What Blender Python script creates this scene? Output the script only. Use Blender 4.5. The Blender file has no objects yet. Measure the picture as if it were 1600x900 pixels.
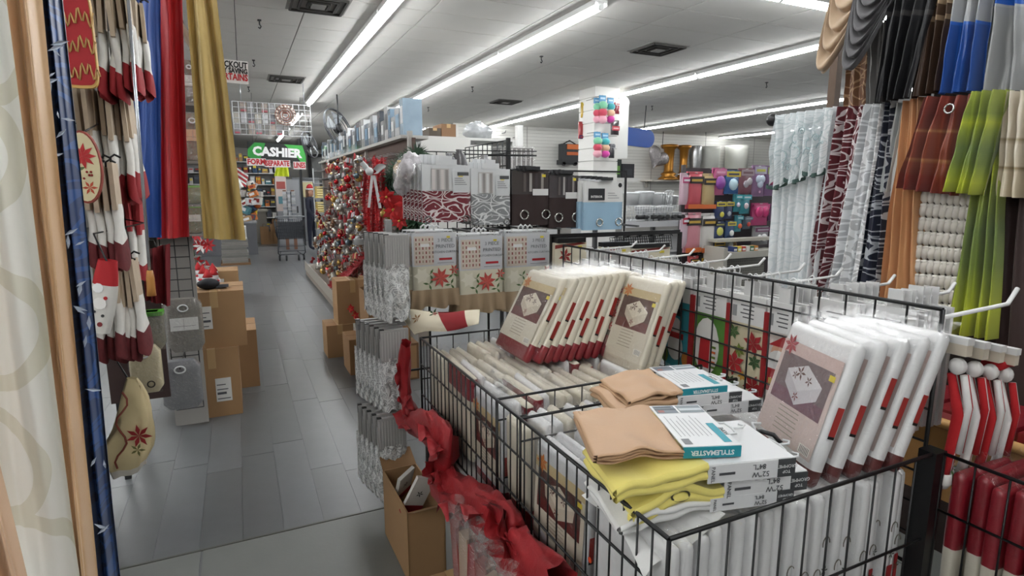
import bpy, bmesh, math, random
from mathutils import Vector, Matrix, noise
random.seed(7)
PI = math.pi
S = bpy.context.scene
COL = S.collection
# ---------------------------------------------------------------- camera
FPX, H0 = 900.0, 1.6
PIT = math.atan2(450 - 296, FPX)
YAW = math.atan2(800 - 370, math.hypot(FPX, 154))
FW = Vector((math.sin(YAW)*math.cos(PIT), math.cos(YAW)*math.cos(PIT), -math.sin(PIT)))
RT = Vector((math.cos(YAW), -math.sin(YAW), 0))
UP = RT.cross(FW)
CAM = Vector((0, 0, H0))
cd = bpy.data.cameras.new('camera'); cam = bpy.data.objects.new('camera', cd); COL.objects.link(cam)
cd.sensor_width = 36; cd.lens = FPX/1600*36; cd.clip_start = 0.05; cd.clip_end = 100
cam.matrix_world = Matrix(((RT.x, UP.x, -FW.x, 0), (RT.y, UP.y, -FW.y, 0), (RT.z, UP.z, -FW.z, H0), (0, 0, 0, 1)))
S.camera = cam
# ---------------------------------------------------------------- world, exposure
w = bpy.data.worlds.new('world'); S.world = w; w.use_nodes = True
w.node_tree.nodes['Background'].inputs[0].default_value = (1, 1, 1, 1)
w.node_tree.nodes['Background'].inputs[1].default_value = 0.05
S.view_settings.view_transform = 'Standard'; S.view_settings.look = 'None'
S.view_settings.gamma = 1; S.view_settings.use_curve_mapping = False
S.view_settings.exposure = 0.6
TUBE = 32.0          # emission strength of the ceiling tubes
CEIL = 3.5
# ---------------------------------------------------------------- helpers: photo point on a plane of the place
def ray(u, v): return FW + RT*((u-800)/FPX) - UP*((v-450)/FPX)
def AX(u, v, x): d = ray(u, v); return CAM + d*(x/d.x)
def AY(u, v, y): d = ray(u, v); return CAM + d*(y/d.y)
def AZ(u, v, z): d = ray(u, v); return CAM + d*((z-H0)/d.z)
def rectY(u0, v0, u1, v1, Y):
    um, vm = (u0+u1)/2, (v0+v1)/2
    return ((AY(u0, vm, Y).x + AY(u1, vm, Y).x)/2, (AY(um, v0, Y).z + AY(um, v1, Y).z)/2,
            AY(u1, vm, Y).x - AY(u0, vm, Y).x, AY(um, v0, Y).z - AY(um, v1, Y).z)
# ---------------------------------------------------------------- materials
MATS = {}
def lin(c):
    if isinstance(c, str):
        c = tuple(int(c[i:i+2], 16)/255 for i in (0, 2, 4))
    return tuple((x/12.92 if x <= .04045 else ((x+.055)/1.055)**2.4) for x in c[:3]) + (1,)
def mat(col, rough=.6, metal=0, coat=0, bump=0, bscale=60, var=0, vscale=8, sheen=0, trans=0, alpha=1, emit=0, coords='Object', bdist=.004):
    key = (col, rough, metal, coat, bump, bscale, var, vscale, sheen, trans, alpha, emit, coords)
    if key in MATS: return MATS[key]
    m = bpy.data.materials.new('mat_%d' % len(MATS)); m.use_nodes = True
    nt = m.node_tree; b = nt.nodes['Principled BSDF']
    b.inputs['Base Color'].default_value = lin(col); b.inputs['Roughness'].default_value = rough
    b.inputs['Metallic'].default_value = metal
    b.inputs['Coat Weight'].default_value = coat; b.inputs['Coat Roughness'].default_value = .08
    b.inputs['Sheen Weight'].default_value = sheen
    b.inputs['Transmission Weight'].default_value = trans
    b.inputs['Alpha'].default_value = alpha
    if emit:
        b.inputs['Emission Color'].default_value = lin(col); b.inputs['Emission Strength'].default_value = emit
    tc = nt.nodes.new('ShaderNodeTexCoord')
    if var:
        n = nt.nodes.new('ShaderNodeTexNoise'); n.inputs['Scale'].default_value = vscale; n.inputs['Detail'].default_value = 4
        nt.links.new(tc.outputs[coords], n.inputs['Vector'])
        mp = nt.nodes.new('ShaderNodeMapRange'); mp.inputs['To Min'].default_value = 1-var; mp.inputs['To Max'].default_value = 1+var
        nt.links.new(n.outputs['Fac'], mp.inputs['Value'])
        mx = nt.nodes.new('ShaderNodeMix'); mx.data_type = 'RGBA'; mx.blend_type = 'MULTIPLY'; mx.inputs['Factor'].default_value = 1
        mx.inputs['A'].default_value = lin(col)
        nt.links.new(mp.outputs['Result'], mx.inputs['B']); nt.links.new(mx.outputs['Result'], b.inputs['Base Color'])
    if bump:
        n = nt.nodes.new('ShaderNodeTexNoise'); n.inputs['Scale'].default_value = bscale; n.inputs['Detail'].default_value = 3
        n.inputs['Distortion'].default_value = 1.2
        nt.links.new(tc.outputs[coords], n.inputs['Vector'])
        bp = nt.nodes.new('ShaderNodeBump'); bp.inputs['Strength'].default_value = bump; bp.inputs['Distance'].default_value = bdist
        nt.links.new(n.outputs['Fac'], bp.inputs['Height'])
        nt.links.new(bp.outputs['Normal'], b.inputs['Coat Normal' if coat else 'Normal'])
        if coat: nt.links.new(bp.outputs['Normal'], b.inputs['Normal'])
    MATS[key] = m
    return m
def ramp_mat(stops, axis='Y', rough=.5, sheen=0, coat=0, vscale=1, var=.0, weave=0, alpha=1):
    """fabric with bands: stops = [(position, colour)] along the uv axis, constant steps"""
    m = bpy.data.materials.new('bands'); m.use_nodes = True; nt = m.node_tree; b = nt.nodes['Principled BSDF']
    tc = nt.nodes.new('ShaderNodeTexCoord'); sp = nt.nodes.new('ShaderNodeSeparateXYZ'); nt.links.new(tc.outputs['UV'], sp.inputs[0])
    r = nt.nodes.new('ShaderNodeValToRGB'); r.color_ramp.interpolation = 'CONSTANT' if weave == 0 else 'LINEAR'
    while len(r.color_ramp.elements) < len(stops): r.color_ramp.elements.new(.5)
    for e, (p, c) in zip(r.color_ramp.elements, stops): e.position = p; e.color = lin(c)
    nt.links.new(sp.outputs[axis], r.inputs[0])
    nt.links.new(r.outputs[0], b.inputs['Base Color'])
    b.inputs['Roughness'].default_value = rough; b.inputs['Sheen Weight'].default_value = sheen; b.inputs['Coat Weight'].default_value = coat
    b.inputs['Alpha'].default_value = alpha
    return m
def line_mat(base, line, scale=14, width=.06, rough=.5, distort=.5, sx=1, sy=1, linerough=.3, linemetal=0, alpha=1, rings=False):
    """cloth printed with curling outlines (roses, scrolls) in uv space (metres)"""
    m = bpy.data.materials.new('outline_print'); m.use_nodes = True; nt = m.node_tree; b = nt.nodes['Principled BSDF']
    tc = nt.nodes.new('ShaderNodeTexCoord'); mp = nt.nodes.new('ShaderNodeMapping'); mp.inputs['Scale'].default_value = (sx, sy, 1)
    nt.links.new(tc.outputs['UV'], mp.inputs[0])
    src = mp.outputs[0]
    if distort:
        n = nt.nodes.new('ShaderNodeTexNoise'); n.inputs['Scale'].default_value = scale*.8; n.inputs['Detail'].default_value = 2
        nt.links.new(src, n.inputs['Vector'])
        s = nt.nodes.new('ShaderNodeVectorMath'); s.operation = 'SUBTRACT'; s.inputs[1].default_value = (.5, .5, .5); nt.links.new(n.outputs['Color'], s.inputs[0])
        sc = nt.nodes.new('ShaderNodeVectorMath'); sc.operation = 'SCALE'; sc.inputs['Scale'].default_value = distort/scale*1.6; nt.links.new(s.outputs[0], sc.inputs[0])
        ad = nt.nodes.new('ShaderNodeVectorMath'); nt.links.new(src, ad.inputs[0]); nt.links.new(sc.outputs[0], ad.inputs[1]); src = ad.outputs[0]
    v = nt.nodes.new('ShaderNodeTexVoronoi'); v.inputs['Scale'].default_value = scale; v.voronoi_dimensions = '2D'
    nt.links.new(src, v.inputs['Vector'])
    if rings:
        v.inputs['Randomness'].default_value = .35
        a = nt.nodes.new('ShaderNodeMath'); a.operation = 'SUBTRACT'; a.inputs[1].default_value = .42; nt.links.new(v.outputs['Distance'], a.inputs[0])
        ab = nt.nodes.new('ShaderNodeMath'); ab.operation = 'ABSOLUTE'; nt.links.new(a.outputs[0], ab.inputs[0]); d1 = ab.outputs[0]
    else:
        v.feature = 'DISTANCE_TO_EDGE'; d1 = v.outputs['Distance']
        v2 = nt.nodes.new('ShaderNodeTexVoronoi'); v2.inputs['Scale'].default_value = scale; v2.voronoi_dimensions = '2D'
        nt.links.new(src, v2.inputs['Vector'])
        # petals inside each rose: concentric rings around the cell centre
        mu = nt.nodes.new('ShaderNodeMath'); mu.operation = 'PINGPONG'; mu.inputs[1].default_value = .15; nt.links.new(v2.outputs['Distance'], mu.inputs[0])
        md = nt.nodes.new('ShaderNodeMath'); md.operation = 'ADD'; md.inputs[1].default_value = width*.25; nt.links.new(mu.outputs[0], md.inputs[0])
        mn = nt.nodes.new('ShaderNodeMath'); mn.operation = 'MINIMUM'; nt.links.new(d1, mn.inputs[0]); nt.links.new(md.outputs[0], mn.inputs[1]); d1 = mn.outputs[0]
    lt = nt.nodes.new('ShaderNodeMath'); lt.operation = 'LESS_THAN'; lt.inputs[1].default_value = width; nt.links.new(d1, lt.inputs[0])
    mx = nt.nodes.new('ShaderNodeMix'); mx.data_type = 'RGBA'; mx.inputs['A'].default_value = lin(base); mx.inputs['B'].default_value = lin(line)
    nt.links.new(lt.outputs[0], mx.inputs['Factor']); nt.links.new(mx.outputs['Result'], b.inputs['Base Color'])
    b.inputs['Roughness'].default_value = rough; b.inputs['Sheen Weight'].default_value = .2; b.inputs['Alpha'].default_value = alpha
    if linemetal:
        mm = nt.nodes.new('ShaderNodeMath'); mm.operation = 'MULTIPLY'; mm.inputs[1].default_value = linemetal
        nt.links.new(lt.outputs[0], mm.inputs[0]); nt.links.new(mm.outputs[0], b.inputs['Metallic'])
    return m
def film_mat(fac=.22, tint='ffffff', bscale=30):
    key = ('film', fac, tint, bscale)
    if key in MATS: return MATS[key]
    m = bpy.data.materials.new('clear_film'); m.use_nodes = True; nt = m.node_tree; nt.nodes.remove(nt.nodes['Principled BSDF'])
    o = nt.nodes['Material Output']; t = nt.nodes.new('ShaderNodeBsdfTransparent'); g = nt.nodes.new('ShaderNodeBsdfGlossy'); mx = nt.nodes.new('ShaderNodeMixShader')
    g.inputs['Roughness'].default_value = .22; g.inputs['Color'].default_value = lin(tint); mx.inputs[0].default_value = fac
    tc = nt.nodes.new('ShaderNodeTexCoord'); n = nt.nodes.new('ShaderNodeTexNoise'); n.inputs['Scale'].default_value = bscale; n.inputs['Distortion'].default_value = 1.5
    nt.links.new(tc.outputs['Object'], n.inputs['Vector'])
    bp = nt.nodes.new('ShaderNodeBump'); bp.inputs['Strength'].default_value = .8; bp.inputs['Distance'].default_value = .01
    nt.links.new(n.outputs['Fac'], bp.inputs['Height']); nt.links.new(bp.outputs['Normal'], g.inputs['Normal'])
    nt.links.new(t.outputs[0], mx.inputs[1]); nt.links.new(g.outputs[0], mx.inputs[2]); nt.links.new(mx.outputs[0], o.inputs[0])
    MATS[key] = m
    return m
# ---------------------------------------------------------------- mesh building
class MB:
    def __init__(s): s.v = []; s.f = []; s.m = []; s.uv = {}; s.mats = []; s.sm = []
    def mi(s, m):
        if m not in s.mats: s.mats.append(m)
        return s.mats.index(m)
    def face(s, idx, m, smooth=False): s.f.append(tuple(idx)); s.m.append(s.mi(m)); s.sm.append(smooth)
    def poly(s, pts, m, smooth=False):
        k = len(s.v); s.v += [tuple(p) for p in pts]; s.face(range(k, k+len(pts)), m, smooth)
    def box(s, c, d, m, rz=0, M=None):
        k = len(s.v); c = Vector(c); hx, hy, hz = d[0]/2, d[1]/2, d[2]/2
        R = M or Matrix.Rotation(rz, 3, 'Z')
        for z in (-hz, hz):
            for x, y in ((-hx, -hy), (hx, -hy), (hx, hy), (-hx, hy)):
                s.v.append(tuple(c + R @ Vector((x, y, z))))
        for q in ((3, 2, 1, 0), (4, 5, 6, 7), (0, 1, 5, 4), (1, 2, 6, 5), (2, 3, 7, 6), (3, 0, 4, 7)):
            s.face([k+i for i in q], m)
        return s
    def b2(s, a, b, m):
        return s.box([(a[i]+b[i])/2 for i in range(3)], [abs(b[i]-a[i]) for i in range(3)], m)
    def tube(s, pts, r, m, n=6, cap=True):
        pts = [Vector(p) for p in pts]; k0 = len(s.v); N = len(pts)
        for i, p in enumerate(pts):
            t = (pts[min(i+1, N-1)] - pts[max(i-1, 0)]).normalized()
            a = t.orthogonal().normalized() if i == 0 else (A - t*A.dot(t)).normalized()
            A = a; b = t.cross(a)
            rr = r[i] if isinstance(r, (list, tuple)) else r
            for j in range(n):
                q = 2*PI*j/n; s.v.append(tuple(p + (a*math.cos(q) + b*math.sin(q))*rr))
        for i in range(N-1):
            for j in range(n):
                s.face((k0+i*n+j, k0+i*n+(j+1) % n, k0+(i+1)*n+(j+1) % n, k0+(i+1)*n+j), m, True)
        if cap:
            s.face([k0+j for j in range(n)][::-1], m); s.face([k0+(N-1)*n+j for j in range(n)], m)
        return s
    def lathe(s, prof, m, n=12, c=(0, 0, 0), M=None, sx=1, sy=1):
        k0 = len(s.v); R = M or Matrix.Identity(3); c = Vector(c)
        for (r, z) in prof:
            for j in range(n):
                q = 2*PI*j/n; s.v.append(tuple(c + R @ Vector((r*math.cos(q)*sx, r*math.sin(q)*sy, z))))
        for i in range(len(prof)-1):
            for j in range(n):
                s.face((k0+i*n+j, k0+i*n+(j+1) % n, k0+(i+1)*n+(j+1) % n, k0+(i+1)*n+j), m, True)
        s.face([k0+j for j in range(n)][::-1], m, False); s.face([k0+(len(prof)-1)*n+j for j in range(n)], m, False)
        return s
    def grid(s, fn, nu, nv, m, uvs=None, smooth=True, mfn=None):
        k0 = len(s.v)
        for j in range(nv+1):
            for i in range(nu+1):
                a, b = i/nu, j/nv; s.v.append(tuple(fn(a, b)))
                if uvs: s.uv[len(s.v)-1] = (a*uvs[0], b*uvs[1])
        for j in range(nv):
            for i in range(nu):
                s.face((k0+j*(nu+1)+i, k0+j*(nu+1)+i+1, k0+(j+1)*(nu+1)+i+1, k0+(j+1)*(nu+1)+i), mfn((i+.5)/nu, (j+.5)/nv) if mfn else m, smooth)
        return s
    def ball(s, c, r, m, nu=10, nv=7, sc=(1, 1, 1)):
        return s.lathe([(max(1e-4, r*math.sin(PI*i/nv)), -r*math.cos(PI*i/nv)*sc[2]) for i in range(nv+1)], m, nu, c, None, sc[0], sc[1])
    def mesh(s, name):
        me = bpy.data.meshes.new(name); me.from_pydata(s.v, [], s.f)
        for m in s.mats: me.materials.append(m)
        me.polygons.foreach_set('material_index', s.m); me.polygons.foreach_set('use_smooth', s.sm)
        if s.uv:
            l = me.uv_layers.new(name='uv')
            for lp in me.loops: l.data[lp.index].uv = s.uv.get(lp.vertex_index, (0, 0))
        me.update(); return me
def tag(o, label=None, cat=None, group=None, kind=None):
    if label: o['label'] = label
    if cat: o['category'] = cat
    if group: o['group'] = group
    if kind: o['kind'] = kind
    return o
def mk(name, mb, parent=None, label=None, cat=None, group=None, kind=None, loc=None, rot=None):
    me = mb.mesh(name) if isinstance(mb, MB) else mb
    o = bpy.data.objects.new(name, me); COL.objects.link(o)
    if parent: o.parent = parent
    if loc is not None: o.location = loc
    if rot is not None: o.rotation_euler = rot
    return tag(o, label, cat, group, kind)
def empty(name, loc, label=None, cat=None, group=None, rot=(0, 0, 0), kind=None):
    o = bpy.data.objects.new(name, None); COL.objects.link(o); o.location = loc; o.rotation_euler = rot; o.empty_display_size = .05
    return tag(o, label, cat, group, kind)
def copytree(o, parent=None):
    c = o.copy(); COL.objects.link(c); c.parent = parent
    for ch in [x for x in o.children]: copytree(ch, c)
    return c
def place(proto, used, loc, rot=(0, 0, 0), label=None, group=None, scale=None):
    """first call moves the prototype itself, later calls copy it"""
    o = copytree(proto) if used[0] else proto
    used[0] = True
    o.location = loc; o.rotation_euler = rot
    if scale: o.scale = scale
    if label: o['label'] = label
    if group: o['group'] = group
    return o
def text(name, body, size, m, parent=None, loc=(0, 0, 0), rot=(PI/2, 0, 0), align='CENTER', bold=0, ext=.0006, wscale=1, **kw):
    cu = bpy.data.curves.new(name, 'FONT'); cu.body = body; cu.size = size; cu.align_x = align; cu.align_y = 'CENTER'
    cu.extrude = ext; cu.offset = bold; cu.resolution_u = 2
    t = bpy.data.objects.new('tmp', cu); COL.objects.link(t)
    dg = bpy.context.evaluated_depsgraph_get(); dg.update()
    me = bpy.data.meshes.new_from_object(t.evaluated_get(dg))
    bpy.data.objects.remove(t); bpy.data.curves.remove(cu)
    me.materials.clear(); me.materials.append(m)
    o = mk(name, me, parent, loc=loc, rot=rot, **kw); o.scale = (wscale, 1, 1)
    return o
def petals(mb, c, r, n, m, ex, ey, off, ph=0, wid=.34, bend=0):
    """flat star of pointed petals (a printed or silk poinsettia) in the plane ex, ey"""
    c = Vector(c); ex = Vector(ex); ey = Vector(ey); nn = ex.cross(ey)
    for k in range(n):
        a = ph + 2*PI*k/n; d = ex*math.cos(a) + ey*math.sin(a); t = -ex*math.sin(a) + ey*math.cos(a)
        z = nn*(off + (k % 2)*.0004)
        mb.poly([c+z, c+z+d*r*.5-t*r*wid*.5+nn*bend*.4, c+z+d*r+nn*bend, c+z+d*r*.5+t*r*wid*.5+nn*bend*.4], m)
def sheet(name, TL, TR, BL, BR, m, folds=6, amp=.03, nrm=(1, 0, 0), nu=60, nv=14, parent=None, hem=0, ph=0, topamp=None, wob=.3, edge=None, harm=.35, **kw):
    """a hanging cloth with vertical folds between four world corners; uv in metres of unfolded cloth"""
    nrm = Vector(nrm); TL, TR, BL, BR = map(Vector, (TL, TR, BL, BR)); ta = amp if topamp is None else topamp
    wd = (TR-TL).length; ht = (TL-BL).length; sd = random.random()*50
    def fn(a, b):
        t = TL.lerp(TR, a); q = BL.lerp(BR, a); p = t.lerp(q, 1-b)
        A = ta*b + amp*(1-b)
        x = a*folds*2*PI + ph + wob*noise.noise((a*4+sd, b*1.2, 0))*3
        d = math.sin(x) + harm*math.sin(2.3*x + b*2 + sd)
        p = p + nrm*(A*d + .01*noise.noise((a*9, b*5, sd)))
        if edge: p = p + Vector((0, 0, edge*math.sin(x)*(1-b)))
        return p
    mb = MB(); mb.grid(fn, nu, nv, m, uvs=(wd*1.25, ht))
    return mk(name, mb, parent, **kw)
# ================================================================ SETTING
def PJ(p):
    d = Vector(p) - CAM; k = d.dot(FW)
    return (800 + FPX*d.dot(RT)/k, 450 - FPX*d.dot(UP)/k, k)
W_WALL = mat('d6d4ce', .7); W_METAL = mat('e6e6e4', .4); BLACK = mat('0c0c0e', .4); DARK = mat('1b1b1d', .6)
fl = MB().b2((-6, -5, -.1), (22, 30, 0), mat('66686a', .4, var=.12, vscale=3))
floor = mk('floor', fl, kind='structure', label='grey floor running under the whole shop')
SY = 2.72                                   # the seam where planks meet the older tiles
# near tiles
nt_ = MB().b2((-.452, -.452, 0), (.452, .452, .004), mat('6e706d', .42, var=.1, vscale=5, bump=.1, bscale=30))
tile_me = nt_.mesh('tile')
for i in range(-3, 4):
    for j in range(0, 3):
        mk('tile', tile_me, floor, loc=(i*.914+.2, SY-.46-.914*j, 0))
pl_ms = [MB().b2((-.0894, -.5993, 0), (.0894, .5993, .004), mat(c, .33, var=.12, vscale=7, bump=.06, bscale=40)).mesh('plank') for c in ('5a5c5e', '565859', '5e6062', '585a5b')]
for i in range(-7, 10):
    off = random.random()*1.2
    for j in range(0, 12):
        y = SY + off - .6 + j*1.2
        if y - .6 < SY:
            if y + .6 - SY < .1: continue
            s_ = (y + .6 - SY)/1.2; y = SY + s_*.6
        else: s_ = 1
        o = mk('plank', random.choice(pl_ms), floor, loc=(i*.18, y+.004, 0)); o.scale = (1, s_*.998, 1)
far_ = MB()
far_.b2((-1.4, SY+15, 0), (3, 29.9, .004), mat('5a5c5e', .3, var=.1, vscale=4))
mk('plank_field', far_, floor, kind='stuff')
mk('threshold_strip', MB().b2((-1.6, SY-.004, 0), (1.9, SY+.006, .006), mat('55564f', .5)), floor)
# ceiling with separate tiles
ce = MB().b2((-6, -5, CEIL+.006), (22, 30, CEIL+.12), mat('77756f', .8))
ceiling = mk('ceiling', ce, kind='structure', label='suspended ceiling of grey tiles')
CT = mat('d4d2cc', .9, var=.05, vscale=3, bump=.12, bscale=90)
tm = MB().b2((-.604, -.299, -.006), (.604, .299, .006), CT).mesh('tile')
cells = []
for i in range(-7, 18):
    for j in range(-18, 40):
        x, y = 2.02 - .61 + i*1.22, 6.38 + .305 + j*.61
        if not (-5.9 < x < 21.5 and -4.8 < y < 29.8): continue
        u, v, k = PJ((x, y, CEIL))
        cells.append((k if (k > .5 and -100 < u < 1700 and -100 < v < 260) else 1e3 + abs(k), x, y))
cells.sort()
for k, x, y in cells[:300]: mk('tile', tm, ceiling, loc=(x, y, CEIL))
rest = MB()
for k, x, y in cells[300:]: rest.box((x, y, CEIL), (1.208, .598, .012), CT)
mk('tile_field', rest, ceiling, kind='stuff')
# walls
def wall(name, a, b, m=W_WALL, **kw): return mk(name, MB().b2(a, b, m), kind='structure', **kw)
wall('wall_back', (-6, 30, 0), (5.9, 30.15, CEIL), label='white far wall behind the cash desks')
wall('wall_side', (5.8, 16.3, 0), (5.95, 30, CEIL), label='white side wall beyond the ornament aisle')
wall('wall_left', (-6.15, -5, 0), (-6, 30, CEIL)); wall('wall_right', (22, -5, 0), (22.15, 16.4, CEIL)); wall('wall_front', (-6, -5.15, 0), (22, -5, CEIL))
ws = wall('wall_slat', (5.8, 16.35, 0), (22, 16.5, CEIL), mat('8d8b86', .8), label='white slatwall panelling along the back')
SLW = mat('cdccc6', .6)
sm_ = MB().b2((-8.1, -.012, -.047), (8.1, .012, .047), SLW).mesh('slat')
for k in range(28): mk('slat', sm_, ws, loc=(13.9, 16.338, .72+k*.1016))
for x in (8.2, 10.6, 13.0, 15.4, 17.8): mk('seam', MB().b2((x-.012, 16.32, .7), (x+.012, 16.35, CEIL), mat('9d9b97', .7)), ws)
# black framed mirror window on the far wall
a, b = AY(483, 243, 29.9), AY(562, 335, 29.9)
win = mk('window_1', MB().b2((a.x, 29.9, b.z), (b.x, 29.97, a.z), mat('5d5f5e', .12, metal=.3)), kind='structure', label='large dark framed pane in the far white wall')
fr = MB()
for p, q in (((a.x, a.z), (b.x, a.z)), ((a.x, b.z), (a.x, a.z)), ((b.x, b.z), (b.x, a.z))):
    fr.b2((min(p[0], q[0])-.08, 29.84, min(p[1], q[1])-.08), (max(p[0], q[0])+.08, 29.9, max(p[1], q[1])+.08), BLACK)
mk('window_frame', fr, win)
# ================================================================ CEILING LIGHTS
EM = mat('fbfdff', .3, emit=TUBE); HOUS = mat('c9c9c7', .4)
fix = empty('strip_light', (0, 0, 0), 'x', 'ceiling light')
L8 = 2.36
hb = MB().b2((-.075, 0, .045), (.075, L8+.04, .075), HOUS)
hb.b2((-.075, 0, .02), (-.068, L8+.04, .05), HOUS).b2((.068, 0, .02), (.075, L8+.04, .05), HOUS)
hb.b2((-.035, 0, .02), (.035, .02, .06), HOUS).b2((-.035, L8+.02, .02), (.035, L8+.04, .06), HOUS)
mk('housing', hb, fix)
mk('tube', MB().tube([(0, .02, 0), (0, L8+.02, 0)], .026, EM, 10), fix)
mk('tube_cap', MB().tube([(0, -.015, 0), (0, .02, 0)], .028, mat('b9bab8', .3), 8), fix)
used = [False]
def strip(x, y0, n, label, rz=0, g='rows of tube lights', step=2.42):
    for i in range(n):
        d = Matrix.Rotation(rz, 3, 'Z') @ Vector((0, i*step, 0))
        place(fix, used, (x+d.x, y0+d.y, CEIL-.085), (0, 0, rz), label, g)
strip(1.55, -3.2, 7, 'bright tube light in the row running above the shop aisle')
strip(1.55, 15.6, 1, 'short tube light beyond the hanging grid panel over the aisle')
strip(1.55, 19.5, 2, 'small far tube light above the cash desk area')
strip(3.47, 5.25, 6, 'tube light in the long row right over the ornament wall')
strip(6.95, 5.2, 5, 'tube light in the row that meets the pillar with pompoms')
strip(11.4, 5.6, 4, 'tube light in the row above the vases and slatwall')
strip(15.9, 6.5, 4, 'tube light in the row that ends by the white lace curtain')
strip(5.4, 17.6, 2, 'tube light near the white side wall beyond the ornaments')
tp = AZ(1328, 20, CEIL-.085)
strip(tp.x+1.4, tp.y, 2, 'tube light running crosswise above the dark draped scarves', rz=PI/2)
for x in (-2.4, -4.6): strip(x, -3.5, 8, 'unseen tube light added over the neighbouring aisle')  # extra rows out of view, added to light the shop
strip(5.2, -3.6, 2, 'unseen tube light added behind the curtain display'); strip(8.8, -3.6, 3, 'unseen tube light added behind the curtain display'); strip(12.4, -3.6, 3, 'unseen tube light added behind the curtain display')  # more unseen rows outside the frame, put in for their light
# vents, hooks, fans
vent = empty('ceiling_vent', (0, 0, 0), 'x', 'vent')
mk('frame', MB().b2((-.3, -.3, -.006), (.3, .3, 0), mat('8f8d88', .8)), vent)
vb = MB()
for r in (.26, .18, .1):
    for s in (-1, 1):
        vb.b2((-r, s*r-.012, -.03), (r, s*r+.012, -.006), mat('3a3834', .7)); vb.b2((s*r-.012, -r, -.03), (s*r+.012, r, -.006), mat('3a3834', .7))
mk('louvre', vb, vent); mk('core', MB().b2((-.07, -.07, -.035), (.07, .07, -.006), mat('8a8984', .6)), vent)
used = [False]
for (u, v, l) in ((447, 122, 'square ceiling vent near the blackout curtain sign'), (1028, 75, 'square ceiling vent beside the row of lights by the pillar'), (790, 158, 'square ceiling vent over the wire grid racks'), (497, 5, 'square ceiling vent left of the aisle light row')):
    p = AZ(u, v, CEIL); place(vent, used, (p.x, p.y, CEIL-.007), label=l)
hook = MB().tube([(0, 0, 0), (0, 0, -.05), (.015, 0, -.07), (0, 0, -.095), (-.015, 0, -.08)], .008, DARK, 5).b2((-.02, -.02, -.012), (.02, .02, 0), DARK).mesh('ceiling_hook')
for (u, v) in ((405, 30), (396, 93), (388, 135), (846, 87), (738, 135), (669, 167), (618, 187), (1198, 128), (1019, 165), (629, 200), (627, 268-60), (1103, 207)):
    p = AZ(u, v, CEIL); mk('ceiling_hook', hook, label='small dark hook screwed into the ceiling tiles', cat='hook', group='ceiling hooks', loc=(p.x, p.y, CEIL-.006))
def fan(u, v, Y, r, label, tilt):
    c = AY(u, v, Y); e = empty('ceiling_fan', c, label, 'fan')
    g = MB(); R = Matrix.Rotation(tilt[0], 3, 'X') @ Matrix.Rotation(tilt[1], 3, 'Y')
    for k, q in enumerate((1, .75, .5, .25)):
        for dz in (-.05, .05):
            g.tube([R @ Vector((r*q*math.cos(t*PI/10), r*q*math.sin(t*PI/10), dz*(1.3-q))) for t in range(21)], .012 if q == 1 else .005, mat('43454a', .4), 5)
    mk('cage', g, e)
    bl = MB()
    for k in range(4):
        a = k*PI/2; bl.poly([R @ Vector((r*.15*math.cos(a), r*.15*math.sin(a), .02)), R @ Vector((r*.85*math.cos(a-.35), r*.85*math.sin(a-.35), .04)), R @ Vector((r*.9*math.cos(a+.35), r*.9*math.sin(a+.35), -.03)), R @ Vector((r*.2*math.cos(a+.6), r*.2*math.sin(a+.6), -.02))], mat('8f9498', .4))
    mk('blade', bl, e)
    mk('motor', MB().lathe([(.03, -.1), (.09, -.07), (.09, .05), (.03, .08)], DARK, 12, M=R), e)
    mk('rod', MB().tube([(0, 0, .02), (0, 0, CEIL-c.z)], .015, DARK, 6), e)
fan(529, 201, 12.5, .42, 'dark round fan hanging tilted between the tube lights', (1.1, .75))
fan(484, 226, 17, .36, 'small dark fan hanging behind the hanging grid panel', (1.1, .9))
# ================================================================ LEFT RACK
def sat(c, r=.38, sh=.3, **k): return mat(c, r, sheen=sh, var=.07, vscale=5, bump=.12, bscale=70, **k)
def shY(name, Y, q, m, label, cat='curtain', dY=0, **kw):
    TL, TR, BL, BR = [AY(u, v, Y + (dY if i % 2 else 0)) for i, (u, v) in enumerate(q)]
    return sheet(name, TL, TR, BL, BR, m, nrm=(0, 1, 0), label=label, cat=cat, **kw)
shY('window_curtain', 1.42, ((-300, -40), (-190, -40), (-60, 930), (48, 930)), sat('dcb896'), 'peach satin curtain peeping out before the white ringed curtain', folds=2, amp=.02)
shY('window_curtain', 1.55, ((-150, -40), (2, -40), (0, 930), (124, 930)), line_mat('f3f1e8', 'e2decc', 3.4, .06, .38, 0, rings=True), 'white curtain with pale interlaced rings hanging on the rack', folds=1.2, amp=.02, nu=50)
shY('window_curtain', 1.72, ((-30, -40), (60, -40), (84, 930), (152, 930)), sat('d4b088', .3), 'shiny tan satin curtain between the ringed and blue curtains', folds=2.2, amp=.022)
shY('window_curtain', 1.95, ((48, -40), (90, -40), (140, 930), (188, 930)), line_mat('12305c', '1d4a86', 9, .05, .35, .8, linerough=.2), 'navy blue patterned curtain beside the kitchen linens', folds=2.4, amp=.03)
spk = MB()
for k in range(26):
    t = random.random(); u = 62 + t*92 + random.uniform(4, 26); v = t*870 + random.uniform(-20, 20)
    p = AY(u, v, 1.9); r = random.uniform(.006, .014); a = random.random()*3
    spk.poly([p+Vector((r*math.cos(a), 0, r*math.sin(a)))*1.6, p+Vector((-r*.4*math.sin(a), -.004, r*.4*math.cos(a))), p-Vector((r*math.cos(a), 0, r*math.sin(a)))*1.6, p+Vector((r*.4*math.sin(a), -.004, -r*.4*math.cos(a)))], mat('a9b4c4', .3))
mk('leaf_print', spk, bpy.data.objects['window_curtain.003'])
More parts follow.
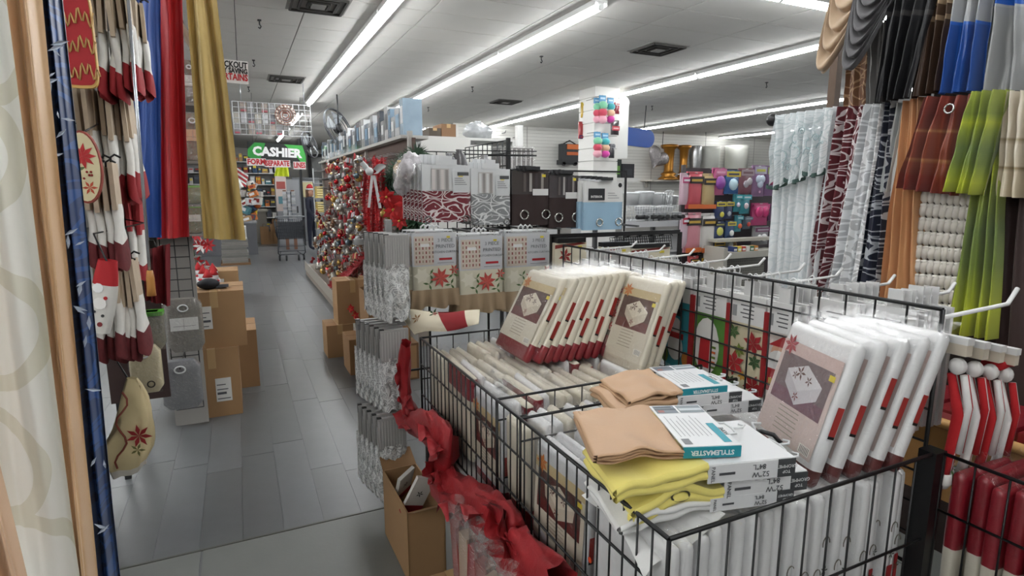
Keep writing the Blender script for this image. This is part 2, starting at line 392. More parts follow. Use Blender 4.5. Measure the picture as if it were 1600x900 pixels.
# rack behind the linens: upright panel with bars the hooks hang from
rk = empty('display_rack', (-.72, 2.75, 0), 'dark metal rack holding the kitchen linens', 'rack')
for y in (-.5, .1, .55): mk('post', MB().b2((-.02, y-.02, 0), (.02, y+.02, 2.75), DARK), rk)
for z in (2.42, 2.02, 1.62, 1.24, .8, .35): mk('bar', MB().b2((-.015, -.5, z-.015), (.015, .55, z+.015), DARK), rk)
mk('back_panel', MB().b2((-.05, -.5, .1), (-.03, .55, 2.7), mat('2a2120', .8)), rk)
# kitchen towels on hooks
CARD = mat('b9a892', .8, var=.15, vscale=30); CLW = mat('d8d6d0', .85, var=.12, vscale=25); CLR = mat('8c1c22', .85, var=.15, vscale=20); CLP = mat('5e1f22', .85, var=.35, vscale=45)
def towel_proto(name, low, L=.3, frac=.45, wide=.1, kind=0):
    e = empty(name, (0, 0, 0), 'x', 'kitchen towel')
    mk('header_card', MB().b2((-.007, -.055, -.15), (.007, .055, .012), CARD if kind != 2 else mat('a03034', .7)), e)
    mk('hook', MB().tube([(0, -.02, .0), (0, -.02, .03), (.012, -.02, .04), (.03, -.02, .03)], .004, BLACK, 5), e)
    mb = MB()
    def fn(a, b):
        th = a*2*PI; z = -.13 - L*b; ww = .035 + wide*b; tt = .011 + .008*b + .003*math.sin(b*9+th*2)
        c, s = math.cos(th), math.sin(th)
        return (tt*(abs(c)**.6)*(1 if c > 0 else -1), ww*(abs(s)**.7)*(1 if s > 0 else -1)*(1+.12*math.sin(6*b+2*th)), z + .015*math.sin(2*th)*b)
    mb.grid(fn, 14, 10, CLW, mfn=lambda a, b: (low if b > 1-frac else CLW))
    mk('cloth', mb, e)
    return e
tws = [(towel_proto('kitchen_towel', CLR, .24, .42, .06), [False], 'white towel with red hem'),
       (towel_proto('kitchen_towel', CLP, .22, .45, .045), [False], 'white towel with plaid hem'),
       (towel_proto('kitchen_towel', CLR, .2, .35, .04, 2), [False], 'narrow white towel under a red card')]
rows = [(142, 202, -14, 6, 2.62, 0, 'on the highest hooks of the linen rack'), (120, 176, 148, 5, 2.62, 0, 'on the hooks below the red mat'),
        (132, 180, 262, 6, 2.5, 1, 'on the hooks beside the oval placemat'), (186, 224, 306, 4, 2.9, 2, 'by the pole with wooden grip'),
        (146, 212, 414, 8, 2.6, 1, 'on the lowest linen hooks'), (172, 204, 158, 4, 2.7, 0, 'behind the pole on the linen rack'), (200, 226, 10, 3, 3.1, 0, 'next to the plain blue curtain')]
for (u0, u1, v, n, Y, ty, where) in rows:
    pr, us, lb = tws[ty]
    for k in range(n):
        p = AY(u0 + (u1-u0)*(k+.5)/n, v + random.uniform(-6, 6), Y + random.uniform(-.04, .04))
        place(pr, us, p, (random.uniform(-.06, .06), random.uniform(-.05, .05), random.uniform(-.12, .12)), lb + ' ' + where, 'kitchen towels on the linen rack')
# red mat with gold scrolls, oval poinsettia placemat, santa mitt
def matpiece(name, Y, u0, v0, u1, v1, label, cat, rim, fill, oval=False):
    x, z, w_, h_ = rectY(u0, v0, u1, v1, Y)
    e = empty(name, (x, Y, z), label, cat, rot=(0, 0, -.25))
    def outline(s, n=28):
        pts = []
        for k in range(n):
            a = 2*PI*k/n; c, s2 = math.cos(a), math.sin(a); ex = 1 if oval else .35
            pts.append((w_/2*s*abs(c)**ex*(1 if c > 0 else -1), h_/2*s*abs(s2)**ex*(1 if s2 > 0 else -1)))
        return pts
    b = MB(); o1 = outline(1); n = len(o1)
    for y in (-.006, .006): b.poly([(p[0], y, p[1]) for p in (o1 if y < 0 else o1[::-1])], rim)
    for k in range(n):
        p, q = o1[k], o1[(k+1) % n]; b.poly([(p[0], -.006, p[1]), (p[0], .006, p[1]), (q[0], .006, q[1]), (q[0], -.006, q[1])], rim)
    mk('border', b, e)
    mk('face', MB().poly([(p[0], -.0075, p[1]) for p in outline(.95)], fill) or MB(), e) if False else None
    f = MB(); f.poly([(p[0], -.0075, p[1]) for p in outline(.94)], fill); mk('face', f, e)
    return e, w_, h_
e, w_, h_ = matpiece('place_mat', 2.3, 92, -20, 150, 138, 'red place mat with gold scroll lettering and gold edge', 'place mat', mat('c39a4a', .5), mat('a81f26', .75, var=.2, vscale=25))
sc = MB()
for r_, zz in ((0, .06), (1, -.02), (2, -.1)):
    sc.tube([(-.055 + .11*t/30, -.0095, zz + .02*math.sin(t*1.1 + r_) + .01*math.sin(t*.4)) for t in range(31)], .0028, mat('c9a063', .5), 4)
mk('scroll_print', sc, e)
e, w_, h_ = matpiece('oval_placemat', 2.3, 102, 204, 162, 318, 'cream oval placemat with a red poinsettia and red edge', 'place mat', mat('8d3a2c', .7), mat('d5c9a2', .8, var=.08, vscale=20), True)
pt = MB(); petals(pt, (.0, -.0085, .035), .042, 9, mat('b01f22', .7), (1, 0, 0), (0, 0, 1), 0)
petals(pt, (.012, -.0085, -.065), .024, 6, mat('b8482c', .7), (1, 0, 0), (0, 0, 1), 0)
petals(pt, (-.02, -.0082, -.01), .03, 4, mat('5d7042', .7), (1, 0, 0), (0, 0, 1), 0, .4)
for k in range(5): pt.ball((.01+.012*math.cos(k*1.7), -.009, -.025+.012*math.sin(k*2.1)), .004, mat('9a1f20', .6), 6, 4)
mk('flower_print', pt, e); mk('loop', MB().tube([(0, .0, h_/2-.01), (-.08, .3, h_/2+.05), (-.5, .35, h_/2+.06)], .003, BLACK, 4), e)
x, z, w_, h_ = rectY(143, 405, 182, 520, 2.25)
e = empty('oven_mitt', (x, 2.25, z), 'white snowman oven mitt with red top near the lowest towels', 'oven mitt', rot=(0, .2, -.3))
mb = MB()
def mitt(a, b):
    th = a*2*PI; ww = w_/2*(.8+.35*math.sin(b*PI)); c, s = math.cos(th), math.sin(th)
    return (ww*(abs(c)**.7)*(1 if c > 0 else -1), .02*s, h_/2 - h_*b)
mb.grid(mitt, 18, 12, CLW, mfn=lambda a, b: mat('b3242a', .8) if b < .3 else CLW); mk('body', mb, e); mk('loop', MB().tube([(0, 0, h_/2-.01), (-.1, .1, h_/2+.06), (-.12, .5, h_/2+.07), (-.72-x, .52, h_/2+.07)], .003, BLACK, 4), e)
pr = MB()
for (px_, pz, r_, c_) in ((-.01, .03, .016, 'eeeeee'), (.0, -.02, .02, 'e8e6e2'), (.015, .0, .006, 'b0282a'), (-.015, -.05, .005, '333333'), (.012, -.06, .005, '333333'), (.006, -.09, .008, '7a2a2a')):
    pr.lathe([(r_, 0), (r_, .002)], mat(c_, .8), 10, (px_, -.021, pz), Matrix.Rotation(PI/2, 3, 'X'))
mk('snowman_print', pr, e)
# reaching pole with wooden grip
a, b, c = AY(197, -40, 2.3), AY(234, 425, 2.2), AY(237, 462, 2.2)
e = empty('reach_pole', c, 'slim metal reaching pole with a wooden grip', 'pole')
mk('shaft', MB().tube([a-c, b-c], .005, mat('b7bbc0', .25, metal=.7), 8), e)
d = (b-c).normalized()
mk('grip', MB().tube([(b-c)+d*.005, (b-c)*.75, (b-c)*.3, (0, 0, 0)], [.009, .012, .0125, .014], mat('b9803f', .5, var=.1, vscale=40), 10), e)
# sample curtains sticking out on a rod, and what hangs behind them
shY('window_curtain', 3.7, ((208, -40), (250, -40), (200, 368), (252, 372)), sat('164796', .45), 'plain royal blue sample curtain next to the red one', folds=1.4, amp=.02, harm=.1)
shY('window_curtain', 3.8, ((238, -40), (284, -40), (246, 374), (296, 370)), sat('c9101c', .5), 'bright red sample curtain on the cross rod', folds=1.6, amp=.026, harm=.15)
shY('window_curtain', 3.65, ((288, -40), (334, -40), (318, 373), (384, 375)), sat('c4a862', .5), 'mustard gold sample curtain beside the blackout sign', folds=1.8, amp=.03)
e = empty('curtain_rod', (-.75, 3.75, 3.02), 'steel rod carrying the blue, red and gold sample curtains', 'curtain rod')
mk('tube', MB().tube([(0, 0, 0), (.85, 0, 0)], .014, mat('9a9da0', .3, metal=.8), 8), e)
mk('finial', MB().ball((.87, 0, 0), .028, mat('9a9da0', .3, metal=.8)), e)
# draped brown bundle
c = AY(306, 110, 4.3); mb = MB()
for k in range(7):
    t = k/6; mb.tube([c+Vector((-.07+.02*k, .02*math.sin(k*2), .28-.05*k)), c+Vector((.03+.012*k, -.03, .08-.02*k)), c+Vector((.05+.012*k, 0, -.12-.03*k)), c+Vector((.045+.01*k, .02, -.34+.02*k))], [.02, .028, .03, .022], mat('8a7866', .75, var=.1, vscale=12), 7)
mk('draped_throw', mb, label='brown throw hanging in folds behind the gold curtain', cat='throw')
# packaged sheet sets
def sheet_set(name, u0, v0, u1, v1, Y, col, label, cardc=None, green=False, cat='bedding pack', t=.09):
    x, z, w_, h_ = rectY(u0, v0, u1, v1, Y)
    e = empty(name, (x, Y, z-h_/2), label, cat, 'packaged bedding by the left rack')
    body = MB(); m_ = mat(col, .45, coat=.6, bump=.35, bscale=22, var=.06, vscale=8)
    def fn(a, b):
        th = a*2*PI; c, s = math.cos(th), math.sin(th); q = min(1, 4*b*1.5+.7, 4*(1-b)*1.5+.7)
        return (w_/2*abs(c)**.3*(1 if c > 0 else -1)*q, t/2*abs(s)**.45*(1 if s > 0 else -1)*q+.004*noise.noise((a*6, b*4, x*9)), h_*b)
    body.grid(fn, 24, 8, m_); body.poly([fn(k/24, 1) for k in range(24)], m_); body.poly([fn(k/24, 0) for k in range(24)][::-1], m_)
    mk('folded_cloth', body, e)
    if cardc:
        lb = MB(); lb.b2((-w_*.38, -t/2-.004, h_*.42), (w_*.38, -t/2-.001, h_*.66), mat(cardc, .5))
        lb.b2((-w_*.3, -t/2-.005, h_*.5), (w_*.3, -t/2-.004, h_*.505), DARK).b2((-w_*.02, -t/2-.005, h_*.44), (-w_*.01, -t/2-.004, h_*.64), mat('8a8a8a', .6))
        mk('label_card', lb, e)
    if green: mk('header_strip', MB().b2((-w_*.5, -t/2-.003, h_*.9), (w_*.5, t/2, h_), mat('4f9a2c', .5)), e)
    hd = MB(); hd.tube([(w_*.13*math.cos(a*PI/8), -t/2-.006, h_*.84+w_*.1*math.sin(a*PI/8)) for a in range(17)], .005, mat('d5d8d8', .3), 5)
    if not green: mk('bag_handle', hd, e)
    fl_ = MB(); fl_.grid(lambda a, b: (w_*(a-.5), -t/2-.008+.01*noise.noise((a*7, b*5, z)), h_*(.02+.98*b)), 8, 8, film_mat(.16)); mk('bag_film', fl_, e)
    return e
sheet_set('sheet_set', 284, 96, 312, 165, 4.35, '5c5c4e', 'olive grey sheet set in a clear bag, uppermost behind the curtains', 'c9c8c0')
sheet_set('sheet_set', 284, 178, 322, 252, 4.3, '6a6655', 'taupe sheet set with a picture card in a clear bag', 'c7a07c')
sheet_set('sheet_set', 288, 290, 316, 318, 4.3, '5f6a4a', 'small green topped bedding pack above another', None, True)
sheet_set('sheet_set', 288, 320, 318, 364, 4.25, '66684f', 'green topped olive bedding pack behind the red curtain', 'b8b8b0', True)
sheet_set('comforter_pack', 260, 466, 318, 548, 4.0, '77736c', 'grey brown comforter in a clear bag with white label card', 'd9d9d6')
sheet_set('comforter_pack', 253, 562, 316, 637, 3.9, '75767a', 'slate grey comforter in a clear bag, lowest beside the cartons')
sheet_set('sheet_set', 209, 486, 258, 545, 3.5, '6d6a5e', 'grey bedding pack with bright green top beside red cloth', None, True)
e = sheet_set('grommet_curtain_pack', 203, 540, 254, 612, 3.4, 'cfc3a0', 'cream folded curtain pack showing one grommet ring', None, t=.07)
mk('grommet', MB().tube([(.02+.016*math.cos(a*PI/8), -.045, .05+.016*math.sin(a*PI/8)) for a in range(17)], .0035, mat('4c463c', .3, metal=.7), 6), e)
shY('cloth_bundle', 3.3, ((222, 392), (266, 380), (228, 470), (266, 478)), mat('6e1219', .85), 'dark red cloth hanging under the blue curtain', 'cloth', folds=2, amp=.02)
mk('loop', MB().tube([AY(244, 386, 3.3), AY(240, 375, 3.4), (-.7, 3.28, AY(244, 380, 3.3).z+.02)], .004, BLACK, 4), bpy.data.objects['cloth_bundle'])
rb_ = empty('side_rack', (-.46, 3.62, 0), 'dark backing rack for the grey and cream packs', 'rack'); mk('back_board', MB().b2((-.24, 0, .45), (.04, .02, 1.25), mat('3a2a28', .8)), rb_)
for zz in (.86, 1.1): mk('cross_bar', MB().b2((-.24, -.02, zz), (.04, 0, zz+.02), DARK), rb_)
mk('post', MB().b2((-.22, 0, 0), (-.19, .02, .45), DARK), rb_)
for nm, yb in (('sheet_set.004', 3.61), ('grommet_curtain_pack', 3.61), ('comforter_pack', 4.25), ('comforter_pack.001', 4.25)):
    o_ = bpy.data.objects[nm]; mk('peg', MB().tube([(0, -.05, .26), (0, yb-o_.location.y, .27)], .005, BLACK, 5), o_)
sr = empty('bedding_shelf', (-.5, 4.2, 0), 'grey shelf unit behind the sample curtains', 'shelving')
for o_ in [x for x in COL.objects if x.name in ('sheet_set', 'sheet_set.001', 'sheet_set.002', 'sheet_set.003')]:
    zz = o_.location.z; mk('shelf', MB().b2((-.2, .0, zz-.018), (.32, .35, zz-.002), mat('77756f', .5)), sr)
mk('side_board', MB().b2((-.22, 0, 0), (-.2, .37, 3.0), mat('6c6a64', .6)), sr); mk('back_board', MB().b2((-.22, .35, 1.0), (.04, .37, 3.0), mat('5c5a56', .7)), sr)
def gridpanel(mb, P0, ex, ey, w_, h_, step, r=.0035, m=BLACK, fr=None):
    P0, ex, ey = Vector(P0), Vector(ex), Vector(ey); n1, n2 = max(1, round(w_/step)), max(1, round(h_/step))
    for i in range(n1+1):
        p = P0 + ex*(w_*i/n1); mb.tube([p, p+ey*h_], (fr or r) if i in (0, n1) else r, m, 5)
    for j in range(n2+1):
        p = P0 + ey*(h_*j/n2); mb.tube([p, p+ex*w_], (fr or r) if j in (0, n2) else r, m, 5)
x, z, w_, h_ = rectY(262, 366, 306, 640, 4.25)
mb = MB(); gridpanel(mb, (x-w_/2, 4.25, z-h_/2), (1, 0, 0), (0, 0, 1), w_, h_, .075); mk('wire_grid_stand', mb, label='black wire grid panel under the red sample curtain', cat='grid panel')
mk('panel_backing', MB().b2((x-w_/2-.02, 4.3, .02), (x+w_/2+.02, 4.32, 1.33), mat('8d8a86', .7)), label='grey backing board behind the black wire grid', cat='board')
# cream bag with poinsettia
x, z, w_, h_ = rectY(168, 590, 241, 738, 2.7)
e = empty('cushion_cover', (x, 2.7, z), 'cream poinsettia cushion cover hanging crumpled below the towels', 'cushion cover', rot=(0, .12, -.2))
mb = MB()
def bag(a, b):
    th = a*2*PI; c, s = math.cos(th), math.sin(th); q = .25+.75*math.sin(min(1, b*1.35)*PI/2)-.45*max(0, b-.8)*3
    k_ = 1+.35*noise.noise((c*1.6, s*1.6, b*3.2)); return (w_/2*q*k_*abs(c)**.6*(1 if c > 0 else -1)+.012*math.sin(b*6), .05*q*s*k_+.02*noise.noise((c*3, b*5, 2)), h_/2-h_*b+.03*c*b)
mb.grid(bag, 22, 14, mat('c7b78e', .8, var=.1, vscale=9), mfn=lambda a, b: mat('c9c5bc', .8) if b > .9 else mat('c7b78e', .8, var=.1, vscale=9)); mk('cloth', mb, e)
pt = MB(); petals(pt, (w_*.3, -.058, -.02), .05, 7, mat('8f1d20', .7), (1, 0, 0), (0, 0, 1), .0); petals(pt, (w_*.28, -.058, -.08), .03, 5, mat('6c6a3c', .7), (1, 0, 0), (0, 0, 1), 0)
mk('loop', MB().tube([(0, 0, h_/2-.03), (-.1, .1, h_/2+.05), (-.45, .1, h_/2+.08)], .004, BLACK, 4), e); mk('flower_print', pt, e); mk('piping', MB().tube([(-w_*.1+.02*math.sin(t), -.056, h_*.4-h_*.8*t/12) for t in range(13)], .004, mat('7c3a2c', .7), 5), e)
# ---------------------------------------------------------------- cartons
KR = mat('9c7a55', .8, var=.08, vscale=6); KR2 = mat('8d6c49', .8, var=.08, vscale=6); KD = mat('6d5136', .85)
def carton(name, c, d, label, rz=0, open_=False, lab=None, group=None, m_=None, front=(0, -1)):
    m_ = m_ or KR
    e = empty(name, (c[0], c[1], c[2]), label, 'cardboard box', group, (0, 0, rz)); x, y, z = d
    b = MB()
    if open_:
        t = .006
        b.b2((-x/2, -y/2, 0), (x/2, y/2, t), m_)
        for s in (-1, 1): b.b2((s*x/2, -y/2, 0), (s*(x/2-t), y/2, z), m_).b2((-x/2, s*y/2, 0), (x/2, s*(y/2-t), z), m_)
        mk('body', b, e)
        for s in (-1, 1):
            fb = MB(); fb.poly([(-x/2, s*y/2, z), (x/2, s*y/2, z), (x/2*.96, s*(y/2+.09), z+.05), (-x/2*.96, s*(y/2+.09), z+.05)], KR2); mk('flap', fb, e)
    else:
        b.b2((-x/2, -y/2, 0), (x/2, y/2, z), m_); bd_ = mk('body', b, e)
        mk('tape', MB().b2((-.025, -y/2-.001, z*.72), (.025, y/2+.001, z+.001), mat('b39468', .3)), bd_)
        mk('flap_seam', MB().b2((-x/2, -.002, z), (x/2, .002, z+.0015), KD), bd_)
    if lab:
        l = MB(); X, Z, ww, hh = lab
        l.b2((X-ww/2, -y/2-.002, Z-hh/2), (X+ww/2, -y/2, Z+hh/2), mat('d9d8d4', .6))
        for k in range(4): l.b2((X-ww*.42, -y/2-.003, Z-hh*.4+k*hh*.2), (X+ww*random.uniform(.1, .42), -y/2-.002, Z-hh*.4+k*hh*.2+hh*(.1 if k == 1 else .04)), mat('55565a', .7))
        mk('shipping_label', l, e)
    return e
carton('carton', (-.245, 4.62, 0), (.34, .42, .5), 'brown carton with white shipping label standing on the aisle floor', lab=(.06, .2, .1, .17))
carton('carton', (-.2, 4.66, .5), (.38, .44, .4), 'brown carton with two white labels stacked on another carton', lab=(-.07, .22, .1, .16))
carton('carton', (-.11, 5.25, 0), (.34, .5, .48), 'plain brown carton behind the labelled stack of two', m_=KR2)
carton('carton', (-.38, 9.3, 0), (.62, .5, .46), 'brown carton beside a wire basket farther down the aisle')
mb = MB(); gridpanel(mb, (-.68, 9.0, .06), (1, 0, 0), (0, 0, 1), .32, .46, .05, .004, mat('9a917f', .4)); gridpanel(mb, (-.68, 8.7, .06), (0, 1, 0), (0, 0, 1), .3, .46, .05, .004, mat('9a917f', .4)); gridpanel(mb, (-.36, 8.7, .06), (0, 1, 0), (0, 0, 1), .3, .46, .05, .004, mat('9a917f', .4)); gridpanel(mb, (-.68, 8.7, .06), (1, 0, 0), (0, 0, 1), .32, .46, .05, .004, mat('9a917f', .4))
for x in (-.68, -.36):
    for y in (8.7, 9.0): mb.tube([(x, y, 0), (x, y, .55)], .006, mat('9a917f', .4), 5)
mk('wire_basket', mb, label='small wire basket standing before the far carton', cat='basket')
# black cap, plush and poinsettias on top of the cartons
c = AY(327, 461, 4.6); mb = MB(); mb.ball((0, 0, 0), .075, mat('12131c', .8), 12, 8, (1, 1.1, .5)); mb.grid(lambda a, b: (.05+.08*a, -.07+.14*b, -.02+.01*math.sin(b*PI)), 4, 6, mat('12131c', .8))
mk('knit_cap', mb, label='black cap lying on the upper labelled carton', cat='cap', loc=(c.x, c.y, .935))
st = empty('poinsettia_bunch', (-.47, 6.75, .62), 'bunch of red and white silk poinsettias beside the left rack', 'silk flowers')
for k in range(9):
    p = AY(random.uniform(306, 326), random.uniform(366, 425), 6.7) - Vector((-.47, 6.75, .62)); mb = MB(); a = random.random()*6
    ex = Vector((math.cos(a)*.9, .3, math.sin(a)*.9)).normalized(); ey = Vector((0, -1, 0)).cross(ex).normalized()
    petals(mb, p, .09, 8, mat('a5141c' if k % 3 else 'd8d8d6', .7), ex, ey, 0, bend=.02); petals(mb, p, .05, 6, mat('8c0f17' if k % 3 else 'c6c6c4', .7), ex, ey, -.01, .3)
    mk('flower', mb, st)
mk('stem', MB().tube([(0, 0, 0), (.02, 0, .3), (0, 0, .6)], .012, mat('35502e', .8), 6), st)
mk('vase', MB().lathe([(.07, 0), (.1, .1), (.08, .28), (.09, .3)], mat('6a665f', .4), 14), st)
for k, (u, v) in enumerate(((322, 408), (331, 402), (318, 432), (333, 425), (312, 446), (325, 440))):
    c = AY(u, v, 6.0 + .15*k); c = Vector((c.x, c.y, .62+.115)); e = empty('plush_snowman', c, 'small white plush snowman with red scarf in the heap by the cartons', 'plush toy', 'plush snowmen by the cartons')
    mk('body', MB().ball((0, 0, -.05), .065, mat('d7d8da', .9), 10, 7).ball((0, 0, .04), .045, mat('d7d8da', .9), 10, 7), e)
    mk('scarf', MB().lathe([(.04, -.012), (.052, 0), (.04, .012)], mat('a51a20', .8), 12), e); mk('hat', MB().lathe([(.045, .06), (.03, .09), (.004, .14)], mat('a51a20', .8), 10), e)
mk('display_table', MB().b2((-.78, 5.7, .58), (-.2, 7.1, .62), mat('6e6a64', .6)).b2((-.76, 5.75, 0), (-.72, 5.8, .58), DARK).b2((-.28, 5.75, 0), (-.24, 5.8, .58), DARK).b2((-.76, 7.0, 0), (-.72, 7.05, .58), DARK).b2((-.28, 7.0, 0), (-.24, 7.05, .58), DARK), label='low grey display table heaped with plush and flowers', cat='table')
# hanging sign over the left rack
a, b = AY(300, 88, 4.6), AY(389, 131, 4.6)
e = empty('hanging_sign', ((a.x+b.x)/2, 4.6, (a.z+b.z)/2), 'white card sign about blackout energy saving curtains', 'sign', rot=(0, .03, 0)); w_, h_ = b.x-a.x, a.z-b.z
mk('card', MB().b2((-w_/2, 0, -h_/2), (w_/2, .006, h_/2), mat('d8d6d2', .6)), e)
for body, sz, zz, c_ in (('BLACKOUT', .056, .3, '151515'), ('ENERGY SAVING', .046, .04, '151515'), ('CURTAINS', .06, -.24, 'b3131b')):
    text('lettering', body, sz, mat(c_, .6), e, (w_*.49, -.002, h_*zz), align='RIGHT', bold=.002, wscale=.74)
mk('cord', MB().tube([(-w_*.3, 0, h_/2), (-w_*.3, 0, CEIL-e.location.z)], .003, DARK, 4).tube([(w_*.3, 0, h_/2), (w_*.3, 0, CEIL-e.location.z)], .003, DARK, 4), e)
# ================================================================ FAR END OF THE AISLE
# hanging grid panel with packaged goods
Y = 11.5; a, b = AY(362, 158, Y), AY(487, 214, Y)
e = empty('hanging_grid', (a.x, Y, b.z), 'white wire grid hung from the ceiling with shiny packaged goods', 'grid panel')
w_, h_ = b.x-a.x, a.z-b.z; mb = MB(); gridpanel(mb, (0, 0, 0), (1, 0, 0), (0, 0, 1), w_, h_, .1, .006, mat('c9cacc', .3)); mk('wire_grid', mb, e)
for x in (.15, w_-.1): mk('chain', MB().tube([(x, 0, h_), (x, 0, CEIL-b.z)], .006, mat('9a9da0', .3, metal=.6), 5), e)
cols = ['8f8f90', 'a9a49a', '6d6a66', 'b4b4b6', '9c8f86', '77787c']
for i in range(8):
    for j in range(3):
        x, z = .06 + i*.115, .1 + j*.19
        m_ = mat(cols[(i*2+j) % 6], .25, metal=.35, coat=.8, bump=.6, bscale=40)
        mb = MB(); mb.grid(lambda p, q: (x-.05+.1*p, .03+.02*noise.noise((p*4+i, q*4, j)), z-.085+.17*q), 4, 4, m_)
        mb.b2((x-.05, .032, z-.085), (x+.05, .06, z+.085), m_)
        if (i+j) % 3 == 0: mb.b2((x-.045, .0, z-.08), (x+.045, .01, z-.055), mat('a0404c', .5))
        o = mk('blister_pack', mb, label='shiny grey packet clipped to the hanging wire grid', cat='packet', group='packets on the hanging grid', loc=(a.x, Y, b.z))
c = AY(446, 180, Y-.06); mb = MB()
for r_ in (.17, .13, .09, .05):
    mb.tube([(r_*math.cos(t*PI/16), 0, r_*math.sin(t*PI/16)) for t in range(33)], .009, mat('8c5a48', .5), 5)
for k in range(16): mb.ball((.15*math.cos(k*PI/8), -.005, .15*math.sin(k*PI/8)), .022, mat('d8cfc6', .5), 6, 5)
mk('ring_wreath', mb, label='round brown and white ring wreath on the hanging grid', cat='wreath', loc=c)
# cashier sign
Y = 13; a, b = AY(385, 221, Y), AY(478, 253, Y); w_, h_ = b.x-a.x, a.z-b.z
e = empty('cashier_sign', (a.x, Y, b.z), 'black and green hanging sign reading CASHIER', 'sign', rot=(0, .04, 0))
mk('board', MB().b2((0, 0, 0), (w_, .02, h_), mat('232625', .5)), e)
ch = MB(); G1 = mat('2f8f3c', .5); G2 = mat('46b04c', .5)
ch.poly([(0, -.002, h_*.25), (w_*.12, -.002, h_*.02), (w_*.2, -.002, h_*.02), (w_*.3, -.002, h_*.98), (w_*.12, -.002, h_*.98), (0, -.002, h_*.6)], G1)
ch.poly([(w_*.62, -.002, h_*.98), (w_*.94, -.002, h_*.98), (w, -.002, h_*.4) if False else (w_, -.002, h_*.4), (w_, -.002, h_*.02), (w_*.93, -.002, h_*.02), (w_*.8, -.002, h_*.5)], G2)
mk('green_chevron', ch, e, kind='stuff')
text('lettering', 'CASHIER', h_*.62, mat('f2f2f2', .5), e, (w_*.5, -.006, h_*.52), bold=.012, wscale=1.0)
for x in (.1, w_-.1): mk('cord', MB().tube([(x, .01, h_), (x, .01, CEIL-b.z)], .004, DARK, 4), e)
for word, u0, u1, v in (('FORM', 385, 416, 253), ('SEPARATE', 413, 454, 255.5), ('LINES', 458, 478, 258.5)):
    p, q = AY(u0, v-6, Y-.02), AY(u1, v+6, Y-.02)
    s = empty('letter_strip', ((p.x+q.x)/2, Y-.02, (p.z+q.z)/2), 'white strip with red letters %s under the cashier sign' % word, 'sign')
    ww, hh = q.x-p.x, p.z-q.z
    mk('strip', MB().b2((-ww/2, 0, -hh/2), (ww/2, .004, hh/2), mat('d9d2d0', .6)), s)
    t = text('lettering', word, hh*1.0, mat('b5202a', .6), s, (0, -.003, 0), bold=.006); t.scale.x = ww*.92/max(.01, t.dimensions.x)
    mk('cord', MB().tube([(0, .003, hh/2), (0, .003, hh/2+.03)], .003, DARK, 4), s)
# shopping cart
e = empty('shopping_cart', (1.03, 14.2, 0), 'black wire shopping cart standing in the far aisle', 'shopping cart')
CG = mat('2c2f34', .5); WM = mat('8f9496', .3, metal=.6)
def cartside(mb, pts, n):
    (a, b, c, d) = [Vector(p) for p in pts]
    for i in range(n+1):
        t = i/n; mb.tube([a.lerp(b, t), d.lerp(c, t)], .006, CG, 4); 
    for i in range(0, 7):
        t = i/6; mb.tube([a.lerp(d, t), b.lerp(c, t)], .006, CG, 4)
T, B = .95, .5
Q = {'fl': (-.27, -.3, B), 'fr': (.27, -.3, B), 'bl': (-.27, .35, B+.04), 'br': (.27, .35, B+.04), 'tfl': (-.31, -.33, T), 'tfr': (.31, -.33, T), 'tbl': (-.3, .5, T-.1), 'tbr': (.3, .5, T-.1)}
for q, n in ((('fl', 'fr', 'tfr', 'tfl'), 14), (('fl', 'bl', 'tbl', 'tfl'), 16), (('fr', 'br', 'tbr', 'tfr'), 16), (('bl', 'br', 'tbr', 'tbl'), 14), (('fl', 'fr', 'br', 'bl'), 14)):
    mb = MB(); cartside(mb, [Q[k] for k in q], n)
    if q[0] == 'fl' and q[1] == 'fr' and q[2] == 'tfr': mb.b2((-.27, -.3, B+.02), (.27, -.292, T-.08), mat('3d4147', .6))
    mk('basket_side', mb, e)
mk('handle', MB().tube([(-.31, -.38, T+.05), (.31, -.38, T+.05)], .016, mat('6f7376', .4), 8).tube([(-.31, -.33, T), (-.31, -.38, T+.05)], .01, CG, 6).tube([(.31, -.33, T), (.31, -.38, T+.05)], .01, CG, 6), e)
fr_ = MB()
for s in (-1, 1): fr_.tube([(s*.27, -.28, B), (s*.29, -.3, .18), (s*.24, -.24, .12), (s*.2, .5, .12), (s*.18, .55, .14)], .013, CG, 6)
fr_.tube([(-.24, -.22, .14), (.24, -.22, .14)], .01, CG, 6).tube([(-.27, -.28, .33), (.27, -.28, .33)], .008, CG, 6).tube([(-.27, -.28, .22), (.27, -.28, .22)], .008, CG, 6)
mk('frame', fr_, e)
for x, y in ((-.26, -.24), (.26, -.24), (-.12, -.3), (.14, -.3)):
    wl = mk('wheel', MB().lathe([(.02, -.018), (.062, -.016), (.065, 0), (.062, .016), (.02, .018)], mat('1d1e20', .6), 14, (x, y+.02, .065), Matrix.Rotation(PI/2, 3, 'Y')), e)
    mk('fork', MB().b2((x-.025, y, .06), (x-.018, y+.03, .14), WM).b2((x+.018, y, .06), (x+.025, y+.03, .14), WM), wl)
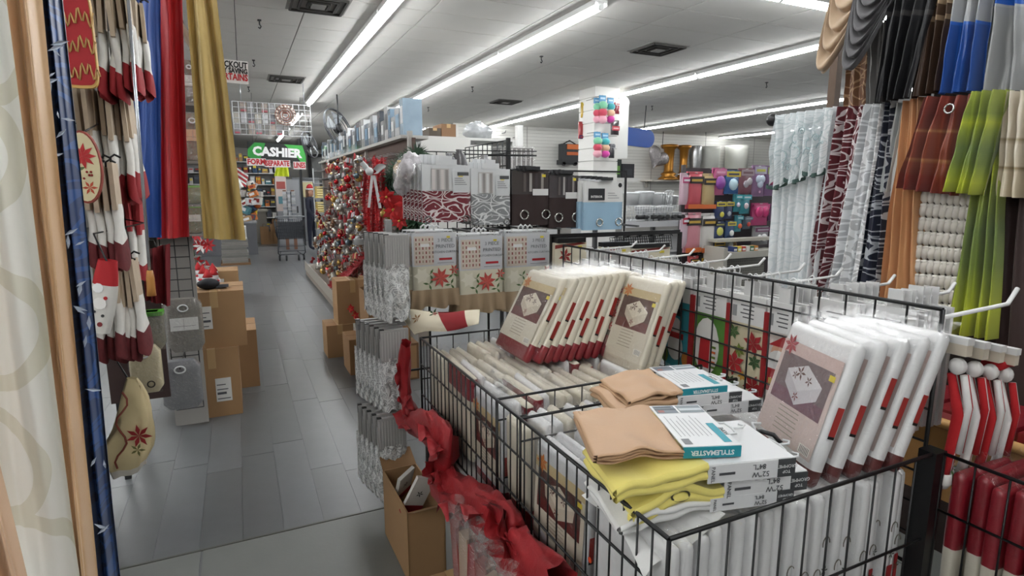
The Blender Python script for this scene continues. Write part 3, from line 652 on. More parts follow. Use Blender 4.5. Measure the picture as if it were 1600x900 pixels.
# stack of flat packs with a boxed set on top
for k in range(9):
    z = .05 + k*.055
    mb = MB(); x0, x1 = -.38 + random.uniform(-.015, .015), -.0 + random.uniform(-.02, .02)+.12
    mb.b2((x0, 13.6, z), (x1, 14.3, z+.05), mat(['8c8a86', '98958f', '7c7a78'][k % 3], .7, var=.1, vscale=12)); 
    for t in range(3): mb.b2((x0, 13.595, z+.01+t*.014), (x1, 13.6, z+.015+t*.014), mat('66645f', .7))
    mk('paper_bundle', mb, label='grey bundle of flat packs in the stack by the far aisle', cat='bundle', group='stacked grey bundles')
mk('pallet', MB().b2((-.42, 13.55, 0), (.16, 14.35, .05), KD).b2((-.42, 13.57, .04), (.16, 13.65, .049), KR2), label='low wooden pallet under the grey bundles', cat='pallet')
e = empty('boxed_set', (-.06, 13.9, .55), 'white boxed kitchen set with dark picture on top of grey bundles', 'box')
mk('box', MB().b2((-.2, -.25, 0), (.18, .25, .26), mat('b9b9b5', .6)), e); mk('picture', MB().lathe([(.07, 0), (.07, .004)], mat('44484a', .6), 14, (-.02, -.252, .13), Matrix.Rotation(PI/2, 3, 'X')).b2((.06, -.253, .05), (.16, -.25, .2), mat('8f9290', .6)), e)
# kraft paper bags standing at the counter
def kraftbag(u0, v0, u1, v1, Y, label):
    Y = min(18.5, AZ((u0+u1)/2, v1, 0).y)
    x, z, w_, h_ = rectY(u0, v0, u1, v1, Y); e = empty('paper_bag', (x, Y, 0), label, 'paper bag', 'brown paper bags at the cash desk')
    t = w_*.5; b = MB(); b.b2((-w_/2, -t/2, 0), (w_/2, t/2, .004), KR2)
    for s in (-1, 1): b.b2((s*w_/2, -t/2, 0), (s*(w_/2-.004), t/2, h_), KR2).b2((-w_/2, s*t/2, 0), (w_/2, s*(t/2-.004), h_), KR2)
    mk('body', b, e); mk('handle', MB().tube([(-w_*.2, -t/2, h_), (-w_*.15, -t/2, h_+.08), (w_*.15, -t/2, h_+.08), (w_*.2, -t/2, h_)], .006, KD, 5), e)
kraftbag(406, 341, 420, 369, 17.5, 'brown paper bag standing free before the desk'); kraftbag(426, 333, 434, 372, 18, 'tall brown paper bag leaning at the cash desk')
kraftbag(427, 355, 436, 372, 17, 'small brown paper bag in front of the taller one'); kraftbag(415, 330, 424, 350, 18.6, 'brown paper bag lying back on the cash desk'); kraftbag(421, 334, 428, 366, 18.3, 'narrow brown paper bag between the other bags')
# cash desk area: counter, shelving and goods
cw = MB().b2((-1.6, 18.9, 0), (.75, 19.6, .95), mat('6b675f', .6)).b2((-1.65, 18.85, .95), (.8, 19.65, 1.0), mat('8e8a80', .5))
mk('cash_desk', cw, label='grey cash desk at the far end of the aisle', cat='counter')
sh = empty('back_shelf', (-1.4, 21.0, 0), 'tall white shelving full of small goods behind the desk', 'shelving')
for x in (0, 1.3, 2.6): mk('upright', MB().b2((x-.03, -.2, 0), (x+.03, .2, 2.7), mat('a9aaa8', .5)), sh)
for k in range(7): mk('shelf', MB().b2((0, -.2, .3+k*.36), (2.6, .2, .33+k*.36), mat('b3b4b2', .5)), sh)
mk('back_panel', MB().b2((0, .2, 0), (2.6, .22, 2.7), mat('8c8d8c', .7)), sh)
gc = ['b8b9bb', '2c3038', '7e2d2c', '3a6f78', 'd2cfc8', 'b96a2a', '4a4a52', '9a7a52', '27415e', 'a9a5a0']
for k in range(7):
    x = .08
    while x < 2.5:
        ww = random.uniform(.08, .2); hh = random.uniform(.12, .29); mb = MB().b2((0, -.12, 0), (ww*.9, .1, hh), mat(random.choice(gc), .6))
        mb.b2((ww*.1, -.124, hh*.55), (ww*.75, -.12, hh*.85), mat(random.choice(['dcdcd8', 'c8b23a', '3d4450', 'a3342c']), .6)); mb.b2((ww*.05, -.1, hh), (ww*.8, .08, hh+.008), mat('8a8a88', .6))
        mk('goods_box', mb, label='small boxed item on the white shelving behind the desk', cat='box', group='goods behind the cash desk', loc=(-1.4+x, 21.0, .33+k*.36)); x += ww+.02
# things on and above the desk
e = empty('display_screen', (.02, 18.95, 1.62), 'dark screen on a stand at the cash desk', 'screen'); mk('panel', MB().b2((-.3, 0, 0), (.3, .05, .36), mat('0d1014', .3)), e); mk('stand', MB().b2((-.04, .01, -.62), (.04, .04, 0), DARK).b2((-.15, -.08, -.62), (.15, .12, -.6), DARK), e)
p = AY(375, 270, 17.5); e = empty('small_flag', p, 'small striped flag above the far desk', 'flag'); mb = MB()
for k in range(6): mb.grid(lambda a, b: (-.2+.4*a-.05*k*.3, .03*math.sin(a*6), .24-.3*a-(k+b)*.055), 6, 1, mat('b03038' if k % 2 else 'd9d6d4', .7))
mk('cloth', mb, e); mk('stick', MB().tube([(-.25, 0, -2.05), (-.2, 0, .3)], .008, KR2, 5), e)
shY('hi_vis_vest', 16.5, ((432, 262), (450, 260), (428, 275), (452, 276)), mat('c8d62a', .5), 'neon yellow vest hanging above the cash desk', 'vest', folds=3, amp=.04, nu=24, nv=6); mk('cord', MB().tube([AY(441, 262, 16.5), (AY(441, 262, 16.5).x, 16.5, CEIL)], .004, DARK, 4), bpy.data.objects['hi_vis_vest'])
x, z, w_, h_ = rectY(396, 303, 402, 338, 16.5); mb = MB(); mb.lathe([(.03, -h_/2), (.06, -h_*.4), (.07, 0), (.055, h_*.4), (.02, h_/2)], mat('c7a81e', .6), 10)
o = mk('yellow_tool', mb, label='yellow and black tool hanging by the far shelves', cat='tool', loc=(x, 16.5, z), rot=(0, .15, 0)); mk('black_band', MB().lathe([(.062, -.1), (.075, -.02), (.07, .06)], BLACK, 10), o); mk('hang_cord', MB().tube([(0, 0, h_/2), (0, 0, 1.2)], .006, DARK, 4), o)
mk('pumpkin_pail', MB().ball((0, 0, 0), .09, mat('c4622a', .5), 14, 8, (1, 1, .85)).tube([(-.07, 0, .05), (0, 0, .16), (.07, 0, .05)], .006, DARK, 5), label='orange round pail on the far left counter', cat='pail', loc=AY(402, 321, 16.3))
sc_ = empty('side_counter', (-.75, 15.6, 0), 'low counter with clutter left of the far aisle', 'counter'); mk('body', MB().b2((-.7, 0, 0), (1.12, 1.2, .78), mat('55565a', .6)), sc_); mk('top', MB().b2((-.72, -.03, .78), (1.14, 1.22, .82), mat('7d7f82', .5)), sc_)
for k in range(26):
    u, v = random.uniform(372, 404), random.uniform(286, 352); yy = random.uniform(15.7, 16.6); q = AY(u, v, yy); ww, hh = random.uniform(.1, .26), random.uniform(.08, .2); q.z = .82 + hh/2 + .2*int(max(0, (q.z-.82))/.2)
    mb = MB().b2((-ww/2, -.08, -hh/2), (ww/2, .08, hh/2), mat(random.choice(gc+['b8422c', 'd4d4d0', 'd4d4d0']), .6)); mb.b2((-ww*.4, -.083, -hh*.2), (ww*.2, -.08, hh*.3), mat(random.choice(['c9c9c9', '30343a', '8c2a24']), .6))
    mk('goods_packet', mb, label='small packet in the heap on the low counter', cat='packet', group='heap on the low counter', loc=q, rot=(0, random.uniform(-.5, .5), random.uniform(-.5, .5)))
# grey steel cabinet with a display rack before it
x, z, w_, h_ = rectY(433, 280, 470, 376, 17.6)
e = empty('steel_cabinet', (x, 17.6, 0), 'tall grey steel cabinet behind the shopping cart', 'cabinet'); hh = z+h_/2
mk('body', MB().b2((-w_/2, 0, 0), (w_/2, .5, hh), mat('85888c', .5)), e); d_ = mk('door', MB().b2((-w_/2+.02, -.02, .05), (w_/2-.02, 0, hh-.03), mat('8f9296', .5)), e); mk('handle', MB().b2((w_/2-.1, -.05, hh*.5), (w_/2-.07, -.02, hh*.6), DARK), d_)
mk('pipe', MB().b2((w_/2+.03, -.02, 0), (w_/2+.09, .05, 3.0), DARK), e)
x, z, w_, h_ = rectY(443, 297, 463, 378, 16.6); e = empty('card_rack', (x, 16.6, 0), 'narrow wire card rack in front of the grey cabinet', 'display rack'); hh = z+h_/2
for s in (-.32, .32): mk('post', MB().b2((s*w_-.04, -.02, 0), (s*w_+.04, .02, hh), mat('77523e', .6)), e)
for k in range(14): mk('wire_shelf', MB().b2((-w_/2, -.06, .5+k*(hh-.55)/13), (w_/2, .02, .515+k*(hh-.55)/13), mat('b5b7b9', .4)), e)
for k in range(13):
    for i in range(3): mk('card_pack', MB().b2((-w_*.3+i*w_*.3-.06, -.05, .52+k*(hh-.55)/13), (-w_*.3+i*w_*.3+.06, -.03, .52+(k+.75)*(hh-.55)/13), mat(['b9bcc0', '8b9096', 'a3a6a8'][(i+k) % 3], .4)), e)
x, z, w_, h_ = rectY(431, 272, 448, 330, 17.2); mk('wall_poster', MB().b2((-w_/2, 0, -h_/2), (w_/2, .03, h_/2), mat('c6b9b4', .6)).b2((-w_*.4, -.005, h_*.1), (w_*.4, 0, h_*.3), mat('a0504a', .6)).b2((-w_*.3, -.005, -h_*.3), (w_*.3, 0, -h_*.1), mat('5c8a96', .6)), label='pale printed stand beside the grey cabinet', cat='stand', loc=(x, 17.2, z))
x, z, w_, h_ = rectY(471, 283, 491, 308, 19); mk('notice_board', MB().b2((-w_/2, 0, -h_/2), (w_/2, .03, h_/2), mat('c9bf94', .7)).b2((-w_*.5, -.01, h_*.42), (w_*.5, 0, h_*.5), mat('b7b6b0', .6)).b2((-.03, .03, -z), (.03, .06, h_/2), DARK), label='pale yellow notice sheet by the far wall', cat='notice', loc=(x, 19, z))
mk('grey_partition', MB().b2((1.55, 19.1, 0), (2.35, 19.2, 1.95), mat('7d8084', .6)).b2((1.55, 19.06, 1.9), (2.35, 19.24, 1.96), mat('6b6e72', .6)), label='grey partition behind the standing person', cat='partition')
# yellow packets on a chrome rack at the end of the ornament wall
e = empty('end_rack', (1.5, 13.2, 0), 'chrome end rack holding yellow packets by the ornaments', 'display rack')
for x in (0, .34): mk('post', MB().tube([(x, 0, 0), (x, 0, 2.05)], .015, mat('8d8f90', .3, metal=.7), 6), e)
for k in range(5): mk('shelf', MB().b2((0, -.05, .4+k*.33), (.34, .2, .42+k*.33), mat('8d8f90', .4)), e)
for k in range(1, 4):
    for j in range(5): mk('yellow_packet', MB().b2((1.53, 13.17, .43+.33*k+j*.05), (1.8, 13.38, .472+.33*k+j*.05), mat('b59a45', .5, var=.15, vscale=20)).b2((1.56, 13.165, .44+.33*k+j*.05), (1.69, 13.17, .462+.33*k+j*.05), mat('d8cf9a', .5)), label='yellow packet stacked on the chrome end rack', cat='packet', group='yellow packets')
# person in a red cap, partly behind the end rack
def person(loc, rz):
    e = empty('person', loc, 'person in dark clothes and a red and white cap by the far rack', 'person', rot=(0, 0, rz))
    vs = [(0, 0, .92), (0, 0, 1.12), (0, .01, 1.3), (0, .01, 1.42), (.17, 0, 1.36), (.22, -.02, 1.1), (.2, -.14, .9), (.19, -.2, .84), (-.17, 0, 1.36), (-.22, -.02, 1.1), (-.2, -.14, .9), (-.19, -.2, .84), (.09, 0, .86), (.1, -.02, .5), (.1, 0, .09), (.1, -.13, .04), (-.09, 0, .86), (-.1, .02, .5), (-.1, .03, .09), (-.1, -.1, .04)]
    es = [(0, 1), (1, 2), (2, 3), (2, 4), (4, 5), (5, 6), (6, 7), (2, 8), (8, 9), (9, 10), (10, 11), (0, 12), (12, 13), (13, 14), (14, 15), (0, 16), (16, 17), (17, 18), (18, 19)]
    rd = [.13, .12, .13, .055, .065, .05, .036, .035, .065, .05, .036, .035, .09, .065, .042, .04, .09, .065, .042, .04]
    me = bpy.data.meshes.new('body'); me.from_pydata(vs, es, []); me.update(); o = bpy.data.objects.new('body', me); COL.objects.link(o); o.parent = e
    sm = o.modifiers.new('skin', 'SKIN'); 
    for i, r_ in enumerate(rd): me.skin_vertices[0].data[i].radius = (r_, r_*.8)
    me.skin_vertices[0].data[0].use_root = True; o.modifiers.new('sub', 'SUBSURF').levels = 2; o.modifiers['sub'].render_levels = 2; me.materials.append(mat('171b2c', .85))
    mb = MB(); SK = mat('b98a70', .6); mb.ball((0, -.01, 1.52), .085, SK, 14, 10, (.9, 1.05, 1.3)); mb.ball((0, -.1, 1.51), .014, SK, 6, 5); mb.tube([(0, .01, 1.38), (0, 0, 1.46)], .05, SK, 10)
    for s in (-1, 1): mb.ball((s*.03, -.085, 1.54), .01, BLACK, 6, 5); mb.ball((s*.078, .0, 1.52), .02, SK, 6, 5, (.5, 1, 1.3))
    mb.b2((-.022, -.098, 1.468), (.022, -.088, 1.476), mat('8a3c3c', .6)); mk('head', mb, e)
    for s in (-1, 1):
        hb_ = MB(); c = Vector((s*.19, -.22, .82)); hb_.ball(c, .036, SK, 8, 6, (.7, 1, 1.2))
        for k in range(4): hb_.tube([c+Vector((s*.005, -.03+.02*k, -.02)), c+Vector((0, -.035+.02*k, -.065)), c+Vector((-s*.012, -.03+.018*k, -.088))], .009, SK, 5)
        hb_.tube([c+Vector((0, -.03, .01)), c+Vector((-s*.02, -.06, -.02)), c+Vector((-s*.02, -.065, -.045))], .01, SK, 5); mk('hand', hb_, e)
    mb = MB(); mb.grid(lambda a, b: (.1*math.cos(PI*a)*(1+.15*b), .02+.09*math.sin(PI*a)*(1+.1*b), 1.6-.4*b+.02*math.sin(a*20)), 14, 8, mat('5e4330', .7)); mk('hair', mb, e)
    mb = MB(); mb.lathe([(.1, 1.585), (.108, 1.6), (.1, 1.625)], mat('d9d8d6', .9), 14); mb.lathe([(.098, 1.62), (.07, 1.7), (.03, 1.74)], mat('b0202a', .8), 14); mb.ball((.07, 0, 1.7), .035, mat('dedddb', .9), 8, 6); mk('cap', mb, e)
person((1.74, 16.2, 0), 1.0)
# ================================================================ ORNAMENT WALL
def lump(mb, c, r, m, sc=(1, 1, 1), seed=3):
    def fn(a, b):
        d = Vector((math.sin(b*PI)*math.cos(a*2*PI), math.sin(b*PI)*math.sin(a*2*PI), -math.cos(b*PI))); k = r*(1+.28*noise.noise(d*2.3+Vector((seed, 0, 0)))+.1*noise.noise(d*7))
        return (c[0]+d.x*k*sc[0], c[1]+d.y*k*sc[1], c[2]+d.z*k*sc[2])
    return mb.grid(fn, 28, 18, m)
XO = 1.3
e = empty('ornament_gondola', (XO, 0, 0), 'long gondola whose side is covered with hanging ornaments', 'display rack')
mk('back_panel', MB().b2((.16, 5.2, .3), (.19, 11.2, 2.06), mat('57463f', .8)), e)
mk('base_deck', MB().b2((-.22, 5.6, 0), (.4, 11.5, .2), mat('8d8379', .7)), e)
mk('deck_edge', MB().b2((-.235, 5.6, .1), (-.22, 11.5, .26), mat('9b958c', .5)), e)
for y in (5.25, 7.2, 9.2, 11.18): mk('upright', MB().b2((.13, y-.025, 0), (.17, y+.025, 2.12), mat('a5a19b', .4)), e)
mk('top_shelf', MB().b2((.08, 5.3, 2.06), (.34, 11.2, 2.09), mat('b3b1ac', .5)), e)
pegs = MB()
for y in range(40):
    for z in range(10): pegs.tube([(.16, 5.3+y*.148, .6+z*.145), (-.02, 5.3+y*.148, .62+z*.145)], .0035, mat('8c8c8c', .3, metal=.6), 4)
mk('peg', pegs, e, kind='stuff')
def orn_mesh(kind, c1, c2, s=1):
    m1 = mat(c1, .18 if kind in 'bgd' else .7, metal=.5 if kind in 'bgd' else 0, var=.15, vscale=20); m2 = mat(c2, .4); mb = MB()
    if kind == 'b': mb.ball((0, 0, 0), .04, m1, 10, 7); mb.lathe([(.012, .036), (.012, .052)], mat('b59a55', .3, metal=.8), 8); mb.tube([(0, 0, .05), (0, 0, .075)], .002, m2, 4)
    if kind == 'g': mb.lathe([(.004, .045), (.022, .04), (.03, .0), (.045, -.035), (.04, -.036)], m1, 10); mb.ball((0, 0, -.04), .011, m2, 6, 5)
    if kind == 't':
        mb.ball((0, 0, -.02), .032, m1, 8, 6, (1, .8, 1.1)); mb.ball((0, 0, .03), .025, m1, 8, 6)
        for s_ in (-1, 1): mb.ball((0, s_*.02, .05), .009, m1, 6, 4); mb.ball((-.01, s_*.03, -.01), .012, m2, 6, 4); mb.ball((-.01, s_*.02, -.05), .014, m2, 6, 4)
    if kind == 's':
        for k in range(6):
            a = k*PI/3; mb.tube([(0, 0, 0), (0, .045*math.cos(a), .045*math.sin(a))], [.007, .003], m1, 5)
        mb.ball((0, 0, 0), .014, m2, 8, 5)
    if kind == 'n':
        for s_ in (-1, 1): mb.ball((0, s_*.024, .01), .024, m1, 8, 5, (.55, 1, .7)); mb.tube([(0, 0, 0), (-.008, s_*.022, -.05)], [.008, .012], m1, 5)
        mb.ball((-.006, 0, .008), .011, m2, 6, 5)
    if kind == 'p': mb.box((0, 0, 0), (.055, .06, .06), m1); mb.box((0, 0, 0), (.057, .012, .062), m2); mb.box((0, 0, 0), (.012, .062, .062), m2); mb.ball((0, 0, .035), .012, m2, 6, 4)
    if kind == 'd': mb.lathe([(.002, -.06), (.014, -.04), (.03, 0), (.014, .03), (.008, .05)], m1, 8); mb.lathe([(.03, -.004), (.033, 0), (.03, .004)], m2, 8)
    if kind == 'c': mb.lathe([(.028, -.04), (.03, 0), (.02, .03), (.002, .075)], m1, 9); mb.lathe([(.03, -.045), (.036, -.035), (.03, -.025)], m2, 9); mb.ball((0, 0, .075), .01, m2, 6, 4)
    return mb.mesh('ornament')
OT = [('bauble', orn_mesh('b', 'a3161d', '777777'), 'shiny red bauble hanging on the ornament wall', 9), ('bauble', orn_mesh('b', 'b08d4a', '777777'), 'shiny gold bauble hanging on the ornament wall', 6),
      ('bauble', orn_mesh('b', 'a2a4a6', '777777'), 'silver bauble hanging on the ornament wall', 7), ('bell_ornament', orn_mesh('g', 'b5b1a8', 'b09550'), 'white bell ornament hanging on the ornament wall', 7),
      ('bear_ornament', orn_mesh('t', '7d5a42', 'c9b8a2'), 'brown bear ornament hanging on the ornament wall', 6), ('snowman_ornament', orn_mesh('t', 'bdb9b2', 'a3202a'), 'white snowman ornament hanging on the ornament wall', 8),
      ('snowflake_ornament', orn_mesh('s', 'b4b6b6', 'c6c6c6'), 'white snowflake ornament hanging on the ornament wall', 4), ('bow_ornament', orn_mesh('n', '8f1520', 'b8363c'), 'dark red bow ornament hanging on the ornament wall', 7),
      ('bow_ornament', orn_mesh('n', 'b6a37c', 'd4c8a6'), 'champagne bow ornament hanging on the ornament wall', 6), ('gift_ornament', orn_mesh('p', '9c2a2a', 'c7b27a'), 'red gift box ornament hanging on the ornament wall', 5),
      ('gift_ornament', orn_mesh('p', '8f9296', 'a02028'), 'silver gift box ornament hanging on the ornament wall', 4), ('drop_ornament', orn_mesh('d', '6c2226', 'c9b070'), 'maroon drop ornament hanging on the ornament wall', 5),
      ('gnome_ornament', orn_mesh('c', '8a1a22', 'b8b4ae'), 'red hatted gnome ornament hanging on the ornament wall', 8), ('gnome_ornament', orn_mesh('c', '5a4a44', 'c9c2b6'), 'brown hatted gnome ornament hanging on the ornament wall', 5), ('bauble', orn_mesh('b', '5f6d74', '777777'), 'blue grey bauble hanging on the ornament wall', 2)]
bag_ = [k for k, t in enumerate(OT) for _ in range(t[3])]
n = 0; OPOS = []
def put_orn(p, s, tail=None):
    t = OT[random.choice(bag_)]; o = mk(t[0], t[1], label=t[2] if not tail else t[2].replace('hanging on the ornament wall', tail), cat='ornament', group='ornaments on the wall' if not tail else 'ornaments heaped on the deck', loc=p, rot=(random.uniform(-.4, .4), random.uniform(-.4, .4), random.uniform(-.8, .8))); o.scale = (s, s, s)
for r_ in range(18):
    v0 = 254 + r_*9.6; nn = 16
    for k in range(nn):
        u = 486 + (k + (.5 if r_ % 2 else 0) + random.uniform(-.35, .35))*84/nn
        if r_ < 9 and u < 511: continue
        p = AX(u, v0 + random.uniform(-4, 4) + (u-530)*(-.2 if r_ < 4 else (-.05 if r_ < 8 else .12)), XO - .03 + random.uniform(-.05, .05))
        if p.z > 2.04 or p.y > 11.3: continue
        d = (p-CAM).length; s_ = random.uniform(.8, 1.2)*(.66+.042*d)
        if any((p-q_).length < .042*(s_+t_) for q_, t_ in OPOS):
            p = p + Vector((random.choice((-.07, .05)), random.uniform(-.04, .04), random.uniform(-.02, .02))); s_ *= .85
            if any((p-q_).length < .036*(s_+t_) for q_, t_ in OPOS): continue
        OPOS.append((p, s_)); put_orn(p, s_); n += 1
for k in range(46):
    y = random.uniform(5.8, 11); put_orn((XO + random.uniform(-.18, .08), y, .24 + random.uniform(.02, .16)), random.uniform(1.1, 1.7), 'lying in the heap on the low deck')
# tinsel garlands
def tinsel(name, path, r, m, label, cat='garland', dens=90, seg=None, parent=None, ws=.12, **kw):
    mb = MB(); path = [Vector(p) for p in path]; L = [(path[i+1]-path[i]).length for i in range(len(path)-1)]
    for i in range(len(L)):
        for _ in range(max(3, int(dens*L[i]))):
            p = path[i].lerp(path[i+1], random.random()); d = Vector((random.gauss(0, 1), random.gauss(0, 1), random.gauss(0, 1))).normalized()
            q = d.orthogonal().normalized()*r*ws; mb.poly([p-q, p+q, p+d*r*random.uniform(.6, 1.15)], m)
    mb.tube(path, r*.35, m, 6)
    return mk(name, mb, parent, label=label, cat=cat, **kw)
RT1 = mat('b0101a', .35, metal=.25); RT2 = mat('8d0d16', .45, metal=.2); GN = mat('243f2a', .75); GN2 = mat('2f5236', .75)
for k, (u, v0, v1) in enumerate(((570, 250, 352), (577, 262, 395), (584, 246, 430), (590, 250, 372), (597, 247, 440), (588, 330, 445))):
    x = 1.02+.01*k; tinsel('tinsel_garland', [AX(u + 1.5*math.sin(t), v0+(v1-v0)*t/8, x) for t in range(9)], .045, RT1 if k % 2 else RT2, 'red tinsel garland hanging in strands at the end of the ornament wall', dens=520, ws=.2, group='red tinsel strands')
tinsel('tinsel_garland', [AX(u, v, .98) for u, v in ((608, 372), (592, 388), (574, 402), (556, 420), (536, 436), (520, 446))], .08, RT2, 'thick red garland slanting down across the ornaments', dens=500, ws=.2)
tinsel('pine_garland', [AX(u, v, 1.0) for u, v in ((604, 392), (585, 402), (566, 418), (552, 432))], .06, mat('4b2d22', .7), 'brown twig garland twined along the slanting red one', dens=300)
bw = MB()
for s in (-1, 1):
    bw.grid(lambda a, b: (0 + .02*math.sin(b*PI), s*(.02+.1*a), .06*a*(1 if s > 0 else .4)+.05*(b-.5)*(1-abs(a-.5))), 5, 4, mat('c3c5c6', .4)); bw.grid(lambda a, b: (.01, s*(.01+.05*a)+.03*(b-.5), -.02-.17*a), 5, 2, mat('b5b7b9', .4))
bw.ball((-.01, 0, 0), .022, mat('cfd1d2', .4), 8, 6)
mk('ribbon_bow', bw, label='large silver white ribbon bow over the red tinsel', cat='bow', loc=AX(580, 268, .97), rot=(0, 0, .3)).scale = (1.5, 1.5, 1.5)
# green garland with silk poinsettias and gold balls
gp = [(655, 238), (640, 250), (622, 262), (610, 280), (604, 300), (612, 320), (628, 335), (642, 350), (650, 366)]
tinsel('pine_garland', [AX(u, v, 1.12) for u, v in gp], .1, GN, 'dark green pine garland beside the red tinsel', dens=700)
tinsel('pine_garland', [AX(u, v, 1.08) for u, v in ((618, 340), (634, 352), (648, 362), (652, 345), (636, 335))], .1, GN2, 'bushy green pine branch below the poinsettias', dens=800)
def flower(p, r, m, m2, label, nrm=(-.7, -.7, 0), grp='silk poinsettias'):
    nrm = Vector(nrm).normalized(); ex = Vector((0, 0, 1)); ex = (ex - nrm*ex.dot(nrm)).normalized(); ey = nrm.cross(ex)
    e = empty('silk_poinsettia', p, label, 'silk flower', grp)
    mb = MB(); petals(mb, (0, 0, 0), r, 6, m, ex, ey, 0, wid=.55, bend=r*.25); petals(mb, (0, 0, 0), r*.7, 5, m2, ex, ey, .012, .4, .5, r*.3); mk('petal_ring', mb, e)
    mk('centre', MB().ball(nrm*.02, r*.12, mat('b8973f', .5), 6, 5), e)
for (u, v, r_) in ((636, 318, .105), (617, 328, .1), (606, 308, .08), (626, 345, .07)): flower(AX(u, v, .98), r_, mat('a90f14', .6), mat('c3161b', .6), 'red silk poinsettia set in the green garland')
for (u, v, r_) in ((624, 264, .042), (610, 335, .038), (600, 334, .03)): mk('bauble', OT[1][1], label='large gold bauble hanging in the green garland', cat='ornament', group='gold baubles in the garland', loc=AX(u, v, .97)).scale = (r_*25,)*3
c = AX(638, 274, .88); e = empty('tree_skirt_bag', c, 'clear bag of white crinkled trimming on top of the garland', 'packet')
mb = MB(); [lump(mb, (.03*math.sin(k_*2.1), .08*math.cos(k_*1.7), .07*math.sin(k_*1.3)), .055, mat('c2bec2', .55, coat=.35, bump=1.0, bscale=45, var=.4, vscale=38), (.8, 1, 1), k_) for k_ in range(9)]; mk('contents', mb, e)
mb = MB(); mb.ball((0, 0, .0), .135, film_mat(.25, bscale=18), 16, 10, (.62, 1, .85)); mk('bag_film', mb, e)
x0 = AX(660, 300, .95); mb = MB()
for k in range(6): p = Vector((x0.x+.02*k, x0.y+.05*k, x0.z-.05+.012*k)); mb.tube([p, p+Vector((-.04, -.02, -.07))], .006, mat('b79a68', .7), 5)
mk('broom_sticks', mb, label='bundle of pale wooden sticks below the clear bag', cat='sticks')
# boxes on the top shelf
bx_c = ['9fb4c4', 'c9cbcc', 'b5b8ba', '7d94a6', 'd4d4d2', '8a8c8e', '4a5058']
y = 5.35; k = 0
while y < 11.0:
    dy = random.uniform(.1, .2); hh = random.uniform(.2, .34); m_ = mat(bx_c[k % 7], .25, coat=.7, var=.2, vscale=9, metal=.2)
    mb = MB().b2((XO+.12, y, 2.09), (XO+.3, y+dy*.92, 2.09+hh), m_); mb.b2((XO+.117, y+.015, 2.1+hh*.3), (XO+.12, y+dy*.7, 2.09+hh*.8), mat(random.choice(['d5d7d8', '6d8ea8', '3c4046']), .4))
    mk('gift_bag_box', mb, label='shiny pale box standing in the row above the ornaments', cat='box', group='boxes on the top shelf'); y += dy+.01; k += 1
sk = empty('stock_rack', (2.2, 6.9, 0), 'white stock shelving behind the ornament gondola', 'shelving'); ZT = AY(693, 217, 7.1).z
mk('top_board', MB().b2((-.2, -.1, ZT-.03), (1.05, .6, ZT), mat('cfcfcb', .5)), sk)
for x in (-.2, .4, 1.01): mk('upright', MB().b2((x, -.1, 0), (x+.04, .6, ZT-.03), mat('c4c4c0', .5)), sk)
mk('front_board', MB().b2((-.2, -.12, .3), (.42, -.1, ZT), mat('d0cfca', .5)), sk)
for (u0, v0, u1, v1, c_, lb) in ((683, 196, 705, 217, '7a5c42', 'brown carton on top of the white stock shelving'), (664, 203, 682, 217, '4b4238', 'dark flat carton beside the brown carton on the shelving')):
    x, z, w_, h_ = rectY(u0, v0, u1, v1, 7.1); carton('carton', (x, 7.1, ZT), (w_, .35, h_), lb, m_=mat(c_, .8))
# cartons on the aisle floor
carton('carton', (.80, 5.72, 0), (.25, .3, .32), 'small brown carton on the floor before the ornament deck')
carton('carton', (.93, 5.12, 0), (.3, .34, .32), 'brown carton on the floor nearest the lace curtain packs', m_=KR2)
carton('carton', (.94, 5.74, .32), (.3, .3, .42), 'plain carton standing on the small one by the ornaments')
carton('carton', (1.07, 4.85, .32), (.34, .4, .44), 'brown open carton with dark print beside the lace packs', open_=True, m_=KR2)
mk('carton', MB().b2((.92, 4.62, 0), (1.3, 4.95, .32), KD).b2((.93, 4.615, .02), (1.28, 4.62, .3), KR2), label='dark brown carton supporting the open carton', cat='cardboard box')
for (u, v) in ((556, 492), (549, 482)): flower(AY(u, v, 5.58), .05, mat('b0141a', .6), mat('c8201f', .6), 'small red silk poinsettia on the stacked cartons', grp='poinsettias on cartons')
# ================================================================ HANGING CURTAIN PACKS (on the cross rack)
HNG = mat('d3d5d6', .35); 
def front_quads(w_, h_, y): return lambda x0, z0, x1, z1, m, mb, d=0: mb.poly([(x0*w_, y-d, z0*h_), (x1*w_, y-d, z0*h_), (x1*w_, y-d, z1*h_), (x0*w_, y-d, z1*h_)], m)
def pack_body(mb, w_, z0, z1, t, m, uv=True):
    def fn(a, b):
        # wrap: left side, front, right side
        s = a*4
        if s < 1: x, y = -w_/2, t*(1-s)
        elif s < 3: x, y = -w_/2 + w_*(s-1)/2, -.004*math.sin((s-1)/2*PI*3)
        else: x, y = w_/2, t*(s-3)
        return (x, y, z0+(z1-z0)*b)
    k0 = len(mb.v); mb.grid(fn, 16, 6, m, uvs=(w_+2*t, z1-z0))
    mb.poly([(-w_/2, 0, z1), (w_/2, 0, z1), (w_/2, t, z1), (-w_/2, t, z1)], m); mb.poly([(-w_/2, t, z0), (w_/2, t, z0), (w_/2, 0, z0), (-w_/2, 0, z0)], m)
def ring(mb, c, r, m, t=.006, n=20): mb.tube([(c[0]+r*math.cos(2*PI*k/n), c[1], c[2]+r*math.sin(2*PI*k/n)) for k in range(n+1)], t, m, 6)
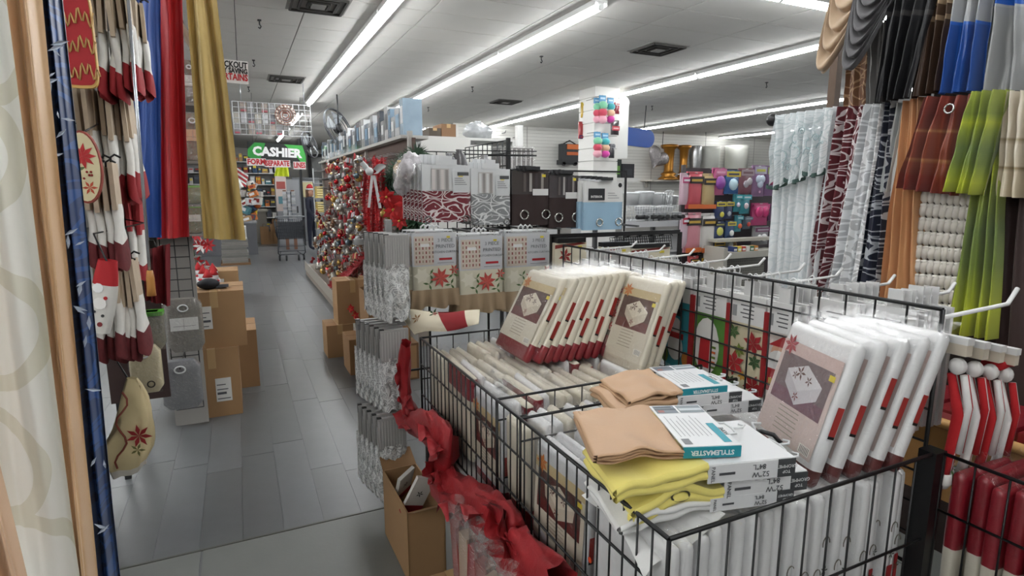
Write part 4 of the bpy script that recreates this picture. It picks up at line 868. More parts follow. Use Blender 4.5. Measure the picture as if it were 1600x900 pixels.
def curtain_pack(px, Y, m_cloth, label, split=.45, n=4, style='rose', dx=-.012, dy=.035, group='folded curtain packs on the wire rack'):
    x, z, w_, h_ = rectY(*px, Y); t = .025
    e = empty('curtain_pack', (x, Y, z-h_/2), label, 'curtain pack', group)
    cl = MB(); zs = h_*(1-split); pack_body(cl, w_, 0, zs, t, m_cloth); fc = mk('folded_curtain', cl, e)
    hd = MB(); q = front_quads(w_, h_, -.003)
    if style == 'rose':
        hd.b2((-w_/2, .002, zs), (w_/2, t*.6, h_), HNG); mc = m_cloth
        q(-.32, 1-split+.02, .05, .94, mat('b8b5b2', .4), hd, .001)
        for k in range(4): q(-.3+.09*k, 1-split+.02, -.24+.09*k, .92, mc if k % 2 == 0 else mat('8f8a88', .5), hd, .002)
        q(.12, 1-split-.03, .47, .9, mat('c8cacb', .5), hd, .002)
        for k in range(4): q(.16, .66+.035*k, .42-.03*k, .672+.035*k, mat('7b7d80', .6), hd, .003)
        q(.22, .82, .46, .88, mat('4a4c4e', .5), hd, .003); q(.24, .8, .34, .815, mat('d6c33a', .5), hd, .004)
        mk('header_card', hd, e)
        g = MB(); 
        for s in (-1, 1): ring(g, (s*w_*.4, -.006, .05*h_), .018, mat('8c8c8c', .2, metal=.8), .004)
        mk('grommet', g, fc)
    elif style == 'brown':
        hd.b2((-w_/2, .0, zs), (w_/2, t*.6, h_), mat('3d383a', .3, coat=.6)); 
        for k, c_ in enumerate(('5c5654', 'a8a4a0', '453f42', '8f8a86')): q(-.2+.16*k, 1-split+.05, -.13+.16*k, .97, mat(c_, .4), hd, .001)
        q(.05, 1-split-.02, .48, 1-split+.1, mat('d8d8d6', .5), hd, .002); q(.3, .9, .4, .95, mat('d6c33a', .5), hd, .003); mk('header_card', hd, e)
        g = MB()
        for s in ((-.18, .42) if w_ > .2 else (-.3, .35)): ring(g, (s*w_, -.006, .2*h_), .026, mat('bdbdb9', .15, metal=.9), .006)
        mk('grommet', g, fc)
    elif style == 'blue':
        hd.b2((-w_/2, -.002, zs), (w_/2, t*.6, h_), mat('dcdcda', .5)); q(-.4, .62, .02, .86, mat('26272a', .5), hd, .003)
        for k in range(3): q(.1, .66+.05*k, .4-.06*k, .67+.05*k, mat('8b8d90', .6), hd, .003)
        hc = mk('header_card', hd, e); text('lettering', 'INTERIOR', .019, mat('d8d8d6', .5), hc, (-.19*w_, -.0065, .69*h_), ext=.0003, bold=.0006)
        mk('sticker', MB().lathe([(.014, 0), (.014, .001)], mat('222326', .5), 12, (.42*w_, -.004, .93*h_), Matrix.Rotation(PI/2, 3, 'X')), hc)
        g = MB()
        for s in (-.1, .4): ring(g, (s*w_, -.006, .16*h_), .022, mat('d0d2d2', .15, metal=.9), .006)
        mk('grommet', g, fc)
    hk = MB()
    if style == 'rose':
        hk.b2((-w_*.22, .0, h_), (w_*.22, .004, h_*1.1), HNG).b2((-w_*.14, .0, h_*1.1), (w_*.12, .004, h_*1.16), HNG); mk('hanger', hk, e)
    else:
        hk.b2((-.05, -.02, h_), (.05, .02, h_*1.04), DARK if style == 'brown' else mat('c4c6c8', .4)); hk.b2((-.035, -.035, h_*1.03), (.045, .01, h_*1.09), mat('2a2b2d', .4)); mk('hanger', hk, e)
    for k in range(1, n):
        c = copytree(e); c.location = (x+dx*k, Y+dy*k, z-h_/2+.003*k); c['label'] = label + ', behind'
    return e
RB = line_mat('6b1020', 'cfc8c6', 14, .045, .55, .9); RG = line_mat('7f8182', 'cfd0d0', 14, .045, .5, .9)
YR = 3.1
curtain_pack((660, 258, 735, 347), YR, RB, 'burgundy rose curtain pack with picture card on the rack', n=6)
curtain_pack((736, 264, 797, 351), YR, RG, 'silver grey rose curtain pack with picture card on the rack', n=4)
BRN = mat('2b1a18', .6, var=.08, vscale=12)
curtain_pack((800, 268, 857, 352), YR, BRN, 'dark brown grommet curtain pack next to the grey rose pack', style='brown', n=3, split=.42)
curtain_pack((858, 274, 903, 356), YR, BRN, 'dark brown grommet curtain pack next to the light blue pack', style='brown', n=3, split=.42)
curtain_pack((912, 284, 972, 359), YR-.06, mat('93b4cb', .6, var=.05, vscale=10), 'light blue grommet curtain pack with white card', style='blue', n=5, split=.42, dx=-.016)
# rack frame
rk = empty('wire_rack', (.9, YR+.26, 0), 'black wire rack carrying the hanging curtain packs', 'display rack')
x1 = AY(975, 360, YR+.26).x - .9
for z in (1.72, 1.36, .9, .5): mk('rail', MB().b2((-.05, -.005, z-.006), (x1, .005, z+.006), BLACK), rk)
for x in (.12, x1*.33, x1*.66, x1): mk('post', MB().b2((x-.006, -.006, 0), (x+.006, .006, 1.73), BLACK), rk)
for k in range(8): mk('rail_hook', MB().b2((.08+k*x1/8, -.3, 1.358), (.095+k*x1/8, 0, 1.37), mat('6a6c6e', .3, metal=.6)), rk)
for k in range(6): mk('hang_tab', MB().b2((.1+k*.17, -.29, 1.285), (.17+k*.17, -.285, 1.36), mat('cdd0d2', .4)), rk)
# kitchen curtains
def kitchen(px, Y, n, label):
    x, z, w_, h_ = rectY(*px, Y); e = empty('kitchen_curtain_pack', (x, Y, z-h_/2), label, 'curtain pack', 'kitchen curtain packs'); t = .02
    FL = mat('d3cfba', .7, var=.06, vscale=14); BG = mat('a08a6e', .7, var=.06, vscale=10)
    cd_ = MB(); q = front_quads(w_, h_, 0); cd_.b2((-w_/2, .001, h_*.56), (w_/2, t*.7, h_), mat('c3c5c8', .4, coat=.5)); q(-.46, .58, -.02, .96, mat('c9bdb0', .6), cd_, .001)
    q(.02, .58, .47, .96, mat('c0c2c6', .5), cd_, .001); q(.1, .635, .4, .665, mat('a32028', .5), cd_, .003); q(.28, .93, .36, .955, mat('d6c33a', .5), cd_, .003); q(.06, .595, .44, .602, mat('77797c', .6), cd_, .002)
    for i in range(6):
        for j in range(6):
            if j == 4 and 1 < i < 4: continue
            cxx, czz = -.43+.075*i, .61+.058*j; q(cxx, czz, cxx+.03, czz+.034, mat('8a4a48' if (i+j) % 2 else '9a8a78', .6), cd_, .0015)
    q(-.32, .82, -.12, .86, mat('dedede', .5), cd_, .002); hc = mk('header_card', cd_, e)
    for k, (s_, b_) in enumerate((('3 PIECE', .9), ('PRINTED', .82), ('KITCHEN CURTAIN', .745))): text('lettering', s_, .026 if k < 2 else .016, mat('6a6d72', .6), hc, (.245*w_, -.0045, b_*h_), ext=.0003)
    cl = MB(); pack_body(cl, w_*.98, h_*.22, h_*.56, t, FL); pc = mk('printed_cloth', cl, e)
    fp = MB(); petals(fp, (w_*.12, -.005, h_*.4), .056, 8, mat('b3473f', .7), (1, 0, 0), (0, 0, 1), 0, .2); petals(fp, (w_*.12, -.0065, h_*.4), .036, 7, mat('c4594d', .7), (1, 0, 0), (0, 0, 1), 0, .5)
    petals(fp, (-w_*.3, -.005, h_*.44), .045, 6, mat('e0dccb', .7), (1, 0, 0), (0, 0, 1), 0, 0, .6)
    for (a, b) in ((-.14, .32), (.36, .3), (.42, .44), (-.12, .45)): petals(fp, (a*w_, -.005, b*h_), .035, 3, mat('4f6a3c', .7), (1, 0, 0), (0, 0, 1), -.001, a*9, .35)
    petals(fp, (w_*.44, -.005, h_*.5), .03, 6, mat('b3473f', .7), (1, 0, 0), (0, 0, 1), 0); mk('flower_print', fp, pc)
    rf = MB(); rf.grid(lambda a, b: (w_*1.08*(a-.5)*(1+.08*(1-b)), -.012+.012*math.sin(a*26)*(1.2-b), h_*(.25*b)-.008*math.sin(a*13)*(1-b)), 40, 5, BG); mk('ruffle', rf, e)
    hk = MB(); hk.tube([(-w_*.42, .004, h_), (-w_*.42, .004, h_*1.03), (w_*.42, .004, h_*1.03), (w_*.42, .004, h_)], .005, HNG, 6).tube([(0, .004, h_*1.03), (.0, .004, h_*1.07), (.015, .004, h_*1.1), (.03, .004, h_*1.07)], .005, HNG, 6); mk('hanger', hk, e)
    for k in range(1, n):
        c = copytree(e); c.location = (x-.014*k, Y+.03*k, z-h_/2); c['label'] = label + ', behind'
kitchen((645, 364, 713, 480), 2.85, 4, 'poinsettia kitchen curtain pack with beige ruffle beside lace packs')
kitchen((718, 369, 785, 487), 2.85, 3, 'poinsettia kitchen curtain pack in the middle of the three')
kitchen((789, 364, 858, 482), 2.95, 3, 'poinsettia kitchen curtain pack behind the leaning tablecloths')
# white lace curtain packs at the rack end
LACE = line_mat('a3a5a5', 'd8d9d8', 17, .08, .6, 1.0)
def lace_pack(px, Y, n, label):
    x, z, w_, h_ = rectY(*px, Y); e = empty('lace_curtain_pack', (x, Y, z-h_/2), label, 'curtain pack', 'lace curtain packs at the rack end')
    cd_ = MB(); cd_.b2((-w_/2, 0, h_*.62), (w_/2, .02, h_), mat('9b9a98', .5, var=.08, vscale=20))
    for k in range(9): cd_.b2((-w_*.45+k*w_*.1, -.002, h_*.64), (-w_*.43+k*w_*.1, 0, h_*.97), mat('b5b4b2', .5))
    cd_.b2((-w_/2, .001, h_*.9), (-w_/2+.02, .021, h_*1.01), BLACK); mk('header_card', cd_, e)
    lc = MB(); lc.grid(lambda a, b: (w_*.56*math.cos(PI*(1-a)*1.0), -.005+.04*(1-math.sin(PI*a))+.03*noise.noise((a*8, b*6, x*5+z))*(1.1-b*.6)+.01*noise.noise((a*22, b*16, z)), h_*.66*b+.015*math.sin(a*19)*(1-b)), 34, 22, LACE, uvs=(.4, .4)); mk('lace', lc, e)
    bk = MB(); bk.b2((-w_*.5, .03, .02), (w_*.5, .05, h_*.64), mat('a9aaa9', .6)); mk('folded_back', bk, e)
    for k in range(1, n):
        c = copytree(e); c.location = (x-.012*k, Y+.055*k, z-h_/2); c['label'] = label + ', behind'
lace_pack((603, 367, 640, 500), 2.62, 5, 'grey and white lace curtain pack on the highest hook of the rack end')
lace_pack((596, 515, 640, 642), 2.62, 6, 'white lace curtain pack on the middle hook of the rack end')
lace_pack((592, 652, 636, 778), 2.55, 5, 'white lace curtain pack on the lowest hook of the rack end')
mk('rack_end_frame', MB().b2((.66, 2.88, 0), (.69, 2.91, 1.45), mat('8d8d8d', .4)).b2((.5, 2.885, 1.33), (.75, 2.905, 1.36), mat('8d8d8d', .4)).b2((.5, 2.885, .9), (.75, 2.905, .93), mat('8d8d8d', .4)).b2((.5, 2.885, .47), (.75, 2.905, .5), mat('8d8d8d', .4)), label='grey metal frame behind the white lace packs', cat='frame')
# cream tablecloth packs with red bows on a lower hook row
for i, (px) in enumerate(((867, 379, 916, 424), (938, 385, 984, 428), (986, 387, 1046, 432))):
    x, z, w_, h_ = rectY(*px, 2.75); e = empty('bow_pack', (x, 2.75, z-h_/2), 'cream packet with printed red bow on the black rail', 'packet', 'cream bow packets')
    mk('packet', MB().b2((-w_/2, 0, 0), (w_/2, .03, h_), mat('cfc8b2', .5, coat=.4)), e); b = MB(); petals(b, (-w_*.18, -.002, h_*.55), w_*.22, 6, mat('8c2420', .6), (1, 0, 0), (0, 0, 1), 0, .3, .4)
    b.poly([(-w_*.5, -.001, h_*.93), (-w_*.5, -.001, h_*.8), (w_*.5, -.001, h_*.95), (w_*.3, -.001, h_*1.0)], mat('7c2a24', .6)); b.b2((w_*.22, -.003, h_*.8), (w_*.34, -.001, h_*.88), mat('d6c33a', .5)); mk('bow_print', b, e)
    mk('clip_bar', MB().b2((-w_*.45, -.01, h_), (w_*.45, .04, h_+.025), BLACK), e)
mk('low_rail', MB().b2((AY(860, 372, 2.8).x, 2.79, 1.33), (AY(1060, 385, 2.8).x, 2.81, 1.355), BLACK).b2((AY(860, 372, 2.8).x, 2.79, .0), (AY(860, 372, 2.8).x+.02, 2.81, 1.34), BLACK).b2((AY(1060, 372, 2.8).x, 2.79, .0), (AY(1060, 372, 2.8).x+.02, 2.81, 1.34), BLACK), label='black rail stand carrying the cream bow packets', cat='rail')
# tall grid gondola behind the packs, holding grey household goods
e = empty('grid_rack', (0, 0, 0), 'tall black wire grid rack rising behind the rose curtain packs', 'grid panel')
p, q = AX(727, 231, 2.3), AX(794, 219, 2.3); mb = MB(); gridpanel(mb, (2.3, q.y, .9), (0, 1, 0), (0, 0, 1), p.y-q.y, p.z-.9, .12, .006); mk('wire_side', mb, e)
mb = MB(); gridpanel(mb, (1.75, p.y, .9), (1, 0, 0), (0, 0, 1), .55, p.z-.95, .12, .006); mk('wire_end', mb, e)
mk('post', MB().b2((2.285, q.y-.02, 0), (2.315, q.y+.02, q.z+.02), BLACK), e)
for k, (u, v, hh, lb) in enumerate(((702, 252, .2, 'grey bottle shaped item hanging beside the garland in the grid rack'), (718, 250, .24, 'dark grey item hanging in the wire grid rack'), (757, 254, .2, 'grey bagged item hanging near the tall rack post'))):
    p = AY(u, v+8, 4.4); o = empty('hanging_bag', p, lb, 'packet'); mk('body', MB().lathe([(.02, -hh*.6), (.065, -hh*.55), (.07, 0), (.05, hh*.3), (.025, hh*.42), (.03, hh*.5)], mat(['6d6d70', '4c4a4c', '8b8a8a', '77777a'][k], .35, coat=.5, bump=.5, bscale=20, var=.2, vscale=15), 12), o); mk('peg', MB().tube([(0, 0, hh*.48), (2.3-p.x, .0, hh*.52)], .005, BLACK, 5), o)
for (x, z, w_, h_, Y, c_, lb) in (rectY(725, 187, 768, 217, 7.2)+(7.2, '8f9294', 'bulky clear bag of silver goods on the white stock shelving'),):
    e = empty('bagged_goods', (x, Y, ZT+h_*.44), lb, 'packet'); mb = MB(); lump(mb, (0, 0, 0), w_/2, mat(c_, .3, coat=.9, bump=.9, bscale=14, var=.35, vscale=12), (1, .6, h_/w_)); mk('contents', mb, e); mk('tie', MB().lathe([(.03, h_*.42), (.02, h_*.5), (.05, h_*.58)], mat('c9cacc', .3), 8), e)
x, z, w_, h_ = rectY(776, 232, 826, 263, 5.5); e = empty('bagged_bedding', (x, 5.5, z-h_/2), 'clear bag of striped grey bedding behind the grid rack', 'packet'); mb = MB()
mk('bag', MB().b2((-w_/2, -.1, 0), (w_/2, .1, h_), mat('5f5b58', .35, coat=.8, bump=.6, bscale=16, var=.2, vscale=14)), e)
for k in range(7): mk('stripe', MB().b2((-w_/2+w_*(k+.3)/7, -.103, 0), (-w_/2+w_*(k+.55)/7, -.1, h_*.95), mat('b9b7b4', .35)), e)
mk('bag_film', MB().b2((-w_/2-.01, -.115, -.0), (w_/2+.01, .11, h_+.02), film_mat(.2)), e)
mk('bag_stand', MB().b2((x-w_/2, 5.38, z-h_/2-.03), (x+w_/2, 5.62, z-h_/2-.002), mat('8c8c8a', .5)).b2((x-w_/2, 5.4, 0), (x-w_/2+.03, 5.43, z-h_/2-.03), DARK).b2((x+w_/2-.03, 5.4, 0), (x+w_/2, 5.43, z-h_/2-.03), DARK), label='narrow stand under the striped bedding bag', cat='stand')
# ================================================================ BACK RIGHT: PILLAR, SLATWALL GOODS, BLISTER RACK
e = empty('slatwall_pillar', (6.45, 9.75, 0), 'white slatwall pillar with pompom packs and small goods', 'pillar')
mk('core', MB().b2((-.26, -.26, 0), (.26, .26, CEIL), mat('b0afaa', .7)), e)
sl = MB().b2((-.275, -.275, -.11), (.275, .275, .11), mat('d6d5d0', .6)).mesh('slat')
for k in range(15): mk('slat', sl, e, loc=(0, 0, .14+k*.235))
def pompom(u0, v0, u1, v1, Y, cols, label):
    x, z, w_, h_ = rectY(u0, v0, u1, v1, Y); e = empty('pompom_pack', (x, Y, z-h_/2), label, 'pompom pack'); r_ = w_*.5
    mk('header_card', MB().b2((-w_*.4, -.01, h_*.78), (w_*.4, .02, h_), mat('4f8fb8', .5)).b2((-w_*.3, -.013, h_*.86), (w_*.3, -.01, h_*.93), mat('a9c8dc', .5)), e)
    for k, c_ in enumerate(cols): mk('pompom', MB().ball((0, -.02, h_*(.14+.25*k)), r_*1.05, mat(c_, .9, sheen=.5, bump=.6, bscale=60), 14, 9, (1, .9, h_*.16/r_*.95)), e)
    mk('hook', MB().tube([(0, .35, h_), (0, 0, h_*1.0)], .008, mat('8c8c8c', .3, metal=.6), 5), e)
PG = ['e0a2b0', 'c9485c', '7cc29c']; PT = ['c9409a', 'd9b292', '4ab0b8']
pompom(927, 153, 937, 192, 9.25, PG, 'pink red and green pompom pack behind another on the pillar'); pompom(935, 149, 947, 193, 9.2, PG, 'pink red and green pompom pack foremost on the pillar'); pompom(948, 153, 959, 192, 9.2, PT, 'magenta peach and teal pompom pack high on the pillar')
pompom(927, 206, 939, 246, 9.2, PG, 'pink red and green pompom pack lower on the pillar'); pompom(939, 208, 951, 246, 9.2, PT, 'magenta peach and teal pompom pack lower on the pillar')
def packet(name, u0, v0, u1, v1, Y, col, label, band=None, blob=None, t=.04, cat='packet', group=None, bandpos=(.72, .95), **kw):
    x, z, w_, h_ = rectY(u0, v0, u1, v1, Y); e = empty(name, (x, Y, z-h_/2), label, cat, group)
    m_ = mat(col, .4, coat=.7, bump=.25, bscale=18, var=.08, vscale=9); b = MB()
    b.b2((-w_/2, .0, 0), (w_/2, t*.4, h_), m_); b.grid(lambda p, q: (w_*.46*(2*p-1), -t*.7*(math.sin(p*PI)*math.sin(q*PI))**.4, h_*(.03+.9*q)), 8, 8, m_); mk('body', b, e)
    if band: mk('printed_band', MB().b2((-w_*.47, -t*.8, h_*bandpos[0]), (w_*.47, -t*.74, h_*bandpos[1]), mat(band[0], .5)).b2((-w_*.35, -t*.84, h_*(bandpos[0]*.7+bandpos[1]*.3)), (w_*.35, -t*.8, h_*(bandpos[0]*.35+bandpos[1]*.65)), mat(band[1], .5)), e)
    if blob:
        bb = MB()
        for (bx_, bz, br, bc) in blob: bb.ball((bx_*w_, -t*.8, bz*h_), br*w_, mat(bc, .3), 10, 6, (1, .4, 1))
        mk('item', bb, e)
    mk('hang_hook', MB().tube([(0, .12, h_*.96), (0, -.03, h_*.96)], .006, mat('9a9a9a', .3, metal=.6), 4), e)
    return e
packet('pillar_packet', 960, 160, 968, 178, 9.3, '8a2f3a', 'red carded item high on the pillar edge', ('d8d0cc', 'a02030')); packet('pillar_packet', 955, 188, 967, 211, 9.3, '2b2426', 'black carded item with red insert on the pillar', ('b03040', 'd0a0a0'), bandpos=(.3, .6))
packet('pillar_packet', 952, 225, 960, 247, 9.3, '3a3a3e', 'dark carded item low on the pillar', ('8a8c90', '5a5c60')); packet('hanging_bottle', 908, 160, 917, 184, 9.9, 'b8961e', 'yellow bottle pack hanging on the pillar side', ('d6c04a', 'a8861a')); packet('hanging_bottle', 904, 190, 915, 217, 9.9, '9a1f24', 'red bottle pack hanging on the pillar side', ('3a2a5a', 'a83a3a'), bandpos=(.0, .2))
a = AY(969, 160, 9.8); b = AY(980, 248, 9.8); mk('rounded_board', MB().b2((a.x-.1, 9.8, b.z), (b.x, 9.83, a.z), mat('d4d4d0', .5)).lathe([(.12, 0), (.12, .03)], mat('d4d4d0', .5), 16, ((a.x+b.x)/2, 9.83, a.z), Matrix.Rotation(PI/2, 3, 'X')), label='tall white board with rounded top beside the pillar', cat='board')
# big blue rounded board hung from the ceiling
x, z, w_, h_ = rectY(968, 201, 1021, 229, 11); e = empty('blue_board', (x, 11, z), 'large blue board with rounded end hung under the ceiling', 'board', rot=(0, .06, 0)); mb = MB(); n_ = 12
ol = [(-w_/2, -h_/2)] + [(w_/2-h_/2*.9+h_/2*.9*math.sin(PI*k/n_), -h_/2*math.cos(PI*k/n_)) for k in range(n_+1)] + [(-w_/2, h_/2)]
mb.poly([(p[0], -.04, p[1]) for p in ol], mat('1a4a9c', .35)); mb.poly([(p[0], .04, p[1]) for p in ol][::-1], mat('1a4a9c', .35))
for k in range(len(ol)): p, q = ol[k], ol[(k+1) % len(ol)]; mb.poly([(p[0], -.04, p[1]), (p[0], .04, p[1]), (q[0], .04, q[1]), (q[0], -.04, q[1])], mat('163f86', .35))
mk('board', mb, e); mk('cord', MB().tube([(w_*.2, 0, h_/2), (w_*.2, 0, CEIL-z-.01)], .01, DARK, 5), e)
# goods on the slatwall
x, z, w_, h_ = rectY(876, 222, 908, 257, 16.0)
e = empty('lunch_bag', (x, 16.0, z-h_/2), 'black and orange insulated bag hanging on the slatwall', 'bag'); mk('body', MB().b2((-w_*.42, 0, h_*.12), (w_*.42, .25, h_*.92), mat('2b2c2e', .6)).b2((-w_*.5, -.04, 0), (w_*.3, .25, h_*.2), mat('232426', .6)), e)
mk('orange_panel', MB().b2((-w_*.2, -.02, h_*.68), (w_*.45, 0, h_*.9), mat('c8662a', .6)).b2((-w_*.2, -.02, h_*.42), (w_*.45, 0, h_*.56), mat('b85a26', .6)), e); mk('strap', MB().tube([(-w_*.3, .1, h_*.92), (0, .1, h_*1.08), (w_*.3, .1, h_*.92)], .02, DARK, 6).tube([(0, .3, h_*1.05), (0, .1, h_*1.05)], .015, DARK, 5), e)
mk('foot', MB().lathe([(.06, -.04), (.06, .04)], DARK, 10, (-w_*.35, 0, .02), Matrix.Rotation(PI/2, 3, 'X')).lathe([(.06, -.04), (.06, .04)], DARK, 10, (w_*.2, 0, .02), Matrix.Rotation(PI/2, 3, 'X')), e)
a = AY(1010, 281, 16.0); b = AY(1080, 281, 16.0); mk('wall_shelf', MB().b2((a.x, 15.7, a.z-.05), (b.x+2.2, 16.33, a.z), mat('b9b4aa', .6)).b2((a.x+.2, 16.2, a.z-.25), (a.x+.24, 16.33, a.z-.05), mat('8f8b84', .5)).b2((b.x, 16.2, a.z-.25), (b.x+.04, 16.33, a.z-.05), mat('8f8b84', .5)), label='long pale shelf on the slatwall carrying tall vases', cat='shelf'); ZS = a.z
GOLD = mat('a8742e', .28, metal=.75, bump=.5, bscale=12, bdist=.02)
def column(u0, v0, u1, v1, label, m_, prof, parts=None):
    x, z, w_, h_ = rectY(u0, v0, u1, v1, 15.85); e = empty('tall_vase', (x, 15.85, ZS+.003), label, 'vase'); h_ = z+h_/2-ZS
    mk('body', MB().lathe([(r_*w_/2, zz*h_) for r_, zz in prof], m_, 18), e); mk('rim', MB().lathe([(w_*.42, h_*.97), (w_*.5, h_*.985), (w_*.42, h_)], m_, 18), e)
    if parts: mk('base', MB().lathe([(r_*w_/2, zz*h_) for r_, zz in parts], m_, 12), e)
cp = [(.6, .2), (.5, .28), (.52, .6), (.6, .86), (.9, .92), (1, .97)]
column(1034, 226, 1056, 281, 'gold carved pedestal vase with wide foot', GOLD, cp, [(1.2, 0), (1.05, .06), (.7, .12), (.9, .17), (.6, .22)]); column(1059, 227, 1077, 281, 'gold carved pedestal vase next to the silver one', GOLD, cp, [(1.2, 0), (1.0, .06), (.7, .12), (.8, .17), (.6, .22)])
column(1079, 228, 1094, 281, 'slender silver vase with hammered body', mat('9b9c9c', .25, metal=.7, bump=.6, bscale=12, bdist=.02), [(.5, 0), (.8, .3), (1, .7), (.9, .95), (.85, 1)])
column(1097, 229, 1121, 281, 'glass cylinder vase with silver mosaic foot', mat('c3c4bc', .3), [(.9, .3), (.92, .9), (1, 1)], [(1, 0), (1, .3), (.9, .32)]); column(1136, 228, 1164, 281, 'wide glass cylinder vase with mosaic foot by the lace curtain', mat('c3c4bc', .3), [(.9, .3), (.92, .9), (1, 1)], [(1, 0), (1, .3), (.9, .32)])
x, z, w_, h_ = rectY(1010, 226, 1046, 266, 15.6); e = empty('heart_balloon', (x, 15.6, z), 'silver foil heart cushion hanging in front of the gold vases', 'heart', rot=(0, .5, 0)); mb = MB()
def heart(a, b):
    t = a*2*PI; r_ = math.sin(b*PI/2); hx = 16*math.sin(t)**3/17; hz = (13*math.cos(t)-5*math.cos(2*t)-2*math.cos(3*t)-math.cos(4*t))/17
    return (hx*w_/2*r_, -.14*math.cos(b*PI/2), hz*h_/2*r_)
FO = mat('8f8a8a', .25, metal=.6, bump=.8, bscale=14, bdist=.03, var=.25, vscale=9)
mb.grid(heart, 36, 8, FO); mb.grid(lambda a, b: (heart(a, b)[0], -heart(a, b)[1], heart(a, b)[2]), 36, 8, FO); mk('foil', mb, e); mk('cord', MB().tube([(0, 0, h_*.4), (-.2, .1, h_*1.1), (-.25, .7, h_*1.15)], .012, DARK, 5), e)
for (u0, v0, u1, v1, c_, lb) in ((957, 249, 971, 278, '26302a', 'dark tablet box with green picture beside the pillar'), (972, 256, 991, 278, '1e1f22', 'black printer shaped box beside the pillar')):
    x, z, w_, h_ = rectY(u0, v0, u1, v1, 10.3); e = empty('dark_box', (x, 10.3, z-h_/2), lb, 'box'); mk('body', MB().b2((-w_/2, 0, 0), (w_/2, .25, h_), mat(c_, .5)), e); mk('picture', MB().b2((-w_*.3, -.01, h_*.2), (w_*.3, 0, h_*.65), mat('5f8f3c' if c_ == '26302a' else '2c2e33', .5)), e)
x, z, w_, h_ = rectY(950, 278, 993, 283, 10.3); sh_ = empty('goods_shelf', (x, 10.3, 0), 'white shelf stand under the dark boxes near the pillar', 'shelf'); mk('board', MB().b2((-w_/2, -.1, z-.05), (w_/2, .35, z+h_/2), mat('c9c8c4', .5)), sh_); mk('leg', MB().b2((-w_/2, .3, 0), (-w_/2+.05, .35, z), W_METAL), sh_); mk('leg', MB().b2((w_/2-.05, .3, 0), (w_/2, .35, z), W_METAL), sh_)
a = AY(811, 196, 7.0); mk('white_pole', MB().b2((a.x-.04, 6.96, 0), (a.x+.04, 7.04, a.z), mat('d9d9d6', .4)).b2((a.x-.07, 6.93, 0), (a.x+.07, 7.07, .03), mat('b9b9b6', .4)), label='white square pole standing behind the wire grid rack', cat='pole')
for k, (u, v) in enumerate(((786, 208), (803, 215), (735, 190), (1050, 168-10), (940, 252))):
    p = AY(u, v, 16.25)
    if k < 3: mk('slat_hook', MB().tube([(0, .08, 0), (0, -.15, 0), (0, -.2, .06)], .014, mat('6d6d6c', .3, metal=.5), 5), label='steel hook stuck in the slatwall', cat='hook', group='slatwall hooks', loc=p)
# white containers on a shelf rack
YW = 5.2; a = AY(968, 347, YW); b = AY(1062, 347, YW)
e = empty('utility_rack', (a.x, YW, 0), 'dark steel rack with white dish drainers and containers', 'shelving'); w_ = b.x-a.x
for z in (a.z, a.z-.35, a.z-.7): mk('shelf', MB().b2((0, -.05, z-.03), (w_, .5, z), mat('6b6d70', .4)), e)
for x in (0, w_): mk('upright', MB().b2((x-.02, .45, 0), (x+.02, .5, a.z+.02), mat('4a4c4e', .4)), e)
mk('price_rail', MB().b2((0, -.06, a.z-.06), (w_, -.05, a.z+.0), mat('c2c4c6', .4)), e)
wt = mat('d6d8d8', .3)
for k, (u0, v0, u1, v1) in enumerate(((974, 296, 998, 322), (994, 294, 1020, 320), (1016, 298, 1040, 322), (1034, 300, 1058, 326), (978, 318, 1006, 342), (1008, 316, 1034, 342))):
    x, z, ww, hh = rectY(u0, v0, u1, v1, YW+.3); q = empty('white_container', (x, YW+.3 if k < 4 else YW+.12, max(z-hh/2, a.z)), 'white plastic container stacked on the dark steel rack', 'container', 'white containers'); hh = min(hh, .16)
    mk('tub', MB().lathe([(ww*.38, 0), (ww*.5, hh*.8), (ww*.53, hh*.85)], wt, 12, sy=.6), q); mk('lid', MB().lathe([(ww*.54, hh*.85), (ww*.54, hh*.95), (ww*.3, hh)], mat('c6c9ca', .3), 12, sy=.6), q)
x, z, ww, hh = rectY(975, 322, 1058, 345, YW+.02); q = empty('dish_rack', (x, YW+.02, a.z), 'white wire dish rack on the front of the steel rack', 'dish rack'); mb = MB(); gridpanel(mb, (-ww/2, 0, .01), (1, 0, 0), (0, 0, 1), ww, hh, .035, .003, mat('c9cbcc', .3)); mk('wire_front', mb, q); mb = MB(); gridpanel(mb, (-ww/2, .0, .01), (0, 1, 0), (0, 0, 1), .3, hh, .05, .003, mat('c9cbcc', .3)); mk('wire_side', mb, q)
mb = MB()
for k in range(5): mb.tube([(ww*.2+.03*k, .02, hh), (ww*.25+.035*k, .05, hh*1.9), (ww*.42+.02*k, .1, hh*2.1), (ww*.5, .12, hh*.4)], .003, mat('c9cbcc', .3), 4)
mk('plate_loop', mb, q)
for k in range(5):
    x = a.x + .1 + k*(w_-.2)/4; q = empty('black_rack', (x, YW+.12, a.z-.34), 'black folded wire rack on the lower steel shelf', 'wire rack', 'black wire racks'); mb = MB(); gridpanel(mb, (-.11, 0, 0), (1, 0, 0), (0, .25, 1), .22, .16, .03, .004); mk('wire', mb, q); mk('handle', MB().tube([(-.1, -.01, .16), (0, -.05, .2), (.1, -.01, .16)], .008, BLACK, 6), q)
for k in range(7):
    p = AY(985+k*9, 372, 3.6); q = mk('roller_clip', MB().tube([(-.07, 0, 0), (.07, 0, 0)], .016, mat('2a2b2d', .4), 8).b2((.02, -.02, -.03), (.06, .02, .03), mat('8d9092', .3)), label='black clip roll lying on the rack rail', cat='clip', group='black clip rolls', loc=(p.x, 3.44, 1.40), rot=(0, 0, .2*k))
